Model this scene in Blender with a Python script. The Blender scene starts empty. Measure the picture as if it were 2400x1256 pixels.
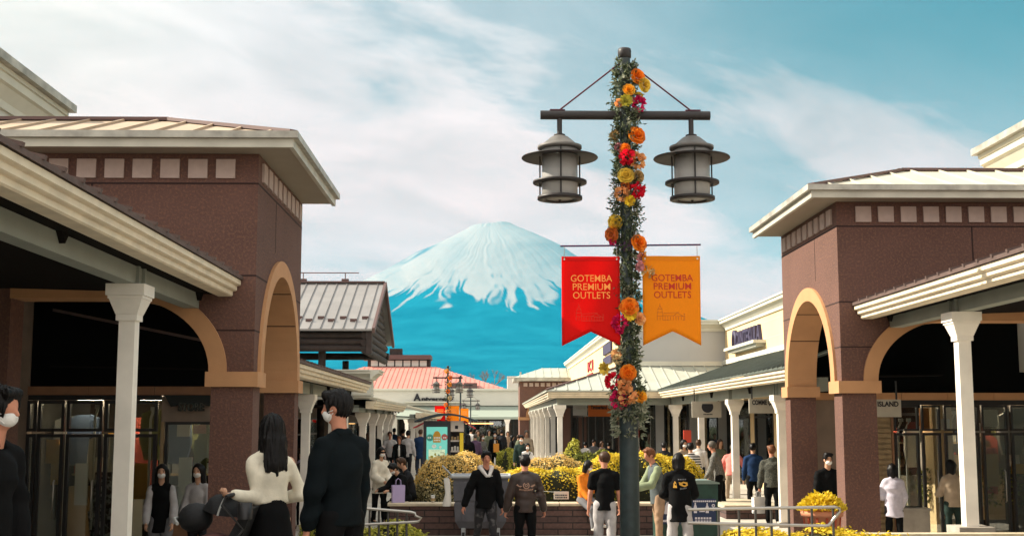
import bpy, math, random
import numpy as np
from mathutils import Vector, Matrix
from mathutils.bvhtree import BVHTree
R = math.radians
rnd = random.Random(7)
SC = bpy.context.scene
COL = SC.collection

# ---------------------------------------------------------------- camera
FPX = 2900.0
TH = math.atan(360 / FPX)
PS = math.atan(50 / FPX * math.cos(TH))
EYE = Vector((0, 0, 1.6))
CF = Vector((math.sin(PS) * math.cos(TH), math.cos(PS) * math.cos(TH), math.sin(TH)))
CR = Vector((math.cos(PS), -math.sin(PS), 0))
CU = CR.cross(CF)
cd = bpy.data.cameras.new('camera')
cam = bpy.data.objects.new('camera', cd)
COL.objects.link(cam)
cd.sensor_width = 36
cd.lens = 36 * FPX / 2400
cd.clip_start = 0.1
cd.clip_end = 80000
cam.matrix_world = Matrix(((CR.x, CU.x, -CF.x, EYE.x), (CR.y, CU.y, -CF.y, EYE.y), (CR.z, CU.z, -CF.z, EYE.z), (0, 0, 0, 1)))
SC.camera = cam

def P(px, py, Y=None, X=None):
    """a spot seen in the photograph, at the distance Y along the street (or at the side offset X)"""
    d = CF + (px - 1200) / FPX * CR + (628 - py) / FPX * CU
    t = Y / d.y if Y is not None else X / d.x
    return EYE + t * d

# ---------------------------------------------------------------- sun, sky, exposure
SUN_DIR = Vector((-0.79, 0.16, 0.57)).normalized()
sl = bpy.data.lights.new('sun', 'SUN')
sl.energy = 5.0
sl.angle = R(0.55)
sl.color = (1.0, 0.90, 0.74)
sun = bpy.data.objects.new('sun', sl)
COL.objects.link(sun)
sun.rotation_euler = SUN_DIR.to_track_quat('Z', 'Y').to_euler()
W = bpy.data.worlds.new('World')
SC.world = W
W.use_nodes = True
def build_sky():
    nt = W.node_tree; N = nt.nodes; L = nt.links
    N.clear()
    def n(t, **k):
        x = N.new(t)
        for a, b in k.items(): setattr(x, a, b)
        return x
    out = n('ShaderNodeOutputWorld'); bg = n('ShaderNodeBackground')
    L.new(bg.outputs[0], out.inputs[0])
    sky = n('ShaderNodeTexSky', sky_type='NISHITA')
    sky.sun_disc = False
    sky.sun_elevation = math.asin(SUN_DIR.z)
    sky.sun_rotation = math.atan2(SUN_DIR.x, SUN_DIR.y)
    sky.altitude = 500; sky.air_density = 1.0; sky.dust_density = 0.6; sky.ozone_density = 2.0
    def math_(op, a, b=None, c=None):
        m = n('ShaderNodeMath', operation=op)
        for i, v in enumerate((a, b, c)):
            if v is None: continue
            if isinstance(v, (int, float)): m.inputs[i].default_value = v
            else: L.new(v, m.inputs[i])
        return m.outputs[0]
    tc = n('ShaderNodeTexCoord')
    sx = n('ShaderNodeSeparateXYZ'); L.new(tc.outputs['Generated'], sx.inputs[0])
    X, Y, Z = sx.outputs
    # cloud layer seen in perspective: direction over height
    den = math_('ADD', math_('MAXIMUM', Z, 0.0), 0.22)
    cu = math_('DIVIDE', X, den); cv = math_('DIVIDE', Y, den)
    # streaks drawn along a slanting wind direction
    a = math_('ADD', math_('MULTIPLY', cu, 0.80), math_('MULTIPLY', cv, 0.60))
    b = math_('ADD', math_('MULTIPLY', cu, -0.60), math_('MULTIPLY', cv, 0.80))
    cx = n('ShaderNodeCombineXYZ'); L.new(math_('MULTIPLY', a, 1.0), cx.inputs[0]); L.new(math_('MULTIPLY', b, 1.6), cx.inputs[1])
    cx.inputs[2].default_value = SKY_SEED
    n1 = n('ShaderNodeTexNoise'); n1.inputs['Scale'].default_value = 1.15; n1.inputs['Detail'].default_value = 9; n1.inputs['Roughness'].default_value = 0.58; n1.inputs['Distortion'].default_value = 0.35
    L.new(cx.outputs[0], n1.inputs['Vector'])
    # coverage: full towards the sun (left) and low down, opening up to the upper right
    elev = math_('MULTIPLY', Z, 1.0)
    open_ = math_('ADD', math_('ADD', math_('MULTIPLY', X, 0.46), math_('MULTIPLY', elev, 1.05)), -0.30)
    t = math_('ADD', math_('SUBTRACT', n1.outputs[0], 0.5), math_('MULTIPLY', open_, -0.80))
    mr = n('ShaderNodeMapRange', interpolation_type='SMOOTHSTEP')
    L.new(t, mr.inputs[0]); mr.inputs[1].default_value = -0.12; mr.inputs[2].default_value = 0.10
    cover = mr.outputs[0]
    # the cloud layer fades out behind the camera
    back = n('ShaderNodeMapRange', interpolation_type='SMOOTHSTEP'); L.new(Y, back.inputs[0]); back.inputs[1].default_value = 0.05; back.inputs[2].default_value = 0.55
    up = n('ShaderNodeMapRange', interpolation_type='SMOOTHSTEP'); L.new(Z, up.inputs[0]); up.inputs[1].default_value = 0.75; up.inputs[2].default_value = 0.4
    cover = math_('MULTIPLY', cover, math_('MULTIPLY', back.outputs[0], up.outputs[0]))
    thin = n('ShaderNodeMapRange', interpolation_type='SMOOTHSTEP'); L.new(open_, thin.inputs[0]); thin.inputs[1].default_value = 0.28; thin.inputs[2].default_value = 0.0; thin.inputs[3].default_value = 0.12; thin.inputs[4].default_value = 0.55
    cover = math_('MAXIMUM', cover, math_('MULTIPLY', thin.outputs[0], back.outputs[0]))
    # added fill light: an even bright glow over the sky behind the camera
    fill_mask = n('ShaderNodeMapRange', interpolation_type='SMOOTHSTEP'); L.new(Y, fill_mask.inputs[0]); fill_mask.inputs[1].default_value = 0.30; fill_mask.inputs[2].default_value = -0.25
    # cloud light: thin cloud brighter towards the sun, greyer veils elsewhere
    n2 = n('ShaderNodeTexNoise'); n2.inputs['Scale'].default_value = 2.9; n2.inputs['Detail'].default_value = 8; n2.inputs['Roughness'].default_value = 0.6; n2.inputs['Distortion'].default_value = 0.5
    L.new(cx.outputs[0], n2.inputs['Vector'])
    warm = n('ShaderNodeMapRange', interpolation_type='SMOOTHSTEP'); L.new(X, warm.inputs[0]); warm.inputs[1].default_value = -0.12; warm.inputs[2].default_value = -0.42
    cc = n('ShaderNodeMix', data_type='RGBA'); L.new(warm.outputs[0], cc.inputs[0])
    cc.inputs[6].default_value = (0.475, 0.385, 0.37, 1); cc.inputs[7].default_value = (0.545, 0.45, 0.39, 1)
    grey = n('ShaderNodeMapRange', interpolation_type='SMOOTHSTEP'); L.new(X, grey.inputs[0]); grey.inputs[1].default_value = 0.02; grey.inputs[2].default_value = 0.30
    gm = n('ShaderNodeMix', data_type='RGBA'); L.new(grey.outputs[0], gm.inputs[0]); L.new(cc.outputs[2], gm.inputs[6]); gm.inputs[7].default_value = (0.235, 0.235, 0.245, 1)
    # low cloud is coloured redder to offset the blue haze in front of it
    low = n('ShaderNodeMapRange', interpolation_type='SMOOTHSTEP'); L.new(Z, low.inputs[0]); low.inputs[1].default_value = 0.33; low.inputs[2].default_value = 0.10
    lw_ = n('ShaderNodeMix', data_type='RGBA'); L.new(low.outputs[0], lw_.inputs[0]); L.new(gm.outputs[2], lw_.inputs[6]); lw_.inputs[7].default_value = LOWCLOUD
    shade = math_('ADD', 0.56, math_('MULTIPLY', n2.outputs[0], 0.84))
    cs = n('ShaderNodeMix', data_type='RGBA', blend_type='MULTIPLY'); cs.inputs[0].default_value = 1
    L.new(lw_.outputs[2], cs.inputs[6])
    cg = n('ShaderNodeCombineXYZ'); 
    for i in range(3): L.new(shade, cg.inputs[i])
    L.new(cg.outputs[0], cs.inputs[7])
    # clear sky: Nishita, toned to the photograph's teal
    st = n('ShaderNodeMix', data_type='RGBA', blend_type='MULTIPLY'); st.inputs[0].default_value = 1
    L.new(sky.outputs[0], st.inputs[6]); st.inputs[7].default_value = SKY_TINT
    mx = n('ShaderNodeMix', data_type='RGBA'); L.new(cover, mx.inputs[0])
    L.new(st.outputs[2], mx.inputs[6]); 
    sc = n('ShaderNodeMix', data_type='RGBA', blend_type='MULTIPLY'); sc.inputs[0].default_value = 1
    L.new(cs.outputs[2], sc.inputs[6]); k = 1 / SKY_STRENGTH; sc.inputs[7].default_value = (k, k, k, 1)
    L.new(sc.outputs[2], mx.inputs[7])
    top = n('ShaderNodeMapRange', interpolation_type='SMOOTHSTEP'); L.new(Z, top.inputs[0]); top.inputs[1].default_value = 0.45; top.inputs[2].default_value = 0.8  # the same added fill glow overhead
    vl = n('ShaderNodeMix', data_type='RGBA'); L.new(math_('MAXIMUM', fill_mask.outputs[0], top.outputs[0]), vl.inputs[0]); L.new(mx.outputs[2], vl.inputs[6]); vl.inputs[7].default_value = (SKY_FILL[0] * k, SKY_FILL[1] * k, SKY_FILL[2] * k, 1)
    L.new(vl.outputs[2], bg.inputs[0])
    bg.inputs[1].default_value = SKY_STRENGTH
SKY_STRENGTH = 0.10
SKY_SEED = 3.7
LOWCLOUD = (0.72, 0.425, 0.37, 1)
SKY_FILL = (0.64, 0.605, 0.565)  # brightness of the sky fill added to lift the shaded fronts
SKY_TINT = (0.22, 0.38, 0.31, 1)
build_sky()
vs = SC.view_settings
SC.display_settings.display_device = 'sRGB'
vs.view_transform = 'Standard'; vs.look = 'None'; vs.exposure = 1.32; vs.gamma = 1.0; vs.use_curve_mapping = False
SC.cycles.max_bounces = 6; SC.cycles.diffuse_bounces = 3; SC.cycles.glossy_bounces = 3; SC.cycles.transparent_max_bounces = 12; SC.cycles.volume_bounces = 0

# ---------------------------------------------------------------- materials
MATS = {}
def mat(name, col, rough=0.7, metal=0.0, spec=0.4, noise=0.0, nscale=8.0, bump=0.0, bscale=40.0, col2=None, thr=None, emit=None, estr=1.0, detail=4, hi=None):
    """a surface colour with soft variation (noise), an optional second colour in patches and a fine relief (bump)"""
    m = bpy.data.materials.new(name); MATS[name] = m
    m.use_nodes = True
    nt = m.node_tree; N = nt.nodes; L = nt.links
    b = N['Principled BSDF']
    b.inputs['Base Color'].default_value = (*col, 1)
    b.inputs['Roughness'].default_value = rough
    b.inputs['Metallic'].default_value = metal
    b.inputs['Specular IOR Level'].default_value = spec
    tc = N.new('ShaderNodeTexCoord')
    if noise or col2:
        nz = N.new('ShaderNodeTexNoise'); nz.inputs['Scale'].default_value = nscale; nz.inputs['Detail'].default_value = detail
        L.new(tc.outputs['Object'], nz.inputs['Vector'])
        r = N.new('ShaderNodeValToRGB')
        lo, hi_ = (thr if thr else (0.3, 0.7))
        r.color_ramp.elements[0].position = lo; r.color_ramp.elements[1].position = hi_
        if col2: c0, c1 = col, col2
        else: c0 = tuple(c * (1 - noise) for c in col); c1 = tuple(min(1, c * (1 + noise)) for c in col)
        r.color_ramp.elements[0].color = (*c0, 1); r.color_ramp.elements[1].color = (*c1, 1)
        L.new(nz.outputs[0], r.inputs[0]); L.new(r.outputs[0], b.inputs['Base Color'])
    if bump:
        nb = N.new('ShaderNodeTexNoise'); nb.inputs['Scale'].default_value = bscale; nb.inputs['Detail'].default_value = 3
        L.new(tc.outputs['Object'], nb.inputs['Vector'])
        bp = N.new('ShaderNodeBump'); bp.inputs['Strength'].default_value = min(1, bump); bp.inputs['Distance'].default_value = 0.02
        L.new(nb.outputs[0], bp.inputs['Height']); L.new(bp.outputs[0], b.inputs['Normal'])
    if emit:
        b.inputs['Emission Color'].default_value = (*emit, 1); b.inputs['Emission Strength'].default_value = estr
    return m

def brick_mat(name, c1, c2, mortar, scale, bw, rh, rough=0.8, bump=0.5, axis='XZ', msize=0.015):
    m = bpy.data.materials.new(name); MATS[name] = m
    m.use_nodes = True
    nt = m.node_tree; N = nt.nodes; L = nt.links
    b = N['Principled BSDF']; b.inputs['Roughness'].default_value = rough
    tc = N.new('ShaderNodeTexCoord'); sp = N.new('ShaderNodeSeparateXYZ'); cb = N.new('ShaderNodeCombineXYZ')
    L.new(tc.outputs['Object'], sp.inputs[0])
    for i, a in enumerate(axis): L.new(sp.outputs['XYZ'.index(a)], cb.inputs[i])
    br = N.new('ShaderNodeTexBrick'); L.new(cb.outputs[0], br.inputs['Vector'])
    br.inputs['Color1'].default_value = (*c1, 1); br.inputs['Color2'].default_value = (*c2, 1); br.inputs['Mortar'].default_value = (*mortar, 1)
    br.inputs['Scale'].default_value = scale; br.inputs['Mortar Size'].default_value = msize; br.inputs['Brick Width'].default_value = bw; br.inputs['Row Height'].default_value = rh
    br.inputs['Mortar Smooth'].default_value = 0.2
    nz = N.new('ShaderNodeTexNoise'); nz.inputs['Scale'].default_value = 14; nz.inputs['Detail'].default_value = 5
    L.new(tc.outputs['Object'], nz.inputs['Vector'])
    mx = N.new('ShaderNodeMix'); mx.data_type = 'RGBA'; mx.blend_type = 'OVERLAY'; mx.inputs[0].default_value = 0.5
    L.new(br.outputs[0], mx.inputs[6]); L.new(nz.outputs[0], mx.inputs[7]); L.new(mx.outputs[2], b.inputs['Base Color'])
    bp = N.new('ShaderNodeBump'); bp.inputs['Strength'].default_value = bump; bp.inputs['Distance'].default_value = 0.02
    ad = N.new('ShaderNodeMath'); ad.operation = 'SUBTRACT'; L.new(nz.outputs[0], ad.inputs[0]); L.new(br.outputs['Fac'], ad.inputs[1])
    L.new(ad.outputs[0], bp.inputs['Height']); L.new(bp.outputs[0], b.inputs['Normal'])
    return m

def glass_mat(name, tint, gloss=0.25):
    m = bpy.data.materials.new(name); MATS[name] = m
    m.use_nodes = True
    nt = m.node_tree; N = nt.nodes; L = nt.links; N.clear()
    o = N.new('ShaderNodeOutputMaterial'); mx = N.new('ShaderNodeMixShader'); t = N.new('ShaderNodeBsdfTransparent'); g = N.new('ShaderNodeBsdfGlossy')
    t.inputs[0].default_value = (*tint, 1); g.inputs[0].default_value = (0.9, 0.92, 0.92, 1); g.inputs['Roughness'].default_value = 0.02
    lw = N.new('ShaderNodeLayerWeight'); lw.inputs[0].default_value = gloss
    ad = N.new('ShaderNodeMath'); ad.operation = 'ADD'; ad.use_clamp = True; ad.inputs[1].default_value = gloss * 0.6
    L.new(lw.outputs['Fresnel'], ad.inputs[0]); L.new(ad.outputs[0], mx.inputs[0])
    L.new(t.outputs[0], mx.inputs[1]); L.new(g.outputs[0], mx.inputs[2]); L.new(mx.outputs[0], o.inputs[0])
    return m

def leaf_mat(name, c0, c1, c2=None, rough=0.6):
    """foliage whose leaves differ one from the next"""
    m = bpy.data.materials.new(name); MATS[name] = m
    m.use_nodes = True
    nt = m.node_tree; N = nt.nodes; L = nt.links
    b = N['Principled BSDF']; b.inputs['Roughness'].default_value = rough; b.inputs['Specular IOR Level'].default_value = 0.3
    g = N.new('ShaderNodeNewGeometry'); r = N.new('ShaderNodeValToRGB')
    r.color_ramp.elements[0].color = (*c0, 1); r.color_ramp.elements[1].color = (*(c2 or c1), 1)
    if c2:
        e = r.color_ramp.elements.new(0.5); e.color = (*c1, 1)
    L.new(g.outputs['Random Per Island'], r.inputs[0]); L.new(r.outputs[0], b.inputs['Base Color'])
    tr = N.new('ShaderNodeBsdfTranslucent'); L.new(r.outputs[0], tr.inputs[0])
    ms = N.new('ShaderNodeMixShader'); ms.inputs[0].default_value = 0.42
    o = N['Material Output']; L.new(b.outputs[0], ms.inputs[1]); L.new(tr.outputs[0], ms.inputs[2]); L.new(ms.outputs[0], o.inputs[0])
    return m

def cloth_through(m, f):
    """let light through a thin cloth"""
    nt = m.node_tree; N = nt.nodes; L = nt.links; b = N['Principled BSDF']; tr = N.new('ShaderNodeBsdfTranslucent'); ms = N.new('ShaderNodeMixShader'); ms.inputs[0].default_value = f
    if b.inputs['Base Color'].is_linked: L.new(b.inputs['Base Color'].links[0].from_socket, tr.inputs[0])
    else: tr.inputs[0].default_value = b.inputs['Base Color'].default_value
    L.new(b.outputs[0], ms.inputs[1]); L.new(tr.outputs[0], ms.inputs[2]); L.new(ms.outputs[0], N['Material Output'].inputs[0])

# ---------------------------------------------------------------- mesh helpers
class MB:
    def __init__(s): s.v = []; s.f = []; s.m = []; s.s = []
    def add(s, vs, fs, mi=0, sm=False):
        o = len(s.v); s.v += [tuple(p) for p in vs]
        for f in fs: s.f.append(tuple(i + o for i in f)); s.m.append(mi); s.s.append(sm)
        return s
    def box(s, x0, x1, y0, y1, z0, z1, mi=0):
        if x0 > x1: x0, x1 = x1, x0
        if y0 > y1: y0, y1 = y1, y0
        if z0 > z1: z0, z1 = z1, z0
        return s.add([(x0, y0, z0), (x1, y0, z0), (x1, y1, z0), (x0, y1, z0), (x0, y0, z1), (x1, y0, z1), (x1, y1, z1), (x0, y1, z1)],
                     [(0, 3, 2, 1), (4, 5, 6, 7), (0, 1, 5, 4), (1, 2, 6, 5), (2, 3, 7, 6), (3, 0, 4, 7)], mi)
    def frustum(s, cx, cy, a0, a1, z0, z1, mi=0, b0=None, b1=None):
        b0 = a0 if b0 is None else b0; b1 = a1 if b1 is None else b1
        v = [(cx + i * a, cy + j * b, z) for a, b, z in ((a0, b0, z0), (a1, b1, z1)) for i, j in ((-1, -1), (1, -1), (1, 1), (-1, 1))]
        return s.add(v, [(0, 3, 2, 1), (4, 5, 6, 7), (0, 1, 5, 4), (1, 2, 6, 5), (2, 3, 7, 6), (3, 0, 4, 7)], mi)
    def prism(s, poly, axis, a, b, mi=0, sm=False):
        """extrude a 2-D outline; axis X: poly is (y,z); Y: (x,z); Z: (x,y)"""
        def p3(q, t): return {'X': (t, q[0], q[1]), 'Y': (q[0], t, q[1]), 'Z': (q[0], q[1], t)}[axis]
        n = len(poly)
        ar = sum(poly[i][0] * poly[(i + 1) % n][1] - poly[(i + 1) % n][0] * poly[i][1] for i in range(n))
        flip = (ar < 0) != (axis == 'Y')
        if flip: poly = poly[::-1]
        if a > b: a, b = b, a
        v = [p3(q, a) for q in poly] + [p3(q, b) for q in poly]
        f = [tuple(range(n - 1, -1, -1)), tuple(range(n, 2 * n))] + [(i, (i + 1) % n, n + (i + 1) % n, n + i) for i in range(n)]
        return s.add(v, f, mi, sm)
    def quad(s, a, b, c, d, mi=0): return s.add([a, b, c, d], [(0, 1, 2, 3)], mi)
    def slab(s, pts, dz, mi=0):
        """a sloping sheet (any planar outline) with thickness dz below it"""
        n = len(pts); v = [tuple(p) for p in pts] + [(p[0], p[1], p[2] - dz) for p in pts]
        return s.add(v, [tuple(range(n)), tuple(range(2 * n - 1, n - 1, -1))] + [(i, n + i, n + (i + 1) % n, (i + 1) % n) for i in range(n)], mi)
    def bar(s, p0, p1, w, h, mi=0, up=(0, 0, 1)):
        p0 = Vector(p0); p1 = Vector(p1); d = (p1 - p0).normalized(); u = Vector(up)
        if abs(d.dot(u)) > 0.99: u = Vector((0, 1, 0))
        r = d.cross(u).normalized() * w / 2; t = r.cross(d).normalized() * h / 2
        v = [p + i * r + j * t for p in (p0, p1) for i, j in ((-1, -1), (1, -1), (1, 1), (-1, 1))]
        return s.add(v, [(0, 1, 2, 3), (7, 6, 5, 4), (0, 4, 5, 1), (1, 5, 6, 2), (2, 6, 7, 3), (3, 7, 4, 0)], mi)
    def tube(s, pts, r, n=8, mi=0, sm=True, cap=True):
        pts = [Vector(p) for p in pts]; rs = r if isinstance(r, (list, tuple)) else [r] * len(pts)
        v = []; prev = None
        for i, p in enumerate(pts):
            d = (pts[min(i + 1, len(pts) - 1)] - pts[max(i - 1, 0)]).normalized()
            if prev is None:
                u = Vector((0, 0, 1)) if abs(d.z) < 0.9 else Vector((0, 1, 0))
                a = d.cross(u).normalized()
            else: a = (prev - d * prev.dot(d)).normalized()
            prev = a; b = d.cross(a)
            for k in range(n):
                t = 2 * math.pi * k / n; v.append(p + rs[i] * (math.cos(t) * a + math.sin(t) * b))
        f = [(i * n + k, i * n + (k + 1) % n, (i + 1) * n + (k + 1) % n, (i + 1) * n + k) for i in range(len(pts) - 1) for k in range(n)]
        s.add(v, f, mi, sm)
        if cap:
            o = len(v); s.add(v[:n], [tuple(range(n - 1, -1, -1))], mi); s.add(v[-n:], [tuple(range(n))], mi)
        return s
    def lathe(s, prof, c=(0, 0, 0), n=24, mi=0, sm=True):
        v = []; c = Vector(c)
        for r, z in prof:
            for k in range(n):
                t = 2 * math.pi * k / n; v.append((c.x + r * math.cos(t), c.y + r * math.sin(t), c.z + z))
        f = [(i * n + k, i * n + (k + 1) % n, (i + 1) * n + (k + 1) % n, (i + 1) * n + k) for i in range(len(prof) - 1) for k in range(n)]
        return s.add(v, f, mi, sm)
    def ball(s, c, r, n=12, mi=0, sc=(1, 1, 1)):
        m = n // 2
        prof = [(max(1e-4, r * math.sin(math.pi * i / m)), -r * math.cos(math.pi * i / m)) for i in range(m + 1)]
        q = MB().lathe(prof, (0, 0, 0), n)
        return s.add([(c[0] + p[0] * sc[0], c[1] + p[1] * sc[1], c[2] + p[2] * sc[2]) for p in q.v], q.f, mi, True)
    def xf(s, M): s.v = [tuple(M @ Vector(p)) for p in s.v]; return s
    def join(s, o, M=None, mi=None):
        vs = [tuple(M @ Vector(p)) for p in o.v] if M else o.v
        k = len(s.v); s.v += vs; s.f += [tuple(i + k for i in f) for f in o.f]; s.m += o.m if mi is None else [mi] * len(o.m); s.s += o.s
        return s

ORG = {}
def tag(o, label=None, cat=None, group=None, kind=None):
    if label: o['label'] = label
    if cat: o['category'] = cat
    if group: o['group'] = group
    if kind: o['kind'] = kind
    return o
def obj(name, mb, mats, parent=None, base=None):
    """link a mesh built in world coordinates; its origin is its parent's, or base for a top-level mesh"""
    base = ORG[parent.name] if parent is not None else Vector(base or (0, 0, 0))
    me = bpy.data.meshes.new(name)
    if isinstance(mb, MB):
        me.from_pydata([(p[0] - base.x, p[1] - base.y, p[2] - base.z) for p in mb.v], [], mb.f)
        me.polygons.foreach_set('material_index', mb.m); me.polygons.foreach_set('use_smooth', mb.s)
    else:
        v, f = mb
        me.from_pydata((np.asarray(v) - np.array(base)).tolist(), [], f.tolist() if hasattr(f, 'tolist') else f)
        me.polygons.foreach_set('use_smooth', [True] * len(me.polygons))
    for m in (mats if isinstance(mats, (list, tuple)) else [mats]): me.materials.append(MATS[m] if isinstance(m, str) else m)
    me.update()
    o = bpy.data.objects.new(name, me); COL.objects.link(o)
    ORG[o.name] = base
    if parent is not None: o.parent = parent
    else: o.location = base
    return o
def thing(name, loc, label, cat, group=None, rotz=0.0):
    o = bpy.data.objects.new(name, None); COL.objects.link(o)
    o.location = loc; o.rotation_euler = (0, 0, rotz); o.empty_display_size = 0.2
    ORG[o.name] = Vector((0, 0, 0)) if rotz or loc == 'local' else Vector(loc)
    return tag(o, label, cat, group)
def local_thing(name, loc, label, cat, group=None, rotz=0.0):
    """its parts are built round (0,0,0) and placed by the Empty"""
    o = thing(name, loc, label, cat, group, rotz); ORG[o.name] = Vector((0, 0, 0)); return o
def kids(o): return [c for c in bpy.data.objects if c.parent == o]
def dup(root, loc, rotz=None, label=None, group=None, tree=None):
    r = root.copy(); COL.objects.link(r); r.location = loc
    if rotz is not None: r.rotation_euler = (0, 0, rotz)
    if label: r['label'] = label
    if group: r['group'] = group
    for ch, gs in tree:
        c = ch.copy(); COL.objects.link(c); c.parent = r
        for g in gs:
            d = g.copy(); COL.objects.link(d); d.parent = c
    return r
def tree_of(root): return [(c, list(c.children)) for c in root.children]

def text_mesh(body, size, width=None, extrude=0.004, align='CENTER', spacing=1.0, line=1.0, bold=0.0):
    cu = bpy.data.curves.new('lettering', 'FONT'); cu.body = body; cu.size = size; cu.align_x = align; cu.align_y = 'CENTER'
    cu.extrude = extrude; cu.space_character = spacing; cu.space_line = line; cu.resolution_u = 3; cu.offset = bold
    o = bpy.data.objects.new('lettering', cu); COL.objects.link(o)
    dg = bpy.context.evaluated_depsgraph_get(); dg.update()
    me = bpy.data.meshes.new_from_object(o.evaluated_get(dg))
    mb = MB(); mb.add([v.co[:] for v in me.vertices], [tuple(p.vertices) for p in me.polygons])
    bpy.data.objects.remove(o); bpy.data.curves.remove(cu); bpy.data.meshes.remove(me)
    if width:
        xs = [p[0] for p in mb.v]; k = width / (max(xs) - min(xs)); c = (max(xs) + min(xs)) / 2
        mb.v = [((p[0] - c) * k, p[1], p[2]) for p in mb.v]
    return mb
def facing_cam(c, yaw=0.0):
    """letters lying in the XY plane stood upright, read from -Y"""
    return Matrix.Translation(Vector(c)) @ Matrix.Rotation(yaw, 4, 'Z') @ Matrix.Rotation(R(90), 4, 'X')
# ---------------------------------------------------------------- the place's surfaces
FLOOR = -0.75
def roughcast(name, base, fleck):
    m = mat(name, base, 0.85, noise=0.14, nscale=1.2, bump=0.0)
    nt = m.node_tree; N = nt.nodes; L = nt.links; b = N['Principled BSDF']
    tc = [x for x in N if x.type == 'TEX_COORD'][0]
    src = b.inputs['Base Color'].links[0].from_socket
    v = N.new('ShaderNodeTexNoise'); v.inputs['Scale'].default_value = 27; v.inputs['Detail'].default_value = 6; v.inputs['Roughness'].default_value = 0.7
    L.new(tc.outputs['Object'], v.inputs['Vector'])
    r = N.new('ShaderNodeValToRGB'); r.color_ramp.elements[0].position = 0.48; r.color_ramp.elements[1].position = 0.66
    L.new(v.outputs[0], r.inputs[0])
    mx = N.new('ShaderNodeMix'); mx.data_type = 'RGBA'; L.new(r.outputs[0], mx.inputs[0]); L.new(src, mx.inputs[6]); mx.inputs[7].default_value = (*fleck, 1)
    L.new(mx.outputs[2], b.inputs['Base Color'])
    bp = N.new('ShaderNodeBump'); bp.inputs['Strength'].default_value = 0.5; bp.inputs['Distance'].default_value = 0.03
    L.new(v.outputs[0], bp.inputs['Height']); L.new(bp.outputs[0], b.inputs['Normal'])
    return m
roughcast('brown_render', (0.110, 0.054, 0.043), (0.185, 0.092, 0.057))
mat('joint', (0.03, 0.014, 0.012), 0.9)
mat('terracotta_trim', (0.47, 0.245, 0.115), 0.75, noise=0.07, nscale=3, bump=0.12, bscale=60)
mat('trim_brown', (0.23, 0.115, 0.06), 0.8, noise=0.1, nscale=5, bump=0.15, bscale=60)
mat('dentil', (0.42, 0.32, 0.28), 0.8, noise=0.07, nscale=9)
mat('fascia', (0.46, 0.44, 0.37), 0.55, noise=0.17, nscale=2.0, detail=9)
mat('gutter_metal', (0.34, 0.325, 0.28), 0.5, noise=0.34, nscale=3.5, detail=9)
mat('soffit', (0.30, 0.26, 0.20), 0.7, noise=0.05, nscale=2)
mat('cream_moulding', (0.72, 0.62, 0.46), 0.55, noise=0.10, nscale=4)
mat('roof_metal', (0.46, 0.43, 0.34), 0.55, noise=0.10, nscale=1.3, bump=0.06, bscale=3)
mat('roof_metal_tan', (0.40, 0.30, 0.21), 0.55, noise=0.10, nscale=1.3)
mat('roof_cap', (0.10, 0.055, 0.05), 0.6)
mat('roof_green', (0.085, 0.10, 0.085), 0.65, noise=0.2, nscale=3)
mat('roof_brown', (0.10, 0.065, 0.055), 0.75, noise=0.2, nscale=5)
mat('roof_pale', (0.38, 0.39, 0.33), 0.5, noise=0.09, nscale=1.5)
mat('beam_green', (0.26, 0.28, 0.24), 0.6, noise=0.08, nscale=2)
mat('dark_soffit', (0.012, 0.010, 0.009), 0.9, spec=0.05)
mat('white_paint', (0.82, 0.77, 0.69), 0.5, noise=0.10, nscale=2.5, detail=8, bump=0.05, bscale=30)
mat('shade_and_pane_black', (0.004, 0.004, 0.004), 0.9, spec=0.05)  # near black: arcade shade painted onto the shop walls, and a dark window pane
mat('black_metal', (0.016, 0.015, 0.016), 0.4, spec=0.4)
mat('cream_wall', (0.70, 0.51, 0.28), 0.8, noise=0.05, nscale=0.8, bump=0.08, bscale=30)
mat('pale_wall', (0.52, 0.51, 0.45), 0.8, noise=0.06, nscale=0.6, bump=0.05, bscale=25)
mat('grey_wall', (0.40, 0.40, 0.39), 0.8, noise=0.06, nscale=0.5)
mat('pale_cornice', (0.55, 0.54, 0.46), 0.6, noise=0.06, nscale=2)
mat('taupe_wall', (0.22, 0.165, 0.125), 0.85, noise=0.1, nscale=4, bump=0.1)
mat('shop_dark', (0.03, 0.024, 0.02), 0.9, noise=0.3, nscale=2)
mat('wood_slats', (0.27, 0.19, 0.10), 0.7, noise=0.2, nscale=5)
mat('log_wood', (0.030, 0.020, 0.018), 0.8, noise=0.3, nscale=5)
mat('log_roof', (0.21, 0.20, 0.195), 0.5, noise=0.12, nscale=1.2)
mat('pink_roof', (0.52, 0.20, 0.16), 0.6, noise=0.09, nscale=0.6)
mat('paving', (0.46, 0.42, 0.36), 0.85, noise=0.15, nscale=1.2, bump=0.1)
mat('far_ground', (0.14, 0.16, 0.07), 0.95, noise=0.3, nscale=0.01)
mat('concrete', (0.36, 0.32, 0.27), 0.85, noise=0.14, nscale=5, bump=0.2)
mat('coping_stone', (0.50, 0.42, 0.30), 0.8, noise=0.16, nscale=5, bump=0.15)
brick_mat('block_wall', (0.105, 0.055, 0.045), (0.065, 0.036, 0.032), (0.026, 0.017, 0.015), 1.0, 0.62, 0.13, bump=0.8, msize=0.014)
mat('steel', (0.36, 0.335, 0.30), 0.28, metal=1.0)
mat('dark_post', (0.05, 0.045, 0.04), 0.5)
mat('pole_green', (0.022, 0.034, 0.036), 0.45, noise=0.25, nscale=12)
mat('bronze', (0.018, 0.014, 0.014), 0.5, noise=0.2, nscale=20)
mat('lantern_cap', (0.12, 0.11, 0.10), 0.55, noise=0.15, nscale=9)
mat('frosted_glass', (0.30, 0.29, 0.275), 0.35, noise=0.06, nscale=5)
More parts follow.
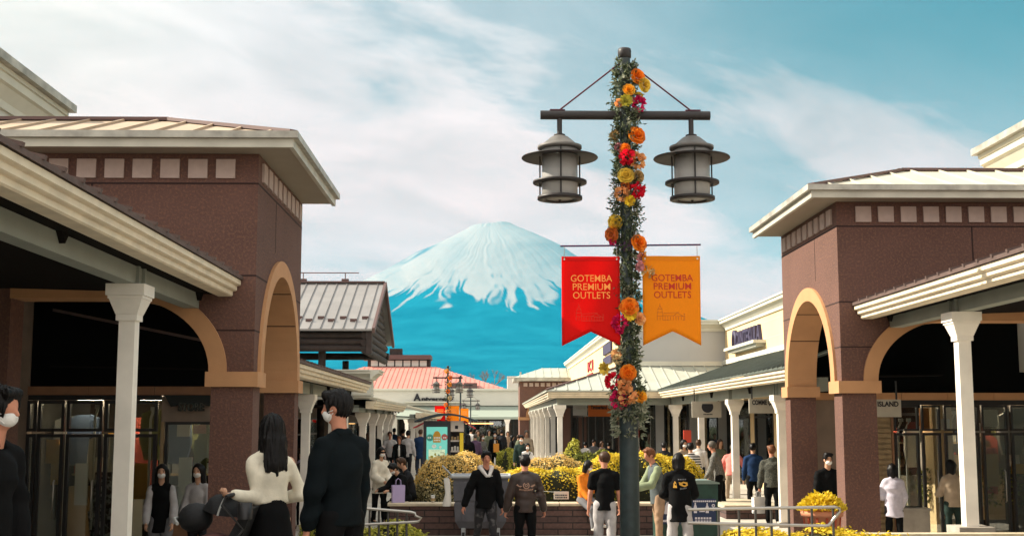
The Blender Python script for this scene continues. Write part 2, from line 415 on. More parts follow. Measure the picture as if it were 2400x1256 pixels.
mat('brace_red', (0.07, 0.012, 0.025), 0.5)
mat('arm_purple', (0.055, 0.012, 0.06), 0.5)
mat('banner_red', (0.84, 0.010, 0.006), 0.8, noise=0.04, nscale=60)
mat('banner_orange', (0.97, 0.42, 0.014), 0.8, noise=0.05, nscale=60)
mat('letter_gold', (0.92, 0.30, 0.06), 0.8)
mat('letter_red', (0.42, 0.02, 0.008), 0.8)
mat('line_red', (0.70, 0.035, 0.014), 0.8)
mat('line_orange', (0.55, 0.155, 0.01), 0.8)
mat('ink', (0.014, 0.012, 0.016), 0.7)
mat('navy_ink', (0.035, 0.03, 0.07), 0.6)
mat('red_ink', (0.30, 0.02, 0.03), 0.6)
mat('sign_taupe', (0.30, 0.255, 0.195), 0.7, noise=0.06, nscale=6)
mat('sign_pale', (0.36, 0.33, 0.27), 0.7, noise=0.05, nscale=6)
mat('sign_orange', (0.50, 0.12, 0.014), 0.7)
mat('sign_black', (0.01, 0.012, 0.01), 0.6)
mat('sign_letter_dim', (0.12, 0.125, 0.10), 0.6)
glass_mat('shop_glass', (0.75, 0.78, 0.76), 0.22)
mat('window_white', (0.55, 0.55, 0.50), 0.4)

cloth_through(MATS['banner_red'], .65); cloth_through(MATS['banner_orange'], .65)
mat('tweed_dark', (.022, .024, .02), .9, col2=(.09, .09, .07), nscale=50, thr=(.4, .62)); mat('lavender_white', (.50, .47, .55), .85, noise=.1, nscale=20); mat('pink_pale', (.50, .38, .36), .85)
# ---------------------------------------------------------------- ground, steps, mountain, air
tag(obj('ground', MB().box(-7400, 7400, -480, 22400, FLOOR - 0.6, FLOOR - 0.06), 'far_ground'), kind='structure')
def fl(y): return FLOOR + 0.30 * min(1, max(0, (y - 33) / 15))      # the plaza climbs gently beyond the planter
pv = MB()
for ya, yb in ((-40, 33), (33, 48), (48, 150)): pv.add([(-60, ya, fl(ya)), (60, ya, fl(ya)), (60, yb, fl(yb)), (-60, yb, fl(yb))], [(0, 1, 2, 3)])
tag(obj('plaza_paving', pv, 'paving'), kind='structure')
st = MB().box(-2.9, 5.2, -8, 10.6, FLOOR + 0.004, 0.0)
for i in range(4): st.box(-2.9, 5.2, 10.6 + 0.34 * i, 10.6 + 0.34 * (i + 1), FLOOR + 0.004, -0.15 * (i + 1))
tag(obj('terrace_steps', st, 'concrete'), kind='structure')

def value_noise(n, seed, per=True):
    r = np.random.RandomState(seed).rand(n)
    def f(t):
        t = np.asarray(t) * n; i = np.floor(t).astype(int); u = t - i; u = u * u * (3 - 2 * u)
        return r[i % n] * (1 - u) + r[(i + 1) % n] * u
    return f
def noise2(seed, n=64):
    g = np.random.RandomState(seed).rand(n, n)
    def f(x, y):
        i = np.floor(x).astype(int); j = np.floor(y).astype(int); u = x - i; v = y - j
        u = u * u * (3 - 2 * u); v = v * v * (3 - 2 * v); i %= n; j %= n; i1 = (i + 1) % n; j1 = (j + 1) % n
        return (g[i, j] * (1 - u) + g[i1, j] * u) * (1 - v) + (g[i, j1] * (1 - u) + g[i1, j1] * u) * v
    return f
def build_mountain():
    NA, NR = 560, 250
    a0, a1 = math.pi * 0.93, math.pi * 2.07          # the half of the cone that looks this way
    ang = np.linspace(a0, a1, NA); rr = np.concatenate([np.linspace(0, 7200, NR - 30), np.linspace(7300, 15500, 30)])
    A, Rr = np.meshgrid(ang, rr)
    prof_r = [0, 290, 380, 600, 1160, 1800, 2600, 3400, 5000, 8000, 12000, 16000]
    prof_z = [3008, 3018, 2955, 2835, 2560, 2185, 1790, 1450, 930, 380, 60, -20]
    h = np.interp(Rr, prof_r, prof_z)
    X0 = Rr * np.cos(A); Y0 = Rr * np.sin(A)
    # the right shoulder stands fuller than the left
    right = np.clip(np.cos(A), -1, 1)
    bulge = np.exp(-((Rr - 900) / 750.0) ** 2)
    h += bulge * (105 * np.clip(right, 0, 1) - 10 * np.clip(-right, 0, 1))
    f1, f2, f3 = noise2(3), noise2(5), noise2(11)
    wob = (f2(X0 / 420 + 30, h / 300 + 9) - 0.5) * 0.11 + (f3(X0 / 150 + 30, h / 130 + 9) - 0.5) * 0.035
    near = np.clip((Rr - 350) / 900, 0, 1) * np.clip((5200 - Rr) / 2500, 0.12, 1)
    gul = (f1(A * 24 + wob * 24, Rr / 3600) - 0.5) + (f3(A * 57 + wob * 57, Rr / 1700) - 0.5) * 0.5
    h += gul * 9 * near + (f2(X0 / 260 + 40, h / 140 + 40) - 0.5) * 16 * near + (f3(X0 / 95 + 40, h / 60 + 40) - 0.5) * 8 * near
    h += (f2(A * 9 + 3, Rr / 90) - 0.5) * 20 * np.exp(-((Rr - 260) / 130.0) ** 2)     # ragged crater rim
    X = np.clip(-20 + X0, -7300, 7300); Y = 19000 + Y0
    # where snow lies: above a ragged line, tongues running down the gullies
    streak = f1(A * 24 + wob * 24 + 9, Rr / 3000); fine = f3(A * 66 + wob * 66, Rr / 700); broad = f2(A * 5 + 1, Rr / 5000 + 7)
    patch = f2(X0 / 130 + 9, h / 90 + 3)
    line = 1640 + (broad - 0.5) * 300 - (streak - 0.5) * 520 - (fine - 0.5) * 380 - (patch - 0.5) * 170 - 130 * (np.cos(A) < -0.55)
    snow = np.clip((h - line) / 110 + 0.5, 0, 1)
    # bare ribs inside the lower snow
    rib = np.clip((f3(A * 60 + wob * 60 + 4, Rr / 1300) + 0.35 * (patch - 0.5) - 0.70) * 6, 0, 1) * np.clip((2330 - h) / 420, 0, 1)
    snow *= 1 - 0.5 * rib * np.clip((patch - .35) * 3, 0, 1)
    snow *= 1 - 0.13 * np.clip((f2(X0 / 260 + 20 + wob * 8, h / 420) - 0.5) * 3, 0, 1)
    # the big bare scar on the left flank
    du = (A - 3.66) / 0.22; dr = (Rr - 1290) / 360
    scar = np.clip(1.5 - (du * du + dr * dr), 0, 1) * np.clip((f3(A * 50, Rr / 500) + 0.5 * (patch - .5) - 0.18) * 2.4, 0, 1)
    snow *= 1 - 0.8 * scar
    v = np.stack([X, Y, h], -1).reshape(-1, 3)
    idx = np.arange(NR * NA).reshape(NR, NA)
    f = np.stack([idx[:-1, :-1], idx[:-1, 1:], idx[1:, 1:], idx[1:, :-1]], -1).reshape(-1, 4)
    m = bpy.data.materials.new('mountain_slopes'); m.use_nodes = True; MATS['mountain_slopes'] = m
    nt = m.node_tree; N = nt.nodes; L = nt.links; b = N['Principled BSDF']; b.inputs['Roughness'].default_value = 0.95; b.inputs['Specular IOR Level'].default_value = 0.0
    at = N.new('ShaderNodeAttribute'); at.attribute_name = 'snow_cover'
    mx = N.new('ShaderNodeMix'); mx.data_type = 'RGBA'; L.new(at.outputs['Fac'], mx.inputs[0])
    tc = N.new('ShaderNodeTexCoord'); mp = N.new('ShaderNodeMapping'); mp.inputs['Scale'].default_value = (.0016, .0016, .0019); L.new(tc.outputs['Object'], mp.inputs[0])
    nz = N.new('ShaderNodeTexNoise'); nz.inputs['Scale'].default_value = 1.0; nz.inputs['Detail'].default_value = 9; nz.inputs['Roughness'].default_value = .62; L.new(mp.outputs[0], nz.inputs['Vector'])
    rp = N.new('ShaderNodeValToRGB'); rp.color_ramp.elements[0].position = .35; rp.color_ramp.elements[1].position = .68; rp.color_ramp.elements[0].color = (.006, .07, .13, 1); rp.color_ramp.elements[1].color = (.013, .14, .21, 1); L.new(nz.outputs[0], rp.inputs[0]); L.new(rp.outputs[0], mx.inputs[6]); mx.inputs[7].default_value = (0.40, 0.33, 0.31, 1)  # forest coloured teal, so part of the haze is painted in
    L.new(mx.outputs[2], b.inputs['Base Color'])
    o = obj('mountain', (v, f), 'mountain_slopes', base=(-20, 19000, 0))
    at = o.data.attributes.new('snow_cover', 'FLOAT', 'POINT'); at.data.foreach_set('value', snow.reshape(-1).astype(np.float32))
    tag(o, kind='structure')
build_mountain()

def build_haze():
    m = bpy.data.materials.new('air'); m.use_nodes = True; nt = m.node_tree; N = nt.nodes; L = nt.links
    N.clear(); o = N.new('ShaderNodeOutputMaterial'); p = N.new('ShaderNodeVolumePrincipled')
    p.inputs['Color'].default_value = HAZE_COL; p.inputs['Density'].default_value = HAZE_D; p.inputs['Anisotropy'].default_value = 0.0
    L.new(p.outputs[0], o.inputs['Volume'])
    h = MB().box(-7600, 7600, -600, 22600, FLOOR - 1.5, 3110)
    MATS['air'] = m
    tag(obj('haze', h, 'air'), 'even pale blue air that veils the far mountain', kind='stuff')
HAZE_COL = (0.015, 0.46, 0.66, 1)
HAZE_D = 3.7e-5
build_haze()
# ---------------------------------------------------------------- brown corner towers
def arc(cx, cz, r, a0, a1, n, rz=None):
    rz = r if rz is None else rz
    return [(cx + r * math.cos(R(a0 + (a1 - a0) * i / n)), cz + rz * math.sin(R(a0 + (a1 - a0) * i / n))) for i in range(n + 1)]
def ring(mb, axis, cx, cz, r0, r1, a0, a1, d0, d1, n=24, rz0=None, rz1=None, mi=0, legs=0.0):
    o = arc(cx, cz, r1, a0, a1, n, rz1); i = arc(cx, cz, r0, a1, a0, n, rz0)
    if legs:
        o = [(o[0][0], o[0][1] - legs)] + o + [(o[-1][0], o[-1][1] - legs)]
        i = [(i[0][0], i[0][1] - legs)] + i + [(i[-1][0], i[-1][1] - legs)]
    mb.prism(o + i, axis, d0, d1, mi)
def tower(s, xc, y0, label, D=3.98, ext=4.6, group='brown corner towers'):
    """s = +1: the street face looks to -X, the building runs on to +X; -1 mirrored"""
    t = thing('corner_tower', (xc + s * 2.0, y0 + 2.0, FLOOR), label, 'tower', group)
    U = lambda u: xc + s * u
    ZT, SP, yc, r = 5.28, 2.27, y0 + 2.03, 1.55
    w = MB()
    front = [(U(0), FLOOR), (U(0), ZT), (U(ext), ZT), (U(ext), FLOOR), (U(3.32), FLOOR), (U(3.32), 3.30), (U(1.82), 3.30)]
    front += [(U(1.82 - 1.25 * math.sin(R(a))), SP + 1.03 * math.cos(R(a))) for a in range(8, 91, 8)] + [(U(0.57), SP), (U(0.57), FLOOR)]
    w.prism(front, 'Y', y0, y0 + 0.48)
    side = [(y0 + 0.482, SP)] + [(yc + r * math.cos(R(a)), SP + r * math.sin(R(a))) for a in range(176, -1, -4)] + [(yc + r, FLOOR), (y0 + D, FLOOR), (y0 + D, ZT), (y0 + 0.482, ZT)]
    w.prism(side, 'X', U(0), U(0.5))
    w.box(U(0.502), U(ext), y0 + D - 0.4, y0 + D, 3.63, ZT)      # over the walkway at the far end
    obj('wall', w, 'brown_render', t)
    j = MB()
    e = 0.003
    def jf(u0, u1, z0, z1): j.box(U(u0), U(u1), y0 - e, y0 + 0.01, z0, z1)
    def js(ya, yb, z0, z1): j.box(U(-e), U(0.01), ya, yb, z0, z1)
    jf(0.0, ext, 4.852, 4.877); jf(2.275, 2.30, 3.58, 4.86); jf(0, 0.9, 3.575, 3.598); jf(0.0, .57, 2.825, 2.845); jf(0.9, 2.6, 3.575, 3.598)
    js(y0, y0 + D, 4.852, 4.877); js(y0, yc - 1.1, 3.575, 3.597); js(yc + 1.1, y0 + D, 3.575, 3.597); js(y0 + 1.445, y0 + 1.465, 4.1, 4.86); js(y0 + 0.0, y0 + 0.42, 2.825, 2.845)
    obj('joint', j, 'joint', t)
    # arches
    a = MB(); ring(a, 'X', yc, SP, r, r + 0.21, 0, 180, U(-0.045), U(0.06), 30)
    ring(a, 'X', yc, SP, r - 0.03, r, 0, 180, U(-0.045), U(0.515), 30)
    obj('arch_trim', a, 'terracotta_trim', t)
    a = MB(); out = [(U(1.82 - 1.46 * math.sin(R(k))), SP + 1.24 * math.cos(R(k))) for k in range(0, 91, 5)]
    inn = [(U(1.82 - 1.25 * math.sin(R(k))), SP + 1.03 * math.cos(R(k))) for k in range(90, -1, -5)]
    a.prism([(U(3.32), SP + 1.24)] + out + inn + [(U(3.32), SP + 1.03)], 'Y', y0 - 0.045, y0 + 0.05)
    out = [(U(1.82 - 1.25 * math.sin(R(k))), SP + 1.03 * math.cos(R(k))) for k in range(0, 91, 5)]
    inn = [(U(1.82 - 1.22 * math.sin(R(k))), SP + 1.0 * math.cos(R(k))) for k in range(90, -1, -5)]
    a.prism([(U(3.32), SP + 1.03)] + out + inn + [(U(3.32), SP + 1.0)], 'Y', y0 - 0.045, y0 + 0.50)
    obj('arch_trim', a, 'terracotta_trim', t)
    jm = MB()
    for ang in (35, 62, 118, 145): 
        c, q = math.cos(R(ang)), math.sin(R(ang)); p0 = Vector((U(0.25), yc + (r - .033) * c, SP + (r - .033) * q))
        jm.bar((U(-0.04), p0.y, p0.z), (U(0.515), p0.y, p0.z), 0.014, 0.014)
    obj('joint', jm, 'joint', t)
    i = MB(); i.box(U(-0.07), U(0.64), y0 - 0.07, y0 + 0.55, 2.07, 2.272); obj('impost', i, 'terracotta_trim', t)
    i = MB(); i.box(U(-0.07), U(0.57), yc + r - 0.07, y0 + D + 0.02, 2.07, 2.272); obj('impost', i, 'terracotta_trim', t)
    i = MB().box(U(-0.03), U(0.6), y0 - 0.03, y0 + 0.51, FLOOR, FLOOR + 0.16); i.box(U(-0.03), U(0.53), yc + r - 0.03, y0 + D + 0.03, FLOOR, FLOOR + 0.16)
    obj('plinth', i, 'terracotta_trim', t)
    # dentil blocks under the eaves
    for k in range(10):
        u = 0.32 + 0.383 * k
        if u + .26 < ext: obj('dentil', MB().box(U(u), U(u + 0.262), y0 - 0.035, y0 + 0.02, 4.935, 5.20), 'dentil', t)
    for k in range(9):
        y = y0 + 0.26 + 0.405 * k
        obj('dentil', MB().box(U(-0.035), U(0.02), y, y + 0.27, 4.935, 5.20), 'dentil', t)
    # eaves
    o = 0.56; so = MB().box(U(-o + .05), U(ext), y0 - o + .05, y0 + D, 5.283, 5.32); obj('soffit', so, 'soffit', t)
    fa = MB()
    fa.box(U(-o), U(ext), y0 - o, y0 - o + 0.06, 5.255, 5.37); fa.box(U(-o), U(-o + 0.06), y0 - o + 0.062, y0 + D + 0.05, 5.255, 5.37)
    obj('fascia', fa, 'fascia', t)
    g = MB(); g.box(U(-o - 0.07), U(ext), y0 - o - 0.07, y0 - o + 0.07, 5.372, 5.465); g.box(U(-o - 0.07), U(-o + 0.07), y0 - o + 0.072, y0 + D + 0.06, 5.372, 5.465)
    obj('gutter', g, 'gutter_metal', t)
    # hipped roof with standing seams
    rf = MB(); x0, ya, yb = -o, y0 - o, y0 + D; ym = (ya + yb) / 2; hw = (yb - ya) / 2; zr = 6.16; z0 = 5.44
    A = (U(x0), ya, z0); B = (U(ext), ya, z0); Cc = (U(ext), yb, z0); Dd = (U(x0), yb, z0); H = (U(x0 + hw), ym, zr); Rr = (U(ext), ym, zr)
    rf.add([A, B, Cc, Dd, H, Rr], [(0, 1, 5, 4), (2, 3, 4, 5), (3, 0, 4), (1, 2, 5)])
    k = x0 + 0.35
    while k < ext - 0.1:                                   # seams up the front and back slope
        f = min(1, (k - x0) / hw)
        for sg in (ya, yb): rf.bar((U(k), sg, z0 + .01), (U(k), sg + (ym - sg) * f, z0 + (zr - z0) * f + .01), 0.03, 0.05)
        k += 0.52
    k = ya + 0.35
    while k < yb - 0.1:
        f = min(1, min(k - ya, yb - k) / hw); rf.bar((U(x0), k, z0 + .01), (U(x0 + hw * f), k, z0 + (zr - z0) * f + .01), 0.03, 0.05); k += 0.52
    obj('roof', rf, 'roof_metal_tan' if s < 0 else 'roof_metal', t)
    cp = MB(); up = Vector((0, 0, 0.03))
    cp.bar(Vector(A) + up, Vector(H) + up, 0.12, 0.05); cp.bar(Vector(Dd) + up, Vector(H) + up, 0.12, 0.05); cp.bar(Vector(H) + up, Vector(Rr) + up, 0.12, 0.05)
    obj('ridge_cap', cp, 'roof_cap', t)
    return t
tower(-1, -3.22, 16.9, 'brown rendered corner tower with peach roof behind the black STORE sign')
tower(1, 5.82, 20.5, 'brown rendered corner tower with sunlit orange arch beside the terracotta planter')

# ---------------------------------------------------------------- covered arcades with white columns
def column(t, x, y, zb, zc, pier=None, zsill=None):
    h = 0.09
    c = MB(); c.box(x - h, x + h, y - h, y + h, zb, zc - 0.40)
    co = obj('column', c, 'white_paint', t)
    k = MB(); k.frustum(x, y, 0.118, 0.118, zc - 0.405, zc - 0.335); k.frustum(x, y, 0.122, 0.185, zc - 0.334, zc - 0.165); k.frustum(x, y, 0.195, 0.195, zc - 0.164, zc - 0.13); k.frustum(x, y, 0.215, 0.215, zc - 0.129, zc)
    obj('capital', k, 'white_paint', co)
    if pier is not None:
        p = MB().box(x - 0.25, x + 0.25, y - 0.25, y + 0.25, FLOOR, zb - 0.001); obj('pier', p, 'concrete', co)
    else:
        obj('base', MB().frustum(x, y, 0.15, 0.13, zb, zb + 0.12), 'concrete', co)
def arcade(s, y0, y1, xe, ze, xc, ycols, zb, zc, xw, zw, label, pier=None, roof='roof_brown', seam=0.45, beamh=0.28, ret=False):
    """xe, ze: the eave line; xc, ycols: columns; xw, zw: where the roof meets the wall (s: +1 right side)"""
    t = thing('arcade', (xc, (y0 + y1) / 2, FLOOR), label, 'arcade', 'covered arcades')
    m = MB(); d = s
    prof = [(0.0, 0.0), (0.0, -0.062), (0.018, -0.072), (0.05, -0.080), (0.05, -0.135), (0.068, -0.146), (0.105, -0.152), (0.105, -0.205), (0.125, -0.22), (0.30, -0.22), (0.30, 0.0)]
    m.prism([(xe + d * a, ze + b) for a, b in prof], 'Y', y0, y1)
    obj('eave_moulding', m, 'cream_moulding', t)
    r = MB(); r.slab([(xe - d * 0.03, y0, ze + 0.055), (xe - d * 0.03, y1, ze + 0.055), (xw, y1, zw), (xw, y0, zw)], 0.05)
    k = y0 + 0.2
    while k < y1:
        r.bar((xe - d * 0.05, k, ze + 0.065), (xw, k, zw + 0.012), 0.05, 0.035); k += seam
    obj('roof', r, roof, t)
    b = MB(); b.box(xc - 0.1, xc + 0.1, y0, y1, zc + 0.002, zc + beamh); obj('beam', b, 'beam_green', t)
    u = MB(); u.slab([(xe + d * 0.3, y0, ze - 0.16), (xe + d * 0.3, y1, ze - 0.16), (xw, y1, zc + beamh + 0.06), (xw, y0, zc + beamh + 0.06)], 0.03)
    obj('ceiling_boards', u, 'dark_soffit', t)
    for i, y in enumerate(ycols):
        column(t, xc, y, zb, zc, pier)
        for q in (-0.12, 0.12): obj('bracket', MB().box(xc - 0.135, xc + 0.135, y + q - 0.03, y + q + 0.03, zc + 0.004, zc + beamh + 0.03), 'beam_green', t)
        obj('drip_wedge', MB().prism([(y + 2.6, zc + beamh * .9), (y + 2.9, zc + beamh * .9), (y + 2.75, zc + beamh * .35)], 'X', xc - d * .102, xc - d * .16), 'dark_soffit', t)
    return t
arcade(-1, -4.0, 16.88, -3.42, 3.515, -4.08, [3.2, 8.6, 14.0], 0.15, 3.13, -8.0, 4.62, 'arcade with tall white column before the dark shop with STORE sign', pier=True)
arcade(1, -4.0, 20.48, 6.06, 3.515, 6.75, [6.8, 12.2, 17.6], 0.15, 3.15, 10.2, 4.62, 'arcade whose white column stands on a concrete block beside the ISLAND shop', pier=True)
arcade(-1, 20.95, 35.2, -3.40, 2.63, -4.08, [27.6, 32.2, 36.6][:2] + [34.9], FLOOR, 2.20, -7.4, 3.5, 'cream eaved arcade under the dark log pavilion roof')
arcade(-1, 36.4, 49.5, -3.35, 2.20, -3.95, [38.6, 41.8, 44.6, 47.2, 49.0], FLOOR, 1.88, -6.6, 2.86, 'low grey roofed arcade behind the man in dark coat', roof='roof_metal', beamh=0.2)
arcade(-1, 50.6, 72.0, -2.75, 1.97, -3.2, [51.5, 55, 58.5, 62, 65.5, 69], FLOOR, 1.72, -6.4, 2.9, 'farthest low arcade on the side of the green screen kiosk', roof='roof_metal', beamh=0.16)

# right-hand arcade that turns the corner into a hipped pavilion
def corner_arcade():
    t = arcade(1, 24.55, 44.28, 5.98, 2.66, 6.6, [28.2, 33.6, 39.0, 44.4], FLOOR, 2.20, 9.0, 3.78, 'long white columned arcade turning a corner beyond the orange banner', roof='roof_green')
    # front eave facing this way and the eave running on along the narrower street
    ZE = 2.66; d = 1
    prof = [(0.0, 0.0), (0.0, -0.062), (0.05, -0.080), (0.05, -0.135), (0.105, -0.152), (0.105, -0.205), (0.30, -0.22), (0.30, 0.0)]
    m = MB(); m.prism([(44.3 + a, ZE + b) for a, b in prof], 'X', 2.04, 6.3); m.prism([(2.04 + a, ZE + b) for a, b in prof], 'Y', 44.602, 80)
    obj('eave_moulding', m, 'cream_moulding', t)
    r = MB(); z0 = ZE + 0.055; z1 = 3.72
    r.slab([(1.98, 44.24, z0), (6.0, 44.24, z0), (9.0, 47.5, z1), (5.06, 47.5, z1)], 0.05)
    r.slab([(1.98, 44.24, z0), (5.06, 47.5, z1), (5.06, 80, z1), (1.98, 80, z0)], 0.05)
    for k in range(16):
        x = 2.3 + k * 0.42; f = min(1, (x - 1.98) / 3.08)
        g0 = max(0, (x - 6.0) / 3.0)
        if f > g0: r.bar((x, 44.24 + 3.26 * g0, z0 + (z1 - z0) * g0 + .012), (x, 44.24 + 3.26 * f, z0 + (z1 - z0) * f + .012), 0.04, 0.035)
    y = 44.7
    while y < 79: 
        f = min(1, (y - 44.24) / 3.26); r.bar((1.96, y, z0 + .012), (1.98 + 3.08 * f, y, z0 + (z1 - z0) * f + .012), 0.04, 0.035); y += 0.5
    obj('roof', r, 'roof_pale', t)
    cp = MB(); cp.bar((1.98, 44.24, z0 + .03), (5.06, 47.5, z1 + .03), 0.09, 0.05); obj('ridge_cap', cp, 'roof_cap', t)
    b = MB(); b.box(2.4, 6.5, 44.9, 45.1, 2.202, 2.44); b.box(2.4, 2.6, 45.102, 80, 2.202, 2.44); obj('beam', b, 'beam_green', t)
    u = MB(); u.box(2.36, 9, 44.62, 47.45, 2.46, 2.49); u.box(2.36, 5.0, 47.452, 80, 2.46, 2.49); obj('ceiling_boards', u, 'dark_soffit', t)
    for k in range(8): column(t, 2.5, 45.0 + 5 * k, FLOOR, 2.20)
    return t
corner_arcade()
# ---------------------------------------------------------------- shops and buildings behind the arcades
def window(t, x0, x1, z0, z1, y, yaw=None, fr=0.05, door=False, name=None, glass='shop_glass', depth=0.08):
    """an opening in a front facing this way: dark frame part with its pane as sub-part"""
    f = MB(); w = fr
    f.box(x0, x0 + w, y - depth / 2, y + depth / 2, z0, z1); f.box(x1 - w, x1, y - depth / 2, y + depth / 2, z0, z1)
    f.box(x0 + w, x1 - w, y - depth / 2, y + depth / 2, z1 - w, z1); f.box(x0 + w, x1 - w, y - depth / 2, y + depth / 2, z0, z0 + (0.12 if door else w))
    o = obj(name or ('door' if door else 'window'), f, 'black_metal', t)
    obj('pane', MB().box(x0 + w, x1 - w, y - 0.006, y + 0.006, z0 + (0.12 if door else w), z1 - w), glass, o)
    if door:
        h = MB(); hx = x1 - w - 0.06; h.tube([(hx, y - 0.05, z0 + 0.75), (hx, y - 0.09, z0 + 0.78), (hx, y - 0.09, z0 + 1.35), (hx, y - 0.05, z0 + 1.38)], 0.014, 6); obj('handle', h, 'steel', o)
    return o
def side_window(t, x, y0, y1, z0, z1, s, name='window', glass='shop_glass', fr=0.06):
    f = MB(); w = fr; d = 0.05
    f.box(x - d, x + d, y0, y0 + w, z0, z1); f.box(x - d, x + d, y1 - w, y1, z0, z1); f.box(x - d, x + d, y0 + w, y1 - w, z1 - w, z1); f.box(x - d, x + d, y0 + w, y1 - w, z0, z0 + w)
    if z1 - z0 > 2.2: f.box(x - d, x + d, y0 + w, y1 - w, z1 - 0.62, z1 - 0.56)
    o = obj(name, f, 'black_metal', t)
    obj('pane', MB().box(x - 0.006, x + 0.006, y0 + w, y1 - w, z0 + w, z1 - w), glass, o)
    return o
def cornice(mb, axis, a, b, at, z, out, h=0.36, mi=0):
    """parapet cornice whose face looks towards 'out' (+1/-1) along the other axis"""
    pr = [(0, 0), (0, -h), (0.05, -h), (0.07, -h * .78), (0.20, -h * .45), (0.26, -h * .40), (0.26, -h * .16), (0.30, -h * .14), (0.30, 0)]
    mb.prism([(at + out * p, z + q) for p, q in pr], axis, a, b, mi)
CLOTH = ['shop_red', 'shop_blue', 'shop_olive', 'shop_white', 'shop_tan', 'shop_grey']
for nm, c in zip(CLOTH, [(0.38, 0.07, 0.05), (0.07, 0.11, 0.20), (0.20, 0.21, 0.09), (0.66, 0.63, 0.56), (0.42, 0.29, 0.15), (0.26, 0.26, 0.26)]): mat(nm, c, 0.85)
mat('mustard', (0.50, 0.27, 0.03), 0.7); mat('lit_sign', (0.9, 0.5, 0.2), 0.6, emit=(1.0, 0.55, 0.2), estr=0.8); mat('lit_red', (0.8, 0.12, 0.05), 0.6, emit=(1.0, 0.12, 0.05), estr=0.7)
mat('shop_fill_glow', (1, 0.8, 0.5), 0.5, emit=(1.0, 0.78, 0.5), estr=40.0)  # glow of strips added to brighten the shop interiors
def stock(t, x0, x1, y0, y1, z0, seed, n=9, axis='X'):
    """clothes on rails and shelves seen through the glass, each garment rail one part"""
    r = random.Random(seed)
    for k in range(n):
        x = x0 + (x1 - x0) * (k + 0.5) / n + r.uniform(-0.1, 0.1); y = r.uniform(y0, y1); m = MB(); hz = r.uniform(0.9, 1.5)
        w = r.uniform(0.16, 0.30)
        p = [(-w, 0), (-w * 1.1, -0.45), (-w * .75, -0.8), (w * .75, -0.8), (w * 1.1, -0.45), (w, 0), (w * .4, 0.07), (-w * .4, 0.07)]
        m.prism([(x + a, z0 + hz + b + .75) for a, b in p], 'Y', y - 0.06, y + 0.06); obj('garment', m, r.choice(CLOTH), t)
    for k in range(n // 2):            # boxes and folded piles on wall shelves
        x = x0 + (x1 - x0) * (k + .5) / (n // 2); sh = obj('wall_shelf', MB().box(x - .3, x + .3, y1 + .25, y1 + .5, 0.62, 0.66).box(x - .3, x + .3, y1 + .25, y1 + .5, 1.12, 1.16), 'shop_tan', t)
        for z in (0.661, 1.161):
            for q in range(3): hgt = r.uniform(.12, .32); obj('goods', MB().box(x - .27 + .19 * q, x - .12 + .19 * q, y1 + .28, y1 + .44, z, z + hgt), r.choice(CLOTH + ['mustard', 'shop_white']), sh)
    for k in range(3):
        m = MB(); x = x0 + (x1 - x0) * r.random() * .8; y = y1 - 0.1
        m.box(x, x + 1.0, y, y + 0.35, z0, z0 + 0.9); m.box(x - .02, x + 1.02, y - .02, y + .37, z0 + .9, z0 + .94); obj('counter', m, r.choice(['wood_slats', 'shop_white', 'shop_tan']), t)

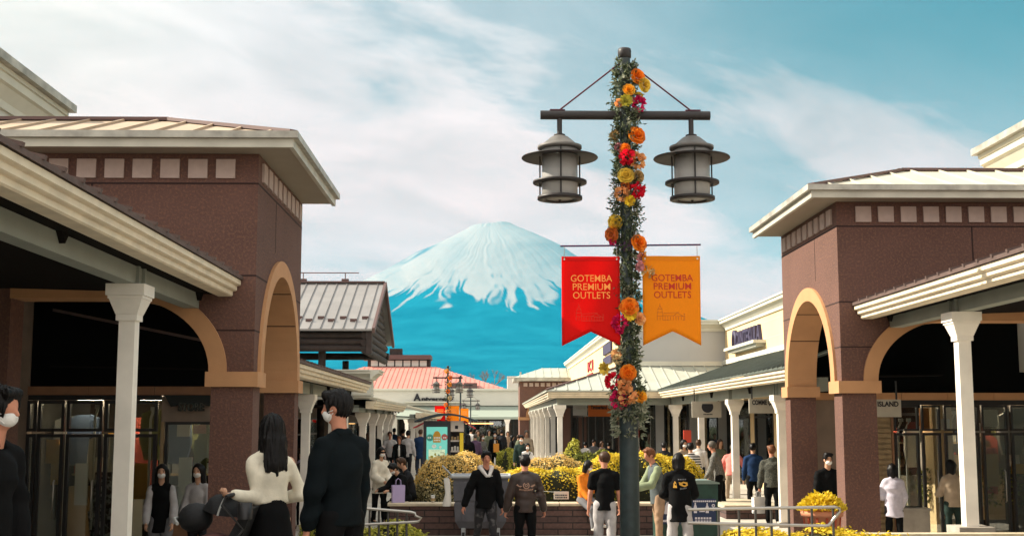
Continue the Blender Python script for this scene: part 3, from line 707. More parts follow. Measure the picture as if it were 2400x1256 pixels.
def left_shop():
    t = thing('shop_facade', (-6.5, 20.9, FLOOR), 'shop front with black framed glass doors and dark STORE sign', 'shop')
    y = 20.92
    w = MB(); w.box(-9.5, -7.72, y, y + 0.2, FLOOR, 4.6); w.box(-7.72, -4.45, y, y + 0.2, 3.62, 5.2)
    obj('upper_wall', w, 'taupe_wall', t)
    obj('wall', MB().box(-5.5, -5.44, y, y + .2, FLOOR, 2.02).box(-5.44, -4.45, y, y + .2, 1.6, 2.02).box(-4.56, -4.45, y, y + .2, FLOOR, 1.6), 'taupe_wall', t)
    obj('shaded_wall', MB().box(-7.72, -4.45, y + 0.05, y + 0.2, 2.19, 3.62), 'shade_and_pane_black', t)  # wall under the arcade, its shade painted in as black
    b = MB()
    for x0, x1 in ((-7.72, -6.72), (-6.71, -5.62), (-5.61, -4.43)): b.box(x0, x1, y - 0.06, y + 0.1, 2.045, 2.185)
    obj('band', b, 'trim_brown', t)
    obj('header', MB().box(-7.72, -5.5, y - .02, y + .1, 1.96, 2.04), 'black_metal', t)
    for x0, x1, dr in ((-7.72, -7.56, 0), (-7.54, -7.10, 1), (-7.06, -6.47, 1), (-6.43, -6.04, 1), (-6.0, -5.56, 0)):
        window(t, x0, x1, FLOOR + .01, 1.40, y, door=bool(dr), fr=0.055); window(t, x0, x1, 1.44, 1.95, y, fr=0.05)
    # narrow slatted panel and the display window under the sign
    m = MB(); m.box(-5.5, -5.44, y - .03, y - .001, FLOOR, 1.6)
    obj('slatted_panel', m, 'wood_slats', t)
    window(t, -5.42, -4.58, -0.05, 1.6, y, fr=0.045); obj('window_ledge', MB().box(-5.44, -4.56, y - .12, y + .05, FLOOR, -0.06), 'trim_brown', t)
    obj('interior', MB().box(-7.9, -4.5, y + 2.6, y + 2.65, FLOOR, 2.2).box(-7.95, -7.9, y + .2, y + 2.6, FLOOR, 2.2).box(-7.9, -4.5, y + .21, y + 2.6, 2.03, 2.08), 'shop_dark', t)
    stock(t, -7.7, -4.7, y + 0.7, y + 2.0, -0.5, 5, 10)
    for x in (-7.1, -6.0, -5.0): obj('added_light_strip', MB().box(x - .22, x + .22, y + 1.2, y + 1.3, 1.98, 2.02), 'shop_fill_glow', t)  # added strips that brighten the goods inside
    m = MB(); m.box(-7.42, -7.20, y + .35, y + .5, 0.55, 1.20); obj('colour_panel', m, 'mustard', t)
    m = MB(); m.box(-6.42, -6.22, y + .3, y + .34, 0.9, 1.40); obj('colour_panel', m, 'window_white', t)
    m = MB(); m.box(-7.2, -7.17, y + .3, y + .33, -0.3, 1.9); obj('reflection_rod', m, 'window_white', t)  # white rod imitating a bright streak reflected in the glass
left_shop()
def store_sign():
    t = thing('shop_sign', (-5.02, 20.8, 1.9), 'dark tapered shop sign with ragged STORE lettering under the brown band', 'sign')
    y = 20.84
    m = MB(); m.prism([(-5.44, 2.04), (-4.60, 2.04), (-4.68, 1.86), (-4.75, 1.865), (-4.80, 1.90), (-5.20, 1.90), (-5.25, 1.86), (-5.33, 1.85)], 'Y', y, y + 0.07); obj('board', m, 'sign_black', t)
    m = text_mesh('STORE', 0.19, 0.44, 0.012, bold=0.012).xf(facing_cam((-4.99, y - 0.006, 1.845))); obj('lettering', m, 'sign_black', t)
    m = text_mesh('STORE', 0.17, 0.40, 0.003, bold=-0.004).xf(facing_cam((-4.99, y - 0.022, 1.845))); obj('lettering', m, 'sign_letter_dim', t)
store_sign()
def right_shop():
    t = thing('shop_facade', (9.4, 25, FLOOR), 'glass fronted shop with orange band behind the white column on its block', 'shop')
    y = 25.0
    obj('upper_wall', MB().box(6.4, 12.5, y, y + .2, 4.0, 5.2), 'taupe_wall', t)
    obj('upper_band', MB().box(6.4, 12.5, y - .05, y + .2, 3.64, 3.99), 'terracotta_trim', t)
    obj('shaded_wall', MB().box(6.4, 12.5, y + 0.05, y + 0.2, 2.185, 3.635), 'shade_and_pane_black', t)  # upper shop wall, with the arcade shade painted in as black
    b = MB(); x = 6.4
    while x < 12.4: b.box(x, x + 0.93, y - 0.07, y + 0.1, 2.035, 2.18); x += 0.94
    obj('band', b, 'terracotta_trim', t)
    obj('wall', MB().box(6.4, 7.72, y, y + .2, FLOOR, 2.03), 'taupe_wall', t)
    m = MB(); m.box(7.74, 8.06, y - .02, y + .1, FLOOR, 1.72)
    for k in range(22): m.box(7.76, 8.04, y - .045, y - .021, -0.6 + k * 0.105, -0.6 + k * 0.105 + 0.07)
    obj('slatted_panel', m, 'wood_slats', t); obj('panel_frame', MB().box(7.70, 7.74, y - .05, y + .1, FLOOR, 1.76).box(8.06, 8.10, y - .05, y + .1, FLOOR, 1.76), 'trim_brown', t)
    obj('header', MB().box(8.1, 12.5, y - .03, y + .1, 1.94, 2.03), 'black_metal', t)
    for x0, x1, dr in ((8.12, 8.62, 0), (8.68, 9.06, 1), (9.14, 9.50, 1), (9.55, 9.84, 0), (9.90, 10.42, 1), (10.49, 11.2, 0), (11.25, 12.0, 0)):
        window(t, x0, x1, (-0.12 if x0 < 8.5 else FLOOR + .01), 1.38, y, door=bool(dr), fr=0.05); window(t, x0, x1, 1.42, 1.93, y, fr=0.04)
    obj('display_base', MB().box(8.1, 8.66, y - .35, y + .1, FLOOR, -0.14).box(8.08, 8.68, y - .37, y + .1, -0.14, -0.09), 'concrete', t)
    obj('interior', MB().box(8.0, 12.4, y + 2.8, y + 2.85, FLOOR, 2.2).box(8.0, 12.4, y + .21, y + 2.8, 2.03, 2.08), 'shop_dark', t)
    for x in (8.6, 9.7, 10.8): obj('added_light_strip', MB().box(x - .22, x + .22, y + 1.3, y + 1.4, 1.98, 2.02), 'shop_fill_glow', t)  # light strips added to lift the dark interior
    stock(t, 8.2, 12.0, y + 0.7, y + 2.2, -0.5, 8, 12)
right_shop()
def pane_reflections():  # rods, panels and leaves put in to imitate reflections in the glass
    lft = [o for o in bpy.data.objects if o.name.startswith('shop_facade') and o['label'].startswith('shop front')][0]; rgt = [o for o in bpy.data.objects if o.name.startswith('shop_facade') and o is not lft][0]
    def rod(t, x, y, z0, z1): obj('reflection_rod', MB().tube([(x, y, z0), (x, y, z1 - .14), (x + .03, y - .03, z1 - .06), (x + .05, y - .04, z1)], .022, 8).box(x + .01, x + .09, y - .07, y - .01, z1, z1 + .07), 'window_white', t)
    for x, z1 in ((-7.25, 1.85), (-6.72, 1.82), (-6.17, 1.80), (-5.78, 1.78)): rod(lft, x, 21.3, -.2, z1)
    for x, z0, z1, m in ((-7.46, .9, 1.3, 'mustard'), (-6.95, .2, .9, 'shop_white'), (-6.62, 1.0, 1.35, 'shop_grey'), (-5.95, .3, .9, 'mustard'), (-5.2, .2, 1.0, 'shop_white'), (-4.95, .7, 1.3, 'shop_olive'), (-5.25, 1.35, 1.55, 'shop_white'), (-4.98, 1.4, 1.55, 'petal_peach2')): obj('colour_panel', MB().box(x - .11, x + .11, 21.42, 21.45, z0, z1), m, lft)
    g = MB().frustum(-6.6, 21.55, .18, .13, .1, .75, 0, .12, .1); g.frustum(-6.6, 21.55, .13, .22, -.65, .099, 0, .1, .14); obj('garment', g, 'plaid_grey', lft); 
    for x, z1 in ((8.32, 1.6), (8.48, 1.6), (9.42, 1.75), (9.98, 1.3)): rod(rgt, x, 25.35, -.1, z1)
    for x, w, z0, z1, m in ((8.86, .10, 1.46, 1.88, 'mustard_orange'), (9.62, .10, 1.5, 1.9, 'shop_red'), (8.62, .12, 1.44, 1.60, 'shop_red'), (9.28, .09, 1.44, 1.66, 'shop_white'), (10.2, .16, 1.5, 1.85, 'shop_white'), (10.75, .2, 1.5, 1.88, 'shop_grey'), (10.2, .14, .3, .95, 'shop_tan'), (10.8, .2, .55, .75, 'mustard')): obj('colour_panel', MB().box(x - w, x + w, 25.30, 25.33, z0, z1), m, rgt)
    r = random.Random(12); l = MB()
    for k in range(900):
        x = r.choice((r.uniform(8.75, 9.35), r.uniform(9.95, 11.1))); p = Vector((x, 25.6 + r.uniform(-.1, .1), r.uniform(-.1, .62))); d = Vector((r.uniform(-1, 1), r.uniform(-1, .2), r.uniform(-.5, 1))).normalized() * .07; q = d.cross(Vector((r.uniform(-1, 1), .3, 1))).normalized() * .03
        l.add([p, p + d * .5 + q, p + d, p + d * .5 - q], [(0, 1, 2, 3)])
    obj('reflection_foliage', l, 'reflection_leaf', rgt)
mat('petal_peach2', (.6, .3, .2), .8); mat('mustard_orange', (.65, .24, .03), .8); leaf_mat('reflection_leaf', (.05, .07, .015), (.14, .17, .03), (.3, .3, .06))
mat('plaid_grey', (.03, .03, .03), .9, col2=(.32, .32, .30), nscale=16, thr=(.42, .58), detail=1)
pane_reflections()
def storehouse(s, label):
    """the taller shop building rising behind a corner tower"""
    if s < 0: xw, y0, y1, zt, xo, yf = -8.15, 18.9, 22.6, 7.35, -16.0, -6.0
    else: xw, y0, y1, zt, xo, yf = 10.75, 18.0, 25.9, 7.32, 19.0, -6.0
    t = thing('shop_building', ((xw + xo) / 2, (y0 + y1) / 2, FLOOR), label, 'building', 'shop buildings behind the towers')
    m = MB(); m.box(xw, xo, y0, y1 + 3, 2.6 if s > 0 else FLOOR, zt - 0.4); 
    if s < 0: m.box(xw, xo, yf, y0 - .002, FLOOR, 4.7)
    else: m.box(xw + 1.6, xo, yf, y0 - .002, FLOOR, 4.7)
    obj('wall', m, 'pale_wall', t)
    c = MB(); cornice(c, 'Y', y0 - .3, y1, xw, zt - .05, -s, 0.55); cornice(c, 'X', min(xw, xo), max(xw, xo), y0, zt - .05, -1, 0.55); obj('cornice', c, 'pale_cornice', t)
    r = MB(); r.box(xw - s * 0.42, xo, y0 - .42, y1 + .08, zt - .048, zt + .09); obj('gutter', r, 'gutter_metal', t)
    r = MB(); r.slab([(xw - s * .36, y0 - .36, zt + .1), (xw - s * .36, y1, zt + .1), (xo, y1, zt + 1.6), (xo, y0 - .36, zt + 1.6)], .05); obj('roof', r, 'roof_metal', t)
storehouse(-1, 'pale building with heavy cornice above the peach tower roof')
storehouse(1, 'pale building with heavy cornice above the grey tower roof')

def left_far_shops():
    t = thing('shop_row', (-7.4, 36, FLOOR), 'row of small shop windows glowing behind the low arcades beyond the stroller', 'shops')
    w = MB(); w.box(-8.2, -7.4, 20.98, 35.4, 2.6, 3.6); w.box(-8.2, -7.4, 20.98, 35.4, FLOOR, FLOOR + .3); w.box(-7.5, -6.6, 36.3, 50, 1.75, 2.85); w.box(-7.5, -6.6, 36.3, 50, FLOOR, FLOOR + .25)
    w.box(-7.4, -6.4, 50.5, 72, 1.6, 2.9); w.box(-7.4, -6.4, 50.5, 72, FLOOR, FLOOR + .2); w.box(-8.2, -6.4, 35.4, 36.2, FLOOR, 3.4)
    for y in (24.2, 27.4, 30.6, 33.8): w.box(-8.2, -7.4, y - .25, y + .25, FLOOR + .3, 2.6)
    for y in (36.5, 40.5, 44.5, 48.5): w.box(-7.5, -6.6, y - .2, y + .2, FLOOR + .25, 1.75)
    for y in (51, 56, 61, 66, 71): w.box(-7.4, -6.4, y - .25, y + .25, FLOOR + .2, 1.6)
    obj('wall', w, 'taupe_wall', t)
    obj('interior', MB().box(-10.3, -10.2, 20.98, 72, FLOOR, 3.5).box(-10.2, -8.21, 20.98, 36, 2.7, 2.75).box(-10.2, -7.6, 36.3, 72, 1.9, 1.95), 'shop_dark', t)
    for y in (24.45, 27.65, 30.85): side_window(t, -7.45, y, y + 2.7, FLOOR + .3, 2.6, -1)
    for y in (36.7, 40.7, 44.7): side_window(t, -6.65, y, y + 3.6, FLOOR + .25, 1.75, -1)
    for y in (51.25, 56.25, 61.25): side_window(t, -6.45, y, y + 4.5, FLOOR + .2, 1.6, -1)
    r = random.Random(4)
    for k in range(14):
        y = 24 + k * 3.1; x = -8.0 - r.random() * .6; m = MB(); z = r.uniform(0.2, .9); m.box(x - .05, x, y, y + r.uniform(.5, 1.1), z, z + r.uniform(.4, .8)); obj('shelf_goods', m, r.choice(CLOTH + ['mustard']), t)
    m = MB().box(-6.72, -6.60, 37.2, 38.1, 0.95, 1.35); obj('lit_panel', m, 'lit_red', t)
    m = MB().box(-7.2, -7.1, 41.2, 43.8, 0.5, 1.3); obj('lit_panel', m, 'lit_sign', t)
left_far_shops()
def gable_block():
    t = thing('parapet_block', (-4.9, 37, FLOOR), 'small pale parapet block with a dark square window past the arcade eave', 'building')
    y = 36.2
    obj('wall', MB().box(-6.6, -3.52, y, y + 1.2, 2.25, 2.95), 'pale_wall', t)
    c = MB(); cornice(c, 'X', -6.6, -3.5, y, 3.1, -1, .28); cornice(c, 'Y', y - .2, y + 1.2, -3.5, 3.1, 1, .28); obj('cornice', c, 'pale_cornice', t)
    obj('ledge', MB().box(-4.0, -3.4, y - .14, y - .001, 2.36, 2.43).box(-3.95, -3.45, y - .1, y - .001, 2.29, 2.358), 'pale_cornice', t)
    f = obj('window', MB().box(-3.84, -3.66, y - .03, y + .02, 2.5, 2.82), 'pale_cornice', t); obj('pane', MB().box(-3.82, -3.68, y - .04, y - .031, 2.52, 2.80), 'shade_and_pane_black', f)
gable_block()

def right_shops():
    t = thing('shop_building', (9.6, 36, FLOOR), 'cream parapet building with dark carved lettering above the green arcade roof', 'building')
    X = 9.02; zt = 5.42
    w = MB(); w.box(X, 16, 25.3, 47.5, 3.75, zt); w.box(X, X + .4, 25.3, 47.5, 2.35, 3.75); w.box(X, X + .4, 25.3, 47.5, FLOOR, FLOOR + .35)
    for y in (25.31, 28.2, 31.8, 35.4, 39, 42.6, 46.2): w.box(X, X + .4, y, y + .6, FLOOR + .35, 2.35)
    obj('wall', w, 'cream_wall', t)
    g = MB(); g.box(5.04, 16, 47.52, 80, 2.5, zt); g.box(5.04, 9.4, 47.52, 47.9, FLOOR, FLOOR + .3); g.box(5.04, 5.5, 47.9, 80, FLOOR, FLOOR + .3)
    for x in (5.04, 6.3, 7.6, 8.7): g.box(x, x + .32, 47.52, 47.9, FLOOR + .3, 2.5)
    obj('wall', g, 'grey_wall', t)
    f = MB(); f.box(5.0, 5.039, 47.52, 80, 3.6, zt - .3); obj('street_face', f, 'cream_wall', t)
    c = MB(); cornice(c, 'Y', 25.3, 47.2, X, zt + .06, -1, .42); cornice(c, 'X', 4.75, 9.0, 47.52, zt + .06, -1, .42); cornice(c, 'Y', 47.3, 80, 5.0, zt - .06, -1, .42); obj('cornice', c, 'pale_cornice', t)
    l = MB(); l.box(X - .12, X - .001, 25.3, 47.4, 3.76, 3.93); l.box(5.04, 8.9, 47.4, 47.519, 3.72, 3.90); obj('ledge', l, 'pale_cornice', t)
    j = MB()
    for z in (4.3, 4.85): j.box(X - .003, X + .01, 25.3, 47.5, z, z + .012); j.box(5.04, 9, 47.517, 47.53, z, z + .012)
    for y in (30, 34, 38, 42): j.box(X - .004, X + .01, y, y + .012, 3.93, 5.0)
    for x in (6.2, 7.6): j.box(x, x + .012, 47.516, 47.53, 3.9, 5.0)
    obj('joint', j, 'grey_wall', t)
    # relief lettering on a small shelf
    m = text_mesh('QINTEKULA', 0.95, 4.1, 0.05, bold=0.03); M = Matrix(((0, 0, -1, X - .06), (-1, 0, 0, 42.9), (0, 1, 0, 4.52), (0, 0, 0, 1)))
    m.v = [(p[0], p[1] * .8, p[2]) for p in m.v]; obj('lettering', m.xf(M), 'navy_ink', t)
    m = MB().lathe([(0.20, -.06), (0.33, -.06), (0.33, .06), (0.20, .06), (0.20, -.06)], (0, 0, 0), 20); m.xf(Matrix.Translation((X - .08, 45.2, 4.52)) @ Matrix.Rotation(R(90), 4, 'Y') @ Matrix.Diagonal((1.25, 1, 1, 1))); obj('emblem', m, 'navy_ink', t)
    s = MB(); s.box(X - .42, X - .001, 40.4, 45.6, 4.17, 4.27); s.box(X - .3, X - .001, 40.6, 45.4, 4.07, 4.168); obj('sign_shelf', s, 'pale_cornice', t)
    for y in (25.95, 28.9, 32.5, 36.1, 39.7, 43.3): side_window(t, X + .05, y, y + (2.2 if y < 26 else 2.8), FLOOR + .35, 2.35, 1)
    for x in (5.36, 6.62, 7.92): window(t, x, x + (.94 if x < 7 else .78), FLOOR + .3, 2.5, 47.6)
    for k in range(7): side_window(t, 5.2, 48.2 + 4.4 * k, 52.3 + 4.4 * k, FLOOR + .3, 2.5, 1)
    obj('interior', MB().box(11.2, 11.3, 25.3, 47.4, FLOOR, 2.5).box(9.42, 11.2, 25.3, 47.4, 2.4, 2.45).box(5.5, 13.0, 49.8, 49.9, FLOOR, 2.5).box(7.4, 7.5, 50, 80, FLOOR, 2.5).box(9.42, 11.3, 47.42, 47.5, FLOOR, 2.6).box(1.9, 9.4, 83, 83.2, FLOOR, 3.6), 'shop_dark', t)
    r = random.Random(9)
    for k in range(16):
        y = 25.5 + k * 1.35; x = 9.9 + r.random() * .9; m = MB(); z = r.uniform(-0.2, .7); m.box(x, x + .06, y, y + r.uniform(.4, .8), z, z + r.uniform(.5, 1.0)); obj('shelf_goods', m, r.choice(CLOTH), t)
    # signs on the street face
    m = MB(); m.box(4.93, 5.0, 62.6, 66.4, 4.42, 4.95)
    def letters(body, yc, zc, wy, hz, mt):
        q = text_mesh(body, hz * 1.35, wy, 0.02, bold=.02).xf(Matrix(((0, 0, -1, 4.96), (-1, 0, 0, yc), (0, 1, 0, zc), (0, 0, 0, 1)))); obj('lettering', q, mt, t)
    letters('K1', 61.8, 4.33, 3.2, .5, 'red_ink'); obj('sign_panel', MB().box(4.92, 4.995, 60.4, 63.4, 3.86, 3.98), 'red_ink', t)
    obj('sign_panel', MB().box(4.92, 4.995, 50.8, 54.4, 4.48, 4.88), 'navy_ink', t); obj('sign_panel', MB().box(4.92, 4.995, 50.8, 54.4, 4.03, 4.36), 'navy_ink', t)
    s = MB(); s.box(4.6, 4.999, 57, 63, 3.62, 3.72); obj('sign_shelf', s, 'pale_cornice', t)
right_shops()
def far_tower():
    t = thing('corner_tower', (3.4, 79, FLOOR), 'distant small brown tower beyond the row of receding white columns', 'tower', 'brown corner towers')
    w = MB(); w.prism([(1.82, FLOOR), (1.82, 4.12), (5.0, 4.12), (5.0, FLOOR), (4.4, FLOOR), (4.4, 1.9)] + arc(3.4, 1.9, 1.0, 0, 180, 12) + [(2.4, FLOOR)], 'Y', 78, 78.5)
    w.box(1.82, 2.3, 78.502, 82, FLOOR, 4.12); obj('wall', w, 'brown_render', t)
    a = MB(); ring(a, 'Y', 3.4, 1.9, 1.0, 1.2, 0, 180, 77.95, 78.05, 14); obj('arch_trim', a, 'terracotta_trim', t)
    obj('impost', MB().box(1.75, 2.45, 77.93, 78.6, 1.70, 1.89), 'terracotta_trim', t)
    for k in range(8): obj('dentil', MB().box(2.06 + .36 * k, 2.30 + .36 * k, 77.96, 78.02, 3.80, 4.02), 'dentil', t)
    obj('gutter', MB().box(1.42, 5.0, 77.5, 82, 4.13, 4.34), 'gutter_metal', t)
    r = MB(); r.add([(1.42, 77.5, 4.345), (5, 77.5, 4.345), (5, 82, 4.345), (1.42, 82, 4.345), (3.3, 79.7, 5.02), (5, 79.7, 5.02)], [(0, 1, 5, 4), (2, 3, 4, 5), (3, 0, 4)]); 
    for k in range(7): 
        x = 1.8 + k * .5; f = min(1, (x - 1.42) / 1.88); r.bar((x, 77.5, 4.36), (x, 77.5 + 2.2 * f, 4.36 + .675 * f), .04, .03)
    obj('roof', r, 'roof_pale', t)
far_tower()
def far_hall():
    t = thing('market_hall', (-4, 106, FLOOR), 'wide pale hall with pink hipped roof and dark roof lantern closing the street', 'building')
    obj('wall', MB().box(-16, 2.5, 100, 118, 2.9, 4.1).box(-16, 2.5, 103, 118, FLOOR, 2.9).box(-16, -7.5, 100.01, 103, FLOOR, 2.9), 'pale_wall', t)
    c = MB(); c.box(-16, 2.6, 99.8, 100.3, 4.1, 4.25); obj('cornice', c, 'pale_cornice', t)
    r = MB(); A = [(-16, 100.6, 4.25), (1.25, 100.6, 4.25), (1.25, 120, 4.25), (-16, 120, 4.25), (-4.8, 109.6, 6.4), (-11.2, 109.6, 6.4), (-4.8, 111, 6.4), (-11.2, 111, 6.4)]
    r.add(A, [(0, 1, 4, 5), (1, 2, 6, 4), (2, 3, 7, 6), (3, 0, 5, 7), (5, 4, 6, 7)])
    for k in range(44):
        x = -15.8 + k * .39
        if x < -11.2: f = (x + 16) / 4.8
        elif x < -4.8: f = 1
        else: f = max(0, (1.25 - x) / 6.05)
        if f > .03: r.bar((x, 100.6, 4.27), (x, 100.6 + 9 * f, 4.27 + 2.15 * f), .05, .04)
    obj('roof', r, 'pink_roof', t)
    la = MB(); la.box(-10.9, -5.4, 109.9, 112, 6.2, 7.05); lo = obj('roof_lantern', la, 'log_wood', t)
    for k in range(7): obj('pane', MB().box(-10.6 + .72 * k, -10.0 + .72 * k, 109.86, 109.9, 6.48, 6.98), 'window_white', lo)
    ro = MB(); ro.box(-11.4, -5.3, 109.4, 112.5, 7.06, 7.45); obj('lantern_roof', ro, 'roof_cap', lo)
    obj('chimney', MB().box(-9.0, -7.9, 110.2, 111.2, 7.452, 8.05), 'log_wood', t)
    for x0, x1 in ((-3.4, -2.5), (-2.2, -1.1)): obj('dormer', MB().box(x0, x1, 100.5, 101.8, 4.26, 4.72), 'roof_cap', t)
    ca = MB(); ca.slab([(-7.4, 100.2, 2.88), (2.5, 100.2, 2.88), (2.5, 98.0, 1.98), (-7.4, 98.0, 1.98)], .08); ca.box(-7.4, 2.5, 97.95, 98.05, 1.80, 1.975); obj('canopy', ca, 'roof_green_pale', t)
    for x in (1.3, -3.0, -6.6): obj('post', MB().box(x - .13, x + .13, 98.1, 98.36, FLOOR, 1.80).frustum(x, 98.23, .14, .26, 1.45, 1.79), 'white_paint', t)
    s = MB(); s.box(-6.9, -2.0, 99.6, 99.99, 3.12, 3.22); obj('ledge', s, 'pale_cornice', t)
    obj('interior', MB().box(-7.4, 2.5, 101.5, 101.6, FLOOR, 2.88), 'shop_dark', t)
    for x in (-6.8, -4.6, -2.4, -0.2): window(t, x, x + 2.1, FLOOR, 1.75, 100.3, fr=.1)
    obj('lit_panel', MB().box(-2.0, .2, 100.05, 100.1, 1.42, 1.52), 'lit_sign', t)
    m = text_mesh('A', .75, None, .05, bold=.03).xf(facing_cam((-5.9, 99.93, 3.52))); obj('lettering', m, 'ink', t)
    m = text_mesh('niversary', .34, 2.6, .05, bold=.02).xf(facing_cam((-4.25, 99.93, 3.42))); obj('lettering', m, 'ink', t)
mat('roof_green_pale', (0.27, 0.31, 0.26), .6)
far_hall()
def far_block():
    t = thing('plant_room', (3, 108, FLOOR), 'small pale rooftop block beside the distant tower roof', 'building')
    obj('wall', MB().box(1.45, 3.4, 107, 110, FLOOR, 5.35), 'pale_wall', t); obj('parapet', MB().box(1.4, 3.45, 106.95, 107.2, 5.352, 5.5), 'pale_cornice', t); obj('vent', MB().tube([(2.6, 108, 5.36), (2.6, 108, 5.9)], .08, 8), 'gutter_metal', t)
far_block()
def log_pavilion():
    t = thing('log_pavilion', (-9, 49.5, FLOOR), 'open log pavilion with steep grey metal roof on dark timber posts', 'pavilion')
    ya, yr, yb = 45, 49.9, 54.3; ze, zr = 4.95, 7.16; xg = -4.32; xl = -16
    r = MB(); r.slab([(xg, ya, ze), (xg, yr, zr), (xl, yr, zr), (xl, ya, ze)], .07); r.slab([(xg, yb, ze), (xg, yr, zr), (xl, yr, zr), (xl, yb, ze)], .07)
    k = xg - .25
    while k > xl: r.bar((k, ya, ze + .02), (k, yr, zr + .02), .022, .04); k -= .41
    obj('roof', r, 'log_roof', t)
    obj('ridge_cap', MB().box(xl, xg + .02, yr - .16, yr + .16, zr + .01, zr + .07), 'roof_cap', t)
    b = MB(); b.bar((xg + .05, ya, ze - .06), (xg + .05, yr, zr - .04), .1, .2); b.bar((xg + .05, yb, ze - .06), (xg + .05, yr, zr - .04), .1, .2); obj('barge_board', b, 'roof_cap', t)
    g = MB()
    for i in range(11):
        z = 4.2 + i * .27; f = max(0, min(1, (z - 4.95 + .2) / 2.3)); y0 = ya + .25 + 4.7 * f; y1 = yb - .2 - 4.2 * f
        if y1 - y0 > .3: g.tube([(xg - .3, y0, z), (xg - .3, y1, z)], .14, 8)
    obj('gable_logs', g, 'log_wood', t)
    for i in range(3):
        obj('beam', MB().tube([(xl, ya + .5, 4.28 + .24 * i), (xg - .1, ya + .5, 4.28 + .24 * i)], .13, 8), 'log_wood', t)
    obj('beam', MB().tube([(xl, yb - .5, 4.4), (xg - .1, yb - .5, 4.4)], .15, 8), 'log_wood', t)
    obj('ceiling_boards', MB().box(xl, xg - .4, ya + .6, yb - .6, 4.75, 4.8), 'log_wood', t)
    for x in (-6.25, -11.5): 
        for y in (46, 53.5): obj('post', MB().tube([(x, y, FLOOR), (x, y, 4.2)], .14, 10), 'log_wood', t)
    obj('corner_bracket', MB().box(xg - .22, xg - .02, ya + .1, ya + .35, 4.05, 4.9), 'log_wood', t)
    for i in range(22):
        x = xg - .35 - .41 * i; y = ya + (.72 if i % 2 else .98); z = ze + (y - ya) * (zr - ze) / (yr - ya); obj('snow_guard', MB().box(x - .12, x + .12, y - .04, y + .04, z, z + .1), 'roof_cap', t)
    rl = MB(); rl.tube([(xl, yr, zr + .42), (-5.35, yr, zr + .42)], .022, 6)
    for x in (-5.9, -7.6, -9.3, -11): rl.tube([(x, yr, zr + .05), (x, yr, zr + .42)], .02, 6); rl.box(x - .14, x + .14, yr - .1, yr + .1, zr + .07, zr + .17)
    obj('ridge_rail', rl, 'roof_cap', t)
log_pavilion()
def bare_tree(x, y, h, w, label, seed):
    r = random.Random(seed); t = thing('bare_tree', (x, y, FLOOR), label, 'tree')
    mb = MB(); br = MB()
    mb.tube([(x, y, FLOOR), (x + .1, y, h * .35), (x, y, h * .62)], [.26, .2, .12], 7)
    def grow(p, d, ln, rad, k):
        q = p + d * ln; br.tube([p, (p + q) / 2 + Vector((r.uniform(-.06, .06), 0, 0)) * ln, q], [rad, rad * .8, rad * .55], 4, cap=False)
        if k:
            for _ in range(4 if k > 1 else 5):
                nd = (d + Vector((r.uniform(-.8, .8), r.uniform(-.8, .8), r.uniform(-.15, .7)))).normalized(); grow(q, nd, ln * r.uniform(.55, .8), rad * .55, k - 1)
    for i in range(8):
        a = 2 * math.pi * i / 8; grow(Vector((x, y, h * (.40 + .03 * i))), Vector((math.cos(a) * w, math.sin(a), .75)).normalized(), h * .15, .07, 3)
    obj('trunk', mb, 'bark', t); obj('crown', br, 'bark', t)
mat('bark', (.16, .12, .10), .9)
bare_tree(-.5, 128, 7.6, 1.5, 'bare winter tree with pale twigs behind the pink roof', 2)
bare_tree(1.7, 134, 6.6, 1.6, 'smaller bare tree next to the pale rooftop block', 6)

# ---------------------------------------------------------------- boards hung across the walkways
def hanging_board(x0, x1, z0, z1, y, m, label, extra=None, cat='sign'):
    t = thing('hanging_sign', ((x0 + x1) / 2, y, z1), label, cat, 'signs hung under the arcades')
    obj('board', MB().box(x0, x1, y - .03, y + .03, z0, z1), m, t)
    obj('hanger', MB().box(x0 + .06, x0 + .09, y - .012, y + .012, z1, z1 + .35).box(x1 - .09, x1 - .06, y - .012, y + .012, z1, z1 + .35), 'black_metal', t)
    if extra: extra(t, y - .034)
    return t
mat('sign_red', (.55, .06, .03), .7)
hanging_board(7.10, 7.78, 1.69, 2.02, 23.5, 'sign_pale', 'pale sign reading ISLAND beside the wide brown pillar', lambda t, y: obj('lettering', text_mesh('ISLAND', .13, .40, .003, bold=.004).xf(facing_cam((7.53, y, 1.93))), 'ink', t))
hanging_board(6.14, 6.95, 1.80, 2.14, 29.5, 'sign_pale', 'pale sign reading COMME CA under the green arcade roof', lambda t, y: obj('lettering', text_mesh('COMME ÇA', .15, .52, .003, bold=.006).xf(facing_cam((6.47, y, 2.05))), 'ink', t))
def disc(t, y):
    m = MB(); m.prism(arc(6.28, 2.03, .17, 150, 390, 20), 'Y', y, y + .005); obj('emblem', m, 'ink', t)
    q = MB()
    for k in range(6): q.box(6.16 + k * .045, 6.195 + k * .045, y, y + .004, 1.80, 1.83)
    obj('lettering', q, 'ink', t)
hanging_board(5.83, 6.68, 1.72, 2.19, 36, 'sign_pale', 'pale sign with a big black disc under the arcade', disc)
def orange_txt(t, y):
    obj('lettering', text_mesh('Timberland', .2, .62, .004, bold=.008).xf(facing_cam((4.10, y, 2.14))), 'ink', t)
    m = MB(); m.lathe([(.045, -.003), (.07, -.003), (.07, .003), (.045, .003)], (0, 0, 0), 14); obj('emblem', m.xf(Matrix.Translation((4.52, y, 2.14)) @ Matrix.Rotation(R(90), 4, 'X')), 'ink', t)
hanging_board(3.70, 4.66, 1.80, 2.30, 47.2, 'sign_orange', 'orange sign with black script inside the hipped pavilion', orange_txt)
def grey_txt(t, y): obj('lettering', text_mesh('store', .16, .34, .004).xf(facing_cam((3.42, y, 2.12))), 'sign_taupe', t)
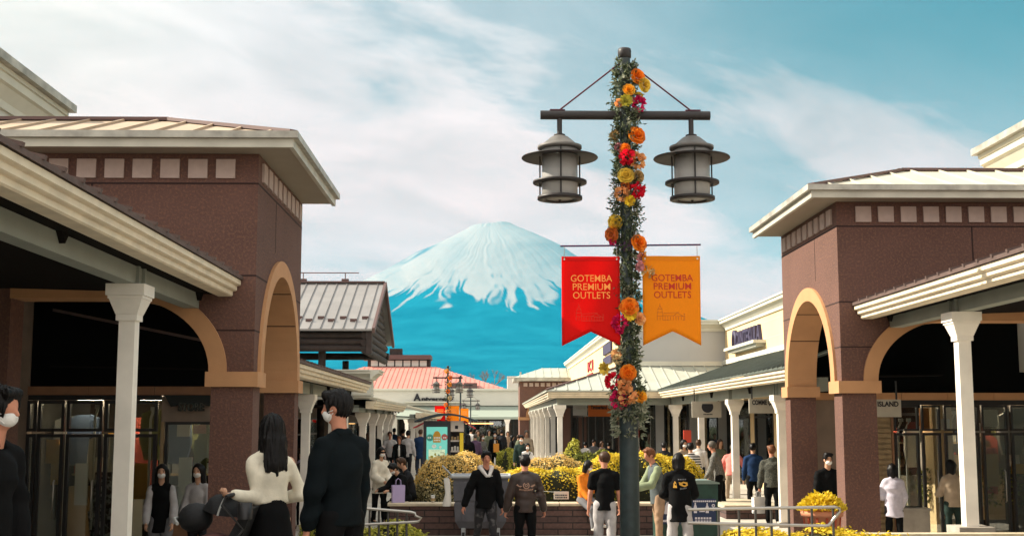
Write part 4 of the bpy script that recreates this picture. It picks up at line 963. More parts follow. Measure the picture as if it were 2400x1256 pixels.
hanging_board(3.12, 3.66, 1.84, 2.28, 47.25, 'grey_wall', 'plain grey sign hung next to the orange one', grey_txt)
hanging_board(6.27, 6.52, .93, 1.33, 40.5, 'sign_red', 'small red square sign above the striped shirt')

# ---------------------------------------------------------------- lamp posts
def make_lamp(label):
    """built round its foot at the origin; stands 7.27 m"""
    t = local_thing('lamp_post', (0, 0, 0), label, 'street lamp', 'lamp posts along the street')
    L = lambda z: z - FLOOR
    p = MB(); p.tube([(0, 0, 0), (0, 0, L(2.0))], [.130, .122], 20); p.lathe([(.122, L(2.0)), (.078, L(2.12))], n=20); p.tube([(0, 0, L(2.1)), (0, 0, L(6.40))], [.078, .074], 16)
    obj('pole', p, 'pole_green', t)
    obj('base', MB().lathe([(.22, 0), (.22, .06), (.16, .12), (.13, .2)], n=20), 'pole_green', t)
    obj('pole_cap', MB().lathe([(.074, L(6.40)), (.088, L(6.41)), (.090, L(6.50)), (.082, L(6.53)), (.0, L(6.54))], n=18), 'bronze', t)
    zb = L(5.625)
    c = MB(); c.tube([(-1.125, 0, zb), (1.125, 0, zb)], .060, 14); obj('crossbar', c, 'bronze', t)
    for s in (-1, 1):
        obj('brace', MB().tube([(s * .07, 0, L(6.33)), (s * .87, 0, zb + .07)], .0115, 8).bar((s * .80, 0, zb + .068), (s * 1.0, 0, zb + .068), .05, .016), 'brace_red', t)
        x = s * .872
        ln = obj('lantern', MB().tube([(x, 0, zb - .05), (x, 0, L(5.36))], .034, 10).lathe([(.03, L(5.37)), (.075, L(5.362)), (.075, L(5.345)), (.03, L(5.34))], (x, 0, 0), 14), 'bronze', t)
        obj('lantern_cap', MB().lathe([(.07, L(5.345)), (.115, L(5.325)), (.245, L(5.215)), (.292, L(5.205)), (.292, L(5.17)), (.245, L(5.16)), (.1, L(5.165))], (x, 0, 0), 28), 'lantern_cap', ln)
        obj('lamp_glass', MB().lathe([(.0, L(5.16)), (.235, L(5.155)), (.235, L(4.53)), (.20, L(4.505)), (0, L(4.50))], (x, 0, 0), 28), 'frosted_glass', ln)
        obj('brim', MB().lathe([(.236, L(5.105)), (.50, L(5.055)), (.505, L(5.045)), (.498, L(5.038)), (.236, L(5.07))], (x, 0, 0), 36), 'bronze', ln)
        obj('ring', MB().lathe([(.245, L(4.74)), (.355, L(4.735)), (.355, L(4.705)), (.245, L(4.70)), (.245, L(4.74))], (x, 0, 0), 30), 'bronze', ln)
        obj('ring', MB().lathe([(.19, L(4.535)), (.295, L(4.53)), (.295, L(4.49)), (.19, L(4.485)), (.19, L(4.535))], (x, 0, 0), 30), 'bronze', ln)
        for k in range(4):
            a = R(90 * k - 90 + (0 if s < 0 else 0)); q = MB(); q.tube([(x + .262 * math.cos(a), .262 * math.sin(a), L(5.18)), (x + .262 * math.cos(a), .262 * math.sin(a), L(4.50))], .010, 6); obj('rod', q, 'bronze', ln)
        obj('finial', MB().lathe([(.02, L(4.487)), (.012, L(4.46)), (0, L(4.45))], (x, 0, 0), 8), 'bronze', ln)
    ba = MB(); ba.tube([(-.875, -.09, L(3.862)), (.955, -.09, L(3.885))], .0115, 8); ba.box(-.05, .05, -.1, -.05, L(3.80), L(3.94)); obj('banner_arm', ba, 'arm_purple', t)
    return t
LX, LY = 1.775, 16.0
lamp = make_lamp('tall dark lamp post wound with flowers between the red and orange banners')
lamp.location = (LX, LY, FLOOR)
ltree = tree_of(lamp)
for (px, Y, sc, lab) in ((1049, 72, .765, 'distant lamp post whose arms stand above the green screen kiosk'), (1079, 90, .78, 'more distant lamp post before the wide pale hall'), (1103, 104 - 8, .62, 'smallest faraway lamp post near the hall canopy')):
    p = P(px, 988, Y); o = dup(lamp, (p.x, Y, FLOOR), 0, lab, None, ltree); o.scale = (sc, sc, sc)

# ---------------------------------------------------------------- banners
mat('banner_red_hem', (0.66, 0.008, 0.006), .85); mat('banner_orange_hem', (0.80, 0.32, 0.012), .85)
cloth_through(MATS['banner_red_hem'], .5); cloth_through(MATS['banner_orange_hem'], .5)
def banner(x0, x1, zt, zs, zm, y, m, lm, dm, label, ph):
    t = thing('banner', ((x0 + x1) / 2, y, zt), label, 'banner', 'banners on the lamp posts')
    def wave(p): 
        u = (p[0] - x0) / (x1 - x0); v = (zt - p[2])
        return (p[0], p[1] + .034 * v * math.sin(4.2 * u + ph) + .010 * math.sin(9 * u + 3 * v + ph), p[2])
    n, k = 20, 16; mb = MB(); v = []
    for sd in (0, 1):
        for j in range(k + 1):
            for i in range(n + 1):
                u = i / n; zb = zm + (zs - zm) * abs(2 * u - 1); v.append((x0 + (x1 - x0) * u, y + .006 * sd, zt + (zb - zt) * j / k))
    N = (n + 1) * (k + 1); I = lambda s, j, i: s * N + j * (n + 1) + i; f = []
    for j in range(k):
        for i in range(n): f += [(I(0, j, i), I(0, j + 1, i), I(0, j + 1, i + 1), I(0, j, i + 1)), (I(1, j, i), I(1, j, i + 1), I(1, j + 1, i + 1), I(1, j + 1, i))]
    for j in range(k): f += [(I(0, j, 0), I(1, j, 0), I(1, j + 1, 0), I(0, j + 1, 0)), (I(0, j, n), I(0, j + 1, n), I(1, j + 1, n), I(1, j, n))]
    for i in range(n): f += [(I(0, 0, i), I(0, 0, i + 1), I(1, 0, i + 1), I(1, 0, i)), (I(0, k, i), I(1, k, i), I(1, k, i + 1), I(0, k, i + 1))]
    mb.add([wave(p) for p in v], f, 0, True); obj('cloth', mb, m, t)
    xc = (x0 + x1) / 2 + .01; yo = y - .003
    hm = MB(); hm.add([wave((x0 + (x1 - x0) * i / 16, y - .004, zt - dz)) for dz in (.0, .062) for i in range(17)], [(i, i + 17, i + 18, i + 1) for i in range(16)]); obj('hem', hm, m + '_hem', t)
    for i, (wd, w) in enumerate((('GOTEMBA', .535), ('PREMIUM', .485), ('OUTLETS', .48))):
        q = text_mesh(wd, .125, w, .0012, bold=.0004).xf(facing_cam((xc, yo, zt - .29 - .110 * i))); q.v = [wave(p) for p in q.v]; obj('lettering', q, lm, t)
    # line drawing of a long hall with a clock tower
    b = MB(); cx = xc - .02; zb = zt - .835; e = .006
    def bar(xa, za, xb, zb_): b.bar((cx + xa, yo, zb + za), (cx + xb, yo, zb + zb_), e, .003, up=(0, 1, 0))
    for L in ((-.18, 0, -.18, .10), (-.11, 0, -.11, .10), (-.185, .10, -.105, .10), (-.172, .10, -.172, .145), (-.118, .10, -.118, .145), (-.175, .145, -.115, .145), (-.168, .145, -.145, .195), (-.122, .145, -.145, .195), (-.145, .19, -.145, .22),
              (-.11, 0, .17, 0), (-.11, .058, .05, .058), (-.10, .09, .10, .10), (.02, .05, .075, .095), (.075, .095, .15, .05), (.05, .05, .17, .05), (.17, 0, .17, .08), (.15, .08, .175, .08), (-.18, .055, -.11, .055), (-.145, 0, -.145, .04)): bar(*L)
    for k2 in range(8): bar(-.08 + .034 * k2, 0, -.08 + .034 * k2, .05)
    b.v = [wave(p) for p in b.v]; obj('drawing', b, dm, t)
    for xx in (x0 + .035, x1 - .035):
        e_ = MB().tube([wave((xx, yo - .002, zt - .035)), wave((xx, yo + .01, zt - .035))], .012, 10); obj('eyelet', e_, 'window_white', t)
        hk = MB().tube([(xx, y + .003, zt - .02), (xx, y - .004, zt + .07), (xx, y + .0, zt + .135)], .004, 6); obj('hook', hk, 'steel', t)
banner(.915, 1.668, 3.727, 2.566, 2.752, LY - .095, 'banner_red', 'letter_gold', 'line_red', 'red swallowtail banner with gold lettering hanging from the lamp post', 0.4)
banner(1.965, 2.715, 3.735, 2.575, 2.755, LY - .095, 'banner_orange', 'letter_red', 'line_orange', 'orange swallowtail banner with dark red lettering hanging from the lamp post', 2.2)
def far_banner(x, Y, z0, z1, w, m, label):
    t = thing('banner', (x, Y, z1), label, 'banner', 'banners on the lamp posts')
    obj('cloth', MB().prism([(x - w, z1), (x + w, z1), (x + w, z0), (x, z0 + .15), (x - w, z0)], 'Y', Y, Y + .012), m, t)
    b = MB(); 
    for i in range(3): b.box(x - w * .65, x + w * .65, Y - .004, Y - .001, z1 - .24 - .09 * i, z1 - .19 - .09 * i)
    obj('lettering', b, 'letter_gold', t)
for (xa, xb, ya, yb, Y, m, lab) in ((1019, 1044, 951, 978, 71.9, 'banner_red', 'small red banner above the green screen kiosk'), (1051, 1076, 951, 980, 71.9, 'banner_orange', 'small orange banner above the green screen kiosk'), (1080, 1098, 957, 980, 89.9, 'banner_orange', 'tiny orange banner farther down the street')):
    a = P(xa, ya, Y); b = P(xb, yb, Y); far_banner((a.x + b.x) / 2, Y, b.z - .3, a.z, (b.x - a.x) / 2, m, lab)

# ---------------------------------------------------------------- flower garland
leaf_mat('garland_leaf', (.014, .022, .010), (.075, .10, .05), (.25, .28, .17))
leaf_mat('garland_pale_leaf', (.10, .12, .075), (.26, .28, .19), (.48, .47, .36))
FL = {'orange': (.92, .22, .012), 'amber': (.95, .38, .02), 'mustard': (.72, .48, .06), 'peach': (.90, .42, .17), 'red': (.80, .012, .04), 'magenta': (.70, .014, .12), 'yellow': (.85, .52, .02), 'pink': (.55, .22, .24), 'tan': (.40, .26, .10), 'rust': (.55, .15, .03), 'lime': (.42, .36, .03), 'cream': (.70, .55, .30)}
for k, c in FL.items():
    c2 = tuple(min(1, x * 1.5 + .01) for x in c); leaf_mat('petal_' + k, tuple(x * .6 for x in c), c, c2, .55)
def petal(mb, M, l, w, cup):
    v = [(0, 0, 0), (w * .55, l * .4, cup * .35), (w * .5, l * .8, cup * .85), (0, l, cup * 1.1), (-w * .5, l * .8, cup * .85), (-w * .55, l * .4, cup * .35), (0, l * .5, cup * .25)]
    mb.add([tuple(M @ Vector(p)) for p in v], [(0, 1, 6), (1, 2, 6), (2, 3, 6), (3, 4, 6), (4, 5, 6), (5, 0, 6)], 0, True)
def flower_mesh(kind, seed):
    """unit radius, opening to +Z"""
    r = random.Random(seed); m = MB()
    if kind == 'rose':
        m.ball((0, 0, .16), .30, 10, 0, (1, 1, .9))
        for ringi, (n, rad, tilt, l, w) in enumerate(((3, .03, 96, .40, .5), (5, .10, 84, .46, .6), (7, .20, 68, .54, .66), (9, .30, 44, .62, .7), (10, .38, 18, .68, .7))):
            for k in range(n):
                a = 2 * math.pi * (k + ringi * .4) / n + r.uniform(-.1, .1)
                M = Matrix.Rotation(a, 4, 'Z') @ Matrix.Translation((0, rad * .9, (4 - ringi) * .06)) @ Matrix.Rotation(R(tilt + r.uniform(-6, 6)), 4, 'X'); petal(m, M, l, w, -.14)
    elif kind == 'puff':
        for k in range(70):
            z = r.uniform(-.25, 1); a = r.uniform(0, 6.28); q = math.sqrt(max(0, 1 - z * z)); d = Vector((q * math.cos(a), q * math.sin(a), z))
            M = Matrix.Translation(d * .42) @ d.to_track_quat('Y', 'Z').to_matrix().to_4x4() @ Matrix.Rotation(r.uniform(0, 6.28), 4, 'Y'); petal(m, M, r.uniform(.42, .6), .34, r.uniform(-.12, .12))
    else:
        for k in range(14):
            M = Matrix.Rotation(6.28 * k / 14, 4, 'Z') @ Matrix.Rotation(R(14 + (k % 2) * 10), 4, 'X'); petal(m, M, 1.0, .36, .1)
        m.ball((0, 0, .12), .27, 10, 0, (1, 1, .6))
    return m
def garland():
    t = thing('flower_garland', (LX, LY, 1.5), 'garland of grey green leaves and bright flowers wound up the lamp post', 'garland')
    r = random.Random(21); lf = MB(); pl = MB()
    def rad_at(z): return .085 if z > 2.1 else .13
    def leaf(mb, p, d, l, w):
        d = d.normalized(); s = d.cross(Vector((r.uniform(-1, 1), r.uniform(-1, 1), r.uniform(-1, 1)))).normalized() * w / 2; n = d.cross(s).normalized() * l * .12
        mb.add([p, p + d * l * .45 + s + n, p + d * l, p + d * l * .45 - s + n], [(0, 1, 2, 3)])
    z = 1.62
    while z < 6.34:
        a = r.uniform(0, 6.283); o = Vector((math.cos(a), math.sin(a), 0)); base = Vector((LX, LY, z)) + o * (rad_at(z) + r.uniform(-.005, .03))
        d = (o * r.uniform(.25, 1.0) + Vector((0, 0, r.uniform(-.7, 1.0)))).normalized()
        swell = .8 + .5 * math.sin(z * 3.1) * math.sin(z * 1.7 + 1)
        n = r.randint(4, 7); ln = r.uniform(.06, .15) * max(.5, swell)
        mb = pl if (r.random() < .06 or (z < 1.85 and r.random() < .6) or (2.2 < z < 2.55 and a > 2.3 and a < 4.2 and r.random() < .6)) else lf
        big = 1.5 if mb is pl else 1.0
        for k in range(n):
            q = base + d * ln * (k / n); e = (d + Vector((r.uniform(-.9, .9), r.uniform(-.9, .9), r.uniform(-.9, .9)))).normalized(); leaf(mb, q, e, r.uniform(.034, .066) * big, r.uniform(.016, .03) * big)
        z += .0022
    for k in range(150):     # trailing pale sprigs at the foot
        a = r.uniform(0, 6.283); p = Vector((LX + .17 * math.cos(a), LY + .15 * math.sin(a), r.uniform(1.42, 1.95))); 
        for i in range(3): leaf(pl, p, Vector((math.cos(a) + r.uniform(-.5, .5), math.sin(a) + r.uniform(-.5, .5), r.uniform(-1, .4))), r.uniform(.05, .09), r.uniform(.025, .042))
    obj('foliage', lf, 'garland_leaf', t); obj('pale_foliage', pl, 'garland_pale_leaf', t)
    spots = [(1494, 180, 14, 'orange', 'rose'), (1510, 200, 13, 'mustard', 'rose'), (1474, 211, 11, 'amber', 'rose'), (1452, 242, 9, 'peach', 'puff'), (1467, 238, 13, 'lime', 'daisy'), (1495, 245, 16, 'magenta', 'puff'), (1497, 225, 8, 'mustard', 'puff'),
             (1441, 317, 10, 'tan', 'puff'), (1492, 318, 16, 'orange', 'rose'), (1465, 348, 9, 'orange', 'rose'), (1469, 368, 16, 'red', 'puff'), (1493, 377, 17, 'peach', 'puff'), (1467, 412, 14, 'mustard', 'rose'), (1496, 414, 11, 'tan', 'rose'), (1450, 345, 8, 'pink', 'puff'),
             (1491, 446, 17, 'red', 'puff'), (1458, 455, 15, 'peach', 'puff'), (1465, 436, 9, 'rust', 'puff'), (1475, 471, 11, 'yellow', 'daisy'), (1442, 521, 13, 'mustard', 'rose'), (1434, 550, 13, 'rust', 'rose'), (1437, 566, 8, 'magenta', 'puff'), (1440, 534, 8, 'amber', 'puff'), (1497, 570, 15, 'orange', 'rose'),
             (1500, 606, 11, 'pink', 'daisy'), (1497, 625, 10, 'pink', 'daisy'), (1506, 597, 8, 'amber', 'puff'), (1518, 637, 14, 'cream', 'puff'), (1475, 720, 16, 'orange', 'rose'), (1464, 722, 11, 'amber', 'daisy'), (1476, 736, 13, 'yellow', 'daisy'), (1500, 747, 11, 'peach', 'rose'), (1453, 757, 16, 'magenta', 'puff'), (1452, 775, 8, 'magenta', 'puff'),
             (1446, 830, 11, 'peach', 'daisy'), (1447, 842, 10, 'cream', 'puff'), (1420, 863, 13, 'mustard', 'daisy'), (1472, 873, 14, 'orange', 'rose'), (1438, 893, 16, 'red', 'puff'), (1463, 903, 14, 'peach', 'puff'), (1470, 927, 19, 'peach', 'puff'), (1451, 938, 18, 'magenta', 'puff'), (1501, 928, 12, 'amber', 'rose'), (1459, 915, 9, 'cream', 'puff')]
    protos = {k: [flower_mesh(k, i) for i in range(3)] for k in ('rose', 'puff', 'daisy')}
    for i, (px, py, rp, c, k) in enumerate(spots):
        p = P(px, py, LY - .15); off = p.x - LX - .0
        q = P(px, py, LY - math.sqrt(max(.004, .17 ** 2 - min(abs(off), .16) ** 2)) - .01); d = Vector((off * 3.2, -1, r.uniform(-.25, .3))).normalized()
        M = Matrix.Translation(q) @ d.to_track_quat('Z', 'Y').to_matrix().to_4x4() @ Matrix.Rotation(r.uniform(0, 6.28), 4, 'Z') @ Matrix.Scale(rp / 178 * 1.42, 4)
        m = MB(); m.join(protos[k][i % 3], M); obj('flower', m, 'petal_' + c, t)
garland()
def small_garland(px, Y, z0, z1, label, seed):
    x = P(px, 988, Y).x; t = thing('flower_garland', (x, Y, z0), label, 'garland'); r = random.Random(seed); lf = MB()
    for k in range(500):
        a = r.uniform(0, 6.28); p = Vector((x + .11 * math.cos(a), Y + .11 * math.sin(a), r.uniform(z0, z1))); d = Vector((math.cos(a), math.sin(a), r.uniform(-1, 1))).normalized() * .12; s = d.cross(Vector((0, .3, 1))).normalized() * .03
        lf.add([p, p + d * .5 + s, p + d, p + d * .5 - s], [(0, 1, 2, 3)])
    obj('foliage', lf, 'garland_leaf', t); pr = flower_mesh('puff', 2)
    for k in range(8):
        q = Vector((x + r.uniform(-.13, .13), Y - .15, z0 + (z1 - z0) * (k + .5) / 8)); obj('flower', MB().join(pr, Matrix.Translation(q) @ Matrix.Rotation(R(90), 4, 'X') @ Matrix.Scale(.15, 4)), 'petal_' + r.choice(['peach', 'orange', 'cream', 'amber']), t)
small_garland(1049, 71.9, 1.6, 4.7, 'flower garland up the distant lamp post over the kiosk', 3)

# ---------------------------------------------------------------- planter, hedges
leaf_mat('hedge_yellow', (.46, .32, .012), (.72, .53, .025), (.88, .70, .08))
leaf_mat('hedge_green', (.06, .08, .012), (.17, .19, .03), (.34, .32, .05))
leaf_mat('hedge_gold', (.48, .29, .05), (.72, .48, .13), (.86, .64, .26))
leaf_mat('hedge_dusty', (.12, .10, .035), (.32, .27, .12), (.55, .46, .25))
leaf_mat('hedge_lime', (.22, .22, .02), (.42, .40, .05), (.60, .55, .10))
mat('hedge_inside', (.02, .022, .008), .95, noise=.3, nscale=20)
mat('soil', (.07, .055, .035), .95, noise=.3, nscale=9, bump=.4)
def hedge(name, label, cx, cy, rx, ry, z0, z1, n, top, side, pw=3.0, split=.55, seed=1, ls=.05, group='clipped hedges', cat='hedge', rotz=0.0):
    """a clipped mound: rounded box of exponent pw, leaves all over it; above split the leaves take the top colour: young growth plus painted-in sunlight"""
    t = thing(name, (cx, cy, z0), label, cat, group); r = random.Random(seed); h = z1 - z0
    ca, sa = math.cos(rotz), math.sin(rotz)
    def surf(u, v):
        c, s, cv, sv = math.cos(u), math.sin(u), math.cos(v), math.sin(v); g = lambda x, e: math.copysign(abs(x) ** (2 / e), x)
        x, y, z = g(c, pw) * g(cv, pw), g(s, pw) * g(cv, pw), g(sv, pw)
        lump = 1 + .05 * math.sin(5 * u + 3 * v) + .04 * math.sin(11 * u + seed)
        X, Y = rx * x * lump, ry * y * lump
        return Vector((cx + X * ca - Y * sa, cy + X * sa + Y * ca, z0 + h * z * (1 + .04 * math.sin(7 * X) + .03 * math.sin(13 * X + 5 * Y))))
    core = MB(); nu, nv = 28, 8
    v = [surf(6.2832 * i / nu, 1.5707 * j / nv) for j in range(nv + 1) for i in range(nu)]; c0 = Vector((cx, cy, z0)); v = [c0 + (p - c0) * .955 for p in v]
    core.add(v, [(j * nu + i, j * nu + (i + 1) % nu, (j + 1) * nu + (i + 1) % nu, (j + 1) * nu + i) for j in range(nv) for i in range(nu)], 0, True)
    obj('stems', core, 'hedge_inside', t)
    A, B = MB(), MB(); n = int(n * 1.7); ls *= .82
    for k in range(n):
        u = r.uniform(0, 6.2832); w = r.random(); vv = math.asin(w) if pw < 2.6 else r.uniform(0, 1.5707) ** 1.0
        p = surf(u, vv); e = .02; nu_ = (surf(u + e, vv) - p).cross(surf(u, min(1.56, vv + e)) - p)
        nrm = nu_.normalized() if nu_.length > 1e-9 else Vector((0, 0, 1))
        g_ = Vector((r.uniform(-1, 1), r.uniform(-1, 1), r.uniform(-1, 1))); tg = (g_ - nrm * g_.dot(nrm)).normalized(); d = (tg + nrm * r.uniform(-.15, .75)).normalized(); l = ls * r.uniform(.55, 1.45)
        s = (nrm + Vector((r.uniform(-1, 1), r.uniform(-1, 1), r.uniform(-1, 1))) * .45).cross(d).normalized() * l * .34
        q = p - nrm * r.uniform(-.01, .05) + nrm * (r.random() ** 5) * .045
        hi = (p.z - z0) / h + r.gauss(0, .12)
        (A if hi > split else B).add([q, q + d * l * .5 + s, q + d * l, q + d * l * .5 - s], [(0, 1, 2, 3)])  # a low split carries the painted sunlit colour down the faces
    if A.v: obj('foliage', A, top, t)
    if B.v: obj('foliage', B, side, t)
    return t
def planter():
    t = thing('brick_planter', (1.1, 29, FLOOR), 'long raised planter of dark rough blocks with pale stone coping', 'planter')
    x0, x1, y0, y1 = -2.1, 4.4, 26.3, 33
    w = MB(); w.box(x0, x1, y0, y0 + .3, FLOOR, -.145); w.box(x0, x0 + .3, y0 + .302, y1, FLOOR, -.145); w.box(x1 - .3, x1, y0 + .302, y1, FLOOR, -.145); obj('wall', w, 'block_wall', t)
    c = MB(); x = x0 - .05
    k = 0
    while x < x1:
        e = min(x + 1.19, x1 + .05); pr = [(y0 - .05, -.143), (y0 - .055, -.10), (y0 - .03, -.078), (y0 + .33, -.078), (y0 + .35, -.11), (y0 + .35, -.143)]; c.prism(pr, 'X', x + .004, e - .004); x += 1.2
    c.box(x0 - .05, x0 + .35, y0 + .352, y1, -.143, -.078); c.box(x1 - .35, x1 + .05, y0 + .352, y1, -.143, -.078); obj('coping', c, 'coping_stone', t)
    obj('soil', MB().box(x0 + .3, x1 - .3, y0 + .3, y1, FLOOR, -.20), 'soil', t)
planter()
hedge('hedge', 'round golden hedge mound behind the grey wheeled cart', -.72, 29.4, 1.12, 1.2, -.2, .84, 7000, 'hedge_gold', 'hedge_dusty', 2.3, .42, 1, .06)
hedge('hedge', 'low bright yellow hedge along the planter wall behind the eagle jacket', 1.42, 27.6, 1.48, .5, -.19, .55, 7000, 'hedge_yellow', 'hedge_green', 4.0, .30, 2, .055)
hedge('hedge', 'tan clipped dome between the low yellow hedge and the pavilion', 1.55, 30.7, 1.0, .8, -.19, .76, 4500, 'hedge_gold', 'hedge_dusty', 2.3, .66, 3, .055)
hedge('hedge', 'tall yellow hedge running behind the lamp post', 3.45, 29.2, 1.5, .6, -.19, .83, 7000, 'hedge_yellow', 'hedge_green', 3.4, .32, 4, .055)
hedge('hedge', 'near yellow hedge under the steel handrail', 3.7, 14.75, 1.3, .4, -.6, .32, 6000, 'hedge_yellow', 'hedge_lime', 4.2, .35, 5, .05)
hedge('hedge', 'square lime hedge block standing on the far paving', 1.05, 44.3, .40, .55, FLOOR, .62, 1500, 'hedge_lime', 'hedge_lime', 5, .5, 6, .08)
hedge('hedge', 'small dark lime hedge block next to the square one', .52, 46, .30, .5, FLOOR, .55, 1000, 'hedge_lime', 'hedge_green', 5, .7, 7, .08)
hedge('hedge', 'low lime plants behind the short handrail', -1.45, 17.4, .75, .4, FLOOR, .18, 3000, 'hedge_lime', 'hedge_green', 3, .3, 8, .05)
hedge('hedge', 'grassy lime hedge strip beyond the skirt of the stroller mother', -2.55, 19.5, .4, .8, FLOOR, .30, 2200, 'hedge_lime', 'hedge_green', 3, .6, 9, .05)
hedge('hedge', 'dark leafy shrub inside the hipped pavilion', 3.7, 43.2, 1.2, .45, FLOOR, .55, 2500, 'hedge_green', 'hedge_green', 2.6, .5, 10, .09)
hedge('hedge', 'bright lime shrub at the first pavilion column', 2.85, 43.4, .34, .3, FLOOR, .95, 900, 'hedge_lime', 'hedge_green', 2.4, .6, 11, .09)
def seat_planter():
    t = thing('brick_planter', (6.6, 32.5, FLOOR), 'short block planter with stone seat at the foot of a white column', 'planter')
    obj('wall', MB().box(5.75, 7.1, 30.6, 33.2, FLOOR, -.5), 'block_wall', t); obj('coping', MB().box(5.7, 7.15, 30.55, 33.25, -.498, -.42), 'coping_stone', t)
seat_planter()
def kerb():
    t = thing('planter_kerb', (6.2, 17, FLOOR), 'pale low planter kerb in front of the white column block', 'planter')
    obj('wall', MB().box(4.9, 9.2, 16.85, 17.0, FLOOR, .06), 'concrete', t); obj('coping', MB().box(4.9, 9.2, 16.8, 17.05, .062, .11), 'coping_stone', t)
kerb()
def pot():
    t = thing('terracotta_pot', (5.0, 18.9, FLOOR), 'ribbed terracotta pot of yellow green plants beside the brown pillar', 'flower pot')
    z0, z1 = FLOOR, .27
    obj('pot', MB().lathe([(.01, z0), (.19, z0), (.275, z1 - .08), (.31, z1 - .08), (.32, z1), (.27, z1), (.255, z1 - .05), (.01, z1 - .06)], (5.0, 18.9, 0), 26), 'pot_clay', t)
    b = MB()
    for k in range(12):
        a = 6.283 * k / 12; c, s = math.cos(a), math.sin(a); b.bar((5.0 + .20 * c, 18.9 + .20 * s, z0 + .02), (5.0 + .277 * c, 18.9 + .277 * s, z1 - .09), .03, .02, up=(c, s, 0))
    obj('ribs', b, 'pot_clay_dark', t)
    r = random.Random(3); l = MB()
    for k in range(1300):
        a = r.uniform(0, 6.28); q = math.sqrt(r.random()) * .33; hz = .30 * (1 - (q / .36) ** 2); p = Vector((5.0 + q * math.cos(a), 18.9 + q * math.sin(a), z1 - .02 + hz * r.uniform(.4, 1.0))); d = Vector((math.cos(a) + r.uniform(-.6, .6), math.sin(a) + r.uniform(-.6, .6), r.uniform(.0, 1.2))).normalized() * r.uniform(.04, .085); s = d.cross(Vector((r.uniform(-1, 1), r.uniform(-1, 1), .5))).normalized() * .022
        l.add([p, p + d * .5 + s, p + d, p + d * .5 - s], [(0, 1, 2, 3)])
    obj('foliage', l, 'hedge_yellow', t)
mat('pot_clay', (.55, .22, .12), .8, noise=.1, nscale=6); mat('pot_clay_dark', (.40, .07, .03), .8)
pot()

# ---------------------------------------------------------------- street furniture
def railing(x0, x1, zt, zl, y, posts, label, loopx, xin=None):
    t = thing('handrail', ((x0 + x1) / 2, y, FLOOR), label, 'handrail', 'steel handrails')
    r = .017; xe = loopx
    pts = [(x0, y, zt[0]), (x1 - .05, y, zt[1]), (x1, y, zt[1] - .012), (x1 + .008, y, zt[1] - .045), (xe + .015, y, zl[1] + .045), (xe - .02, y, zl[1] + .006), (xe - .06, y, zl[1]), (x0, y, zl[0])]
    obj('rail', MB().tube(pts, r, 10), 'steel', t)
    for i, x in enumerate(posts):
        f = (x - x0) / (x1 - x0); z = zt[0] + (zt[1] - zt[0]) * f
        obj('post', MB().tube([(x, y + .03, FLOOR), (x, y + .03, z - .01)], .014, 8), 'dark_post', t)
railing(2.12, 3.76, (.665, .69), (.525, .49), 13.5, [2.46, 2.68, 2.86, 3.03, 3.22, 3.47, 3.70], 'long double steel handrail with dark posts in front of the yellow hedge', 3.66)
railing(-1.75, -.90, (.60, .535), (.378, .42), 15, [-1.62, -1.44, -1.33, -1.22, -1.11, -1.0], 'short double steel handrail beside the man in dark coat', -.84)

mat('cart_plastic', (.085, .085, .10), .65, noise=.12, nscale=6, bump=.15, bscale=30); mat('cart_rim', (.34, .36, .38), .5); mat('rubber', (.015, .015, .016), .7)
def cart():
    y = 25.35; x0, x1 = -.76, .37
    t = thing('wheeled_cart', ((x0 + x1) / 2, y, FLOOR), 'big dark grey plastic cart on castors against the block wall', 'cart')
    b = MB()
    def hull(z, a, dy): return [(x0 + a, y - .38 + dy, z), (x1 - a, y - .38 + dy, z), (x1 - a, y + .38, z), (x0 + a, y + .38, z)]
    lv = [(-.50, .14, .12), (-.36, .06, .03), (-.02, .035, 0.0), (-.0, .055, .02), (.03, .055, .02), (.05, .03, 0), (.40, .015, -.01), (.43, .03, 0), (.50, .0, -.02)]
    v = [p for l in lv for p in hull(*l)]; n = len(lv); f = [(3, 2, 1, 0)] + [(j * 4 + i, j * 4 + (i + 1) % 4, (j + 1) * 4 + (i + 1) % 4, (j + 1) * 4 + i) for j in range(n - 1) for i in range(4)]
    b.add(v, f); 
    for k in range(3): b.box(x0 + .2 + .33 * k, x0 + .23 + .33 * k, y - .395, y - .37, -.34, .42)
    obj('body', b, 'cart_plastic', t)
    rm = MB()
    for a, c in (((x0 - .02, y - .42), (x1 + .02, y - .42)), ((x1 + .02, y - .42), (x1 + .02, y + .40)), ((x1 + .02, y + .40), (x0 - .02, y + .40)), ((x0 - .02, y + .40), (x0 - .02, y - .42))): rm.tube([(a[0], a[1], .52), (c[0], c[1], .52)], .032, 8)
    obj('rim', rm, 'cart_rim', t)
    for xx in (x0 + .22, x1 - .22):
        for yy in (y - .25, y + .28):
            w = obj('castor', MB().box(xx - .04, xx + .04, yy - .03, yy + .03, -.66, -.49), 'cart_rim', t); obj('wheel', MB().tube([(xx - .025, yy, -.66), (xx + .025, yy, -.66)], .09, 14), 'rubber', w)
    obj('tow_handle', MB().tube([(x0 + .02, y - .4, .50), (x0 - .06, y - .44, .60), (x0 - .20, y - .44, .74)], .016, 8), 'cart_rim', t)
cart()
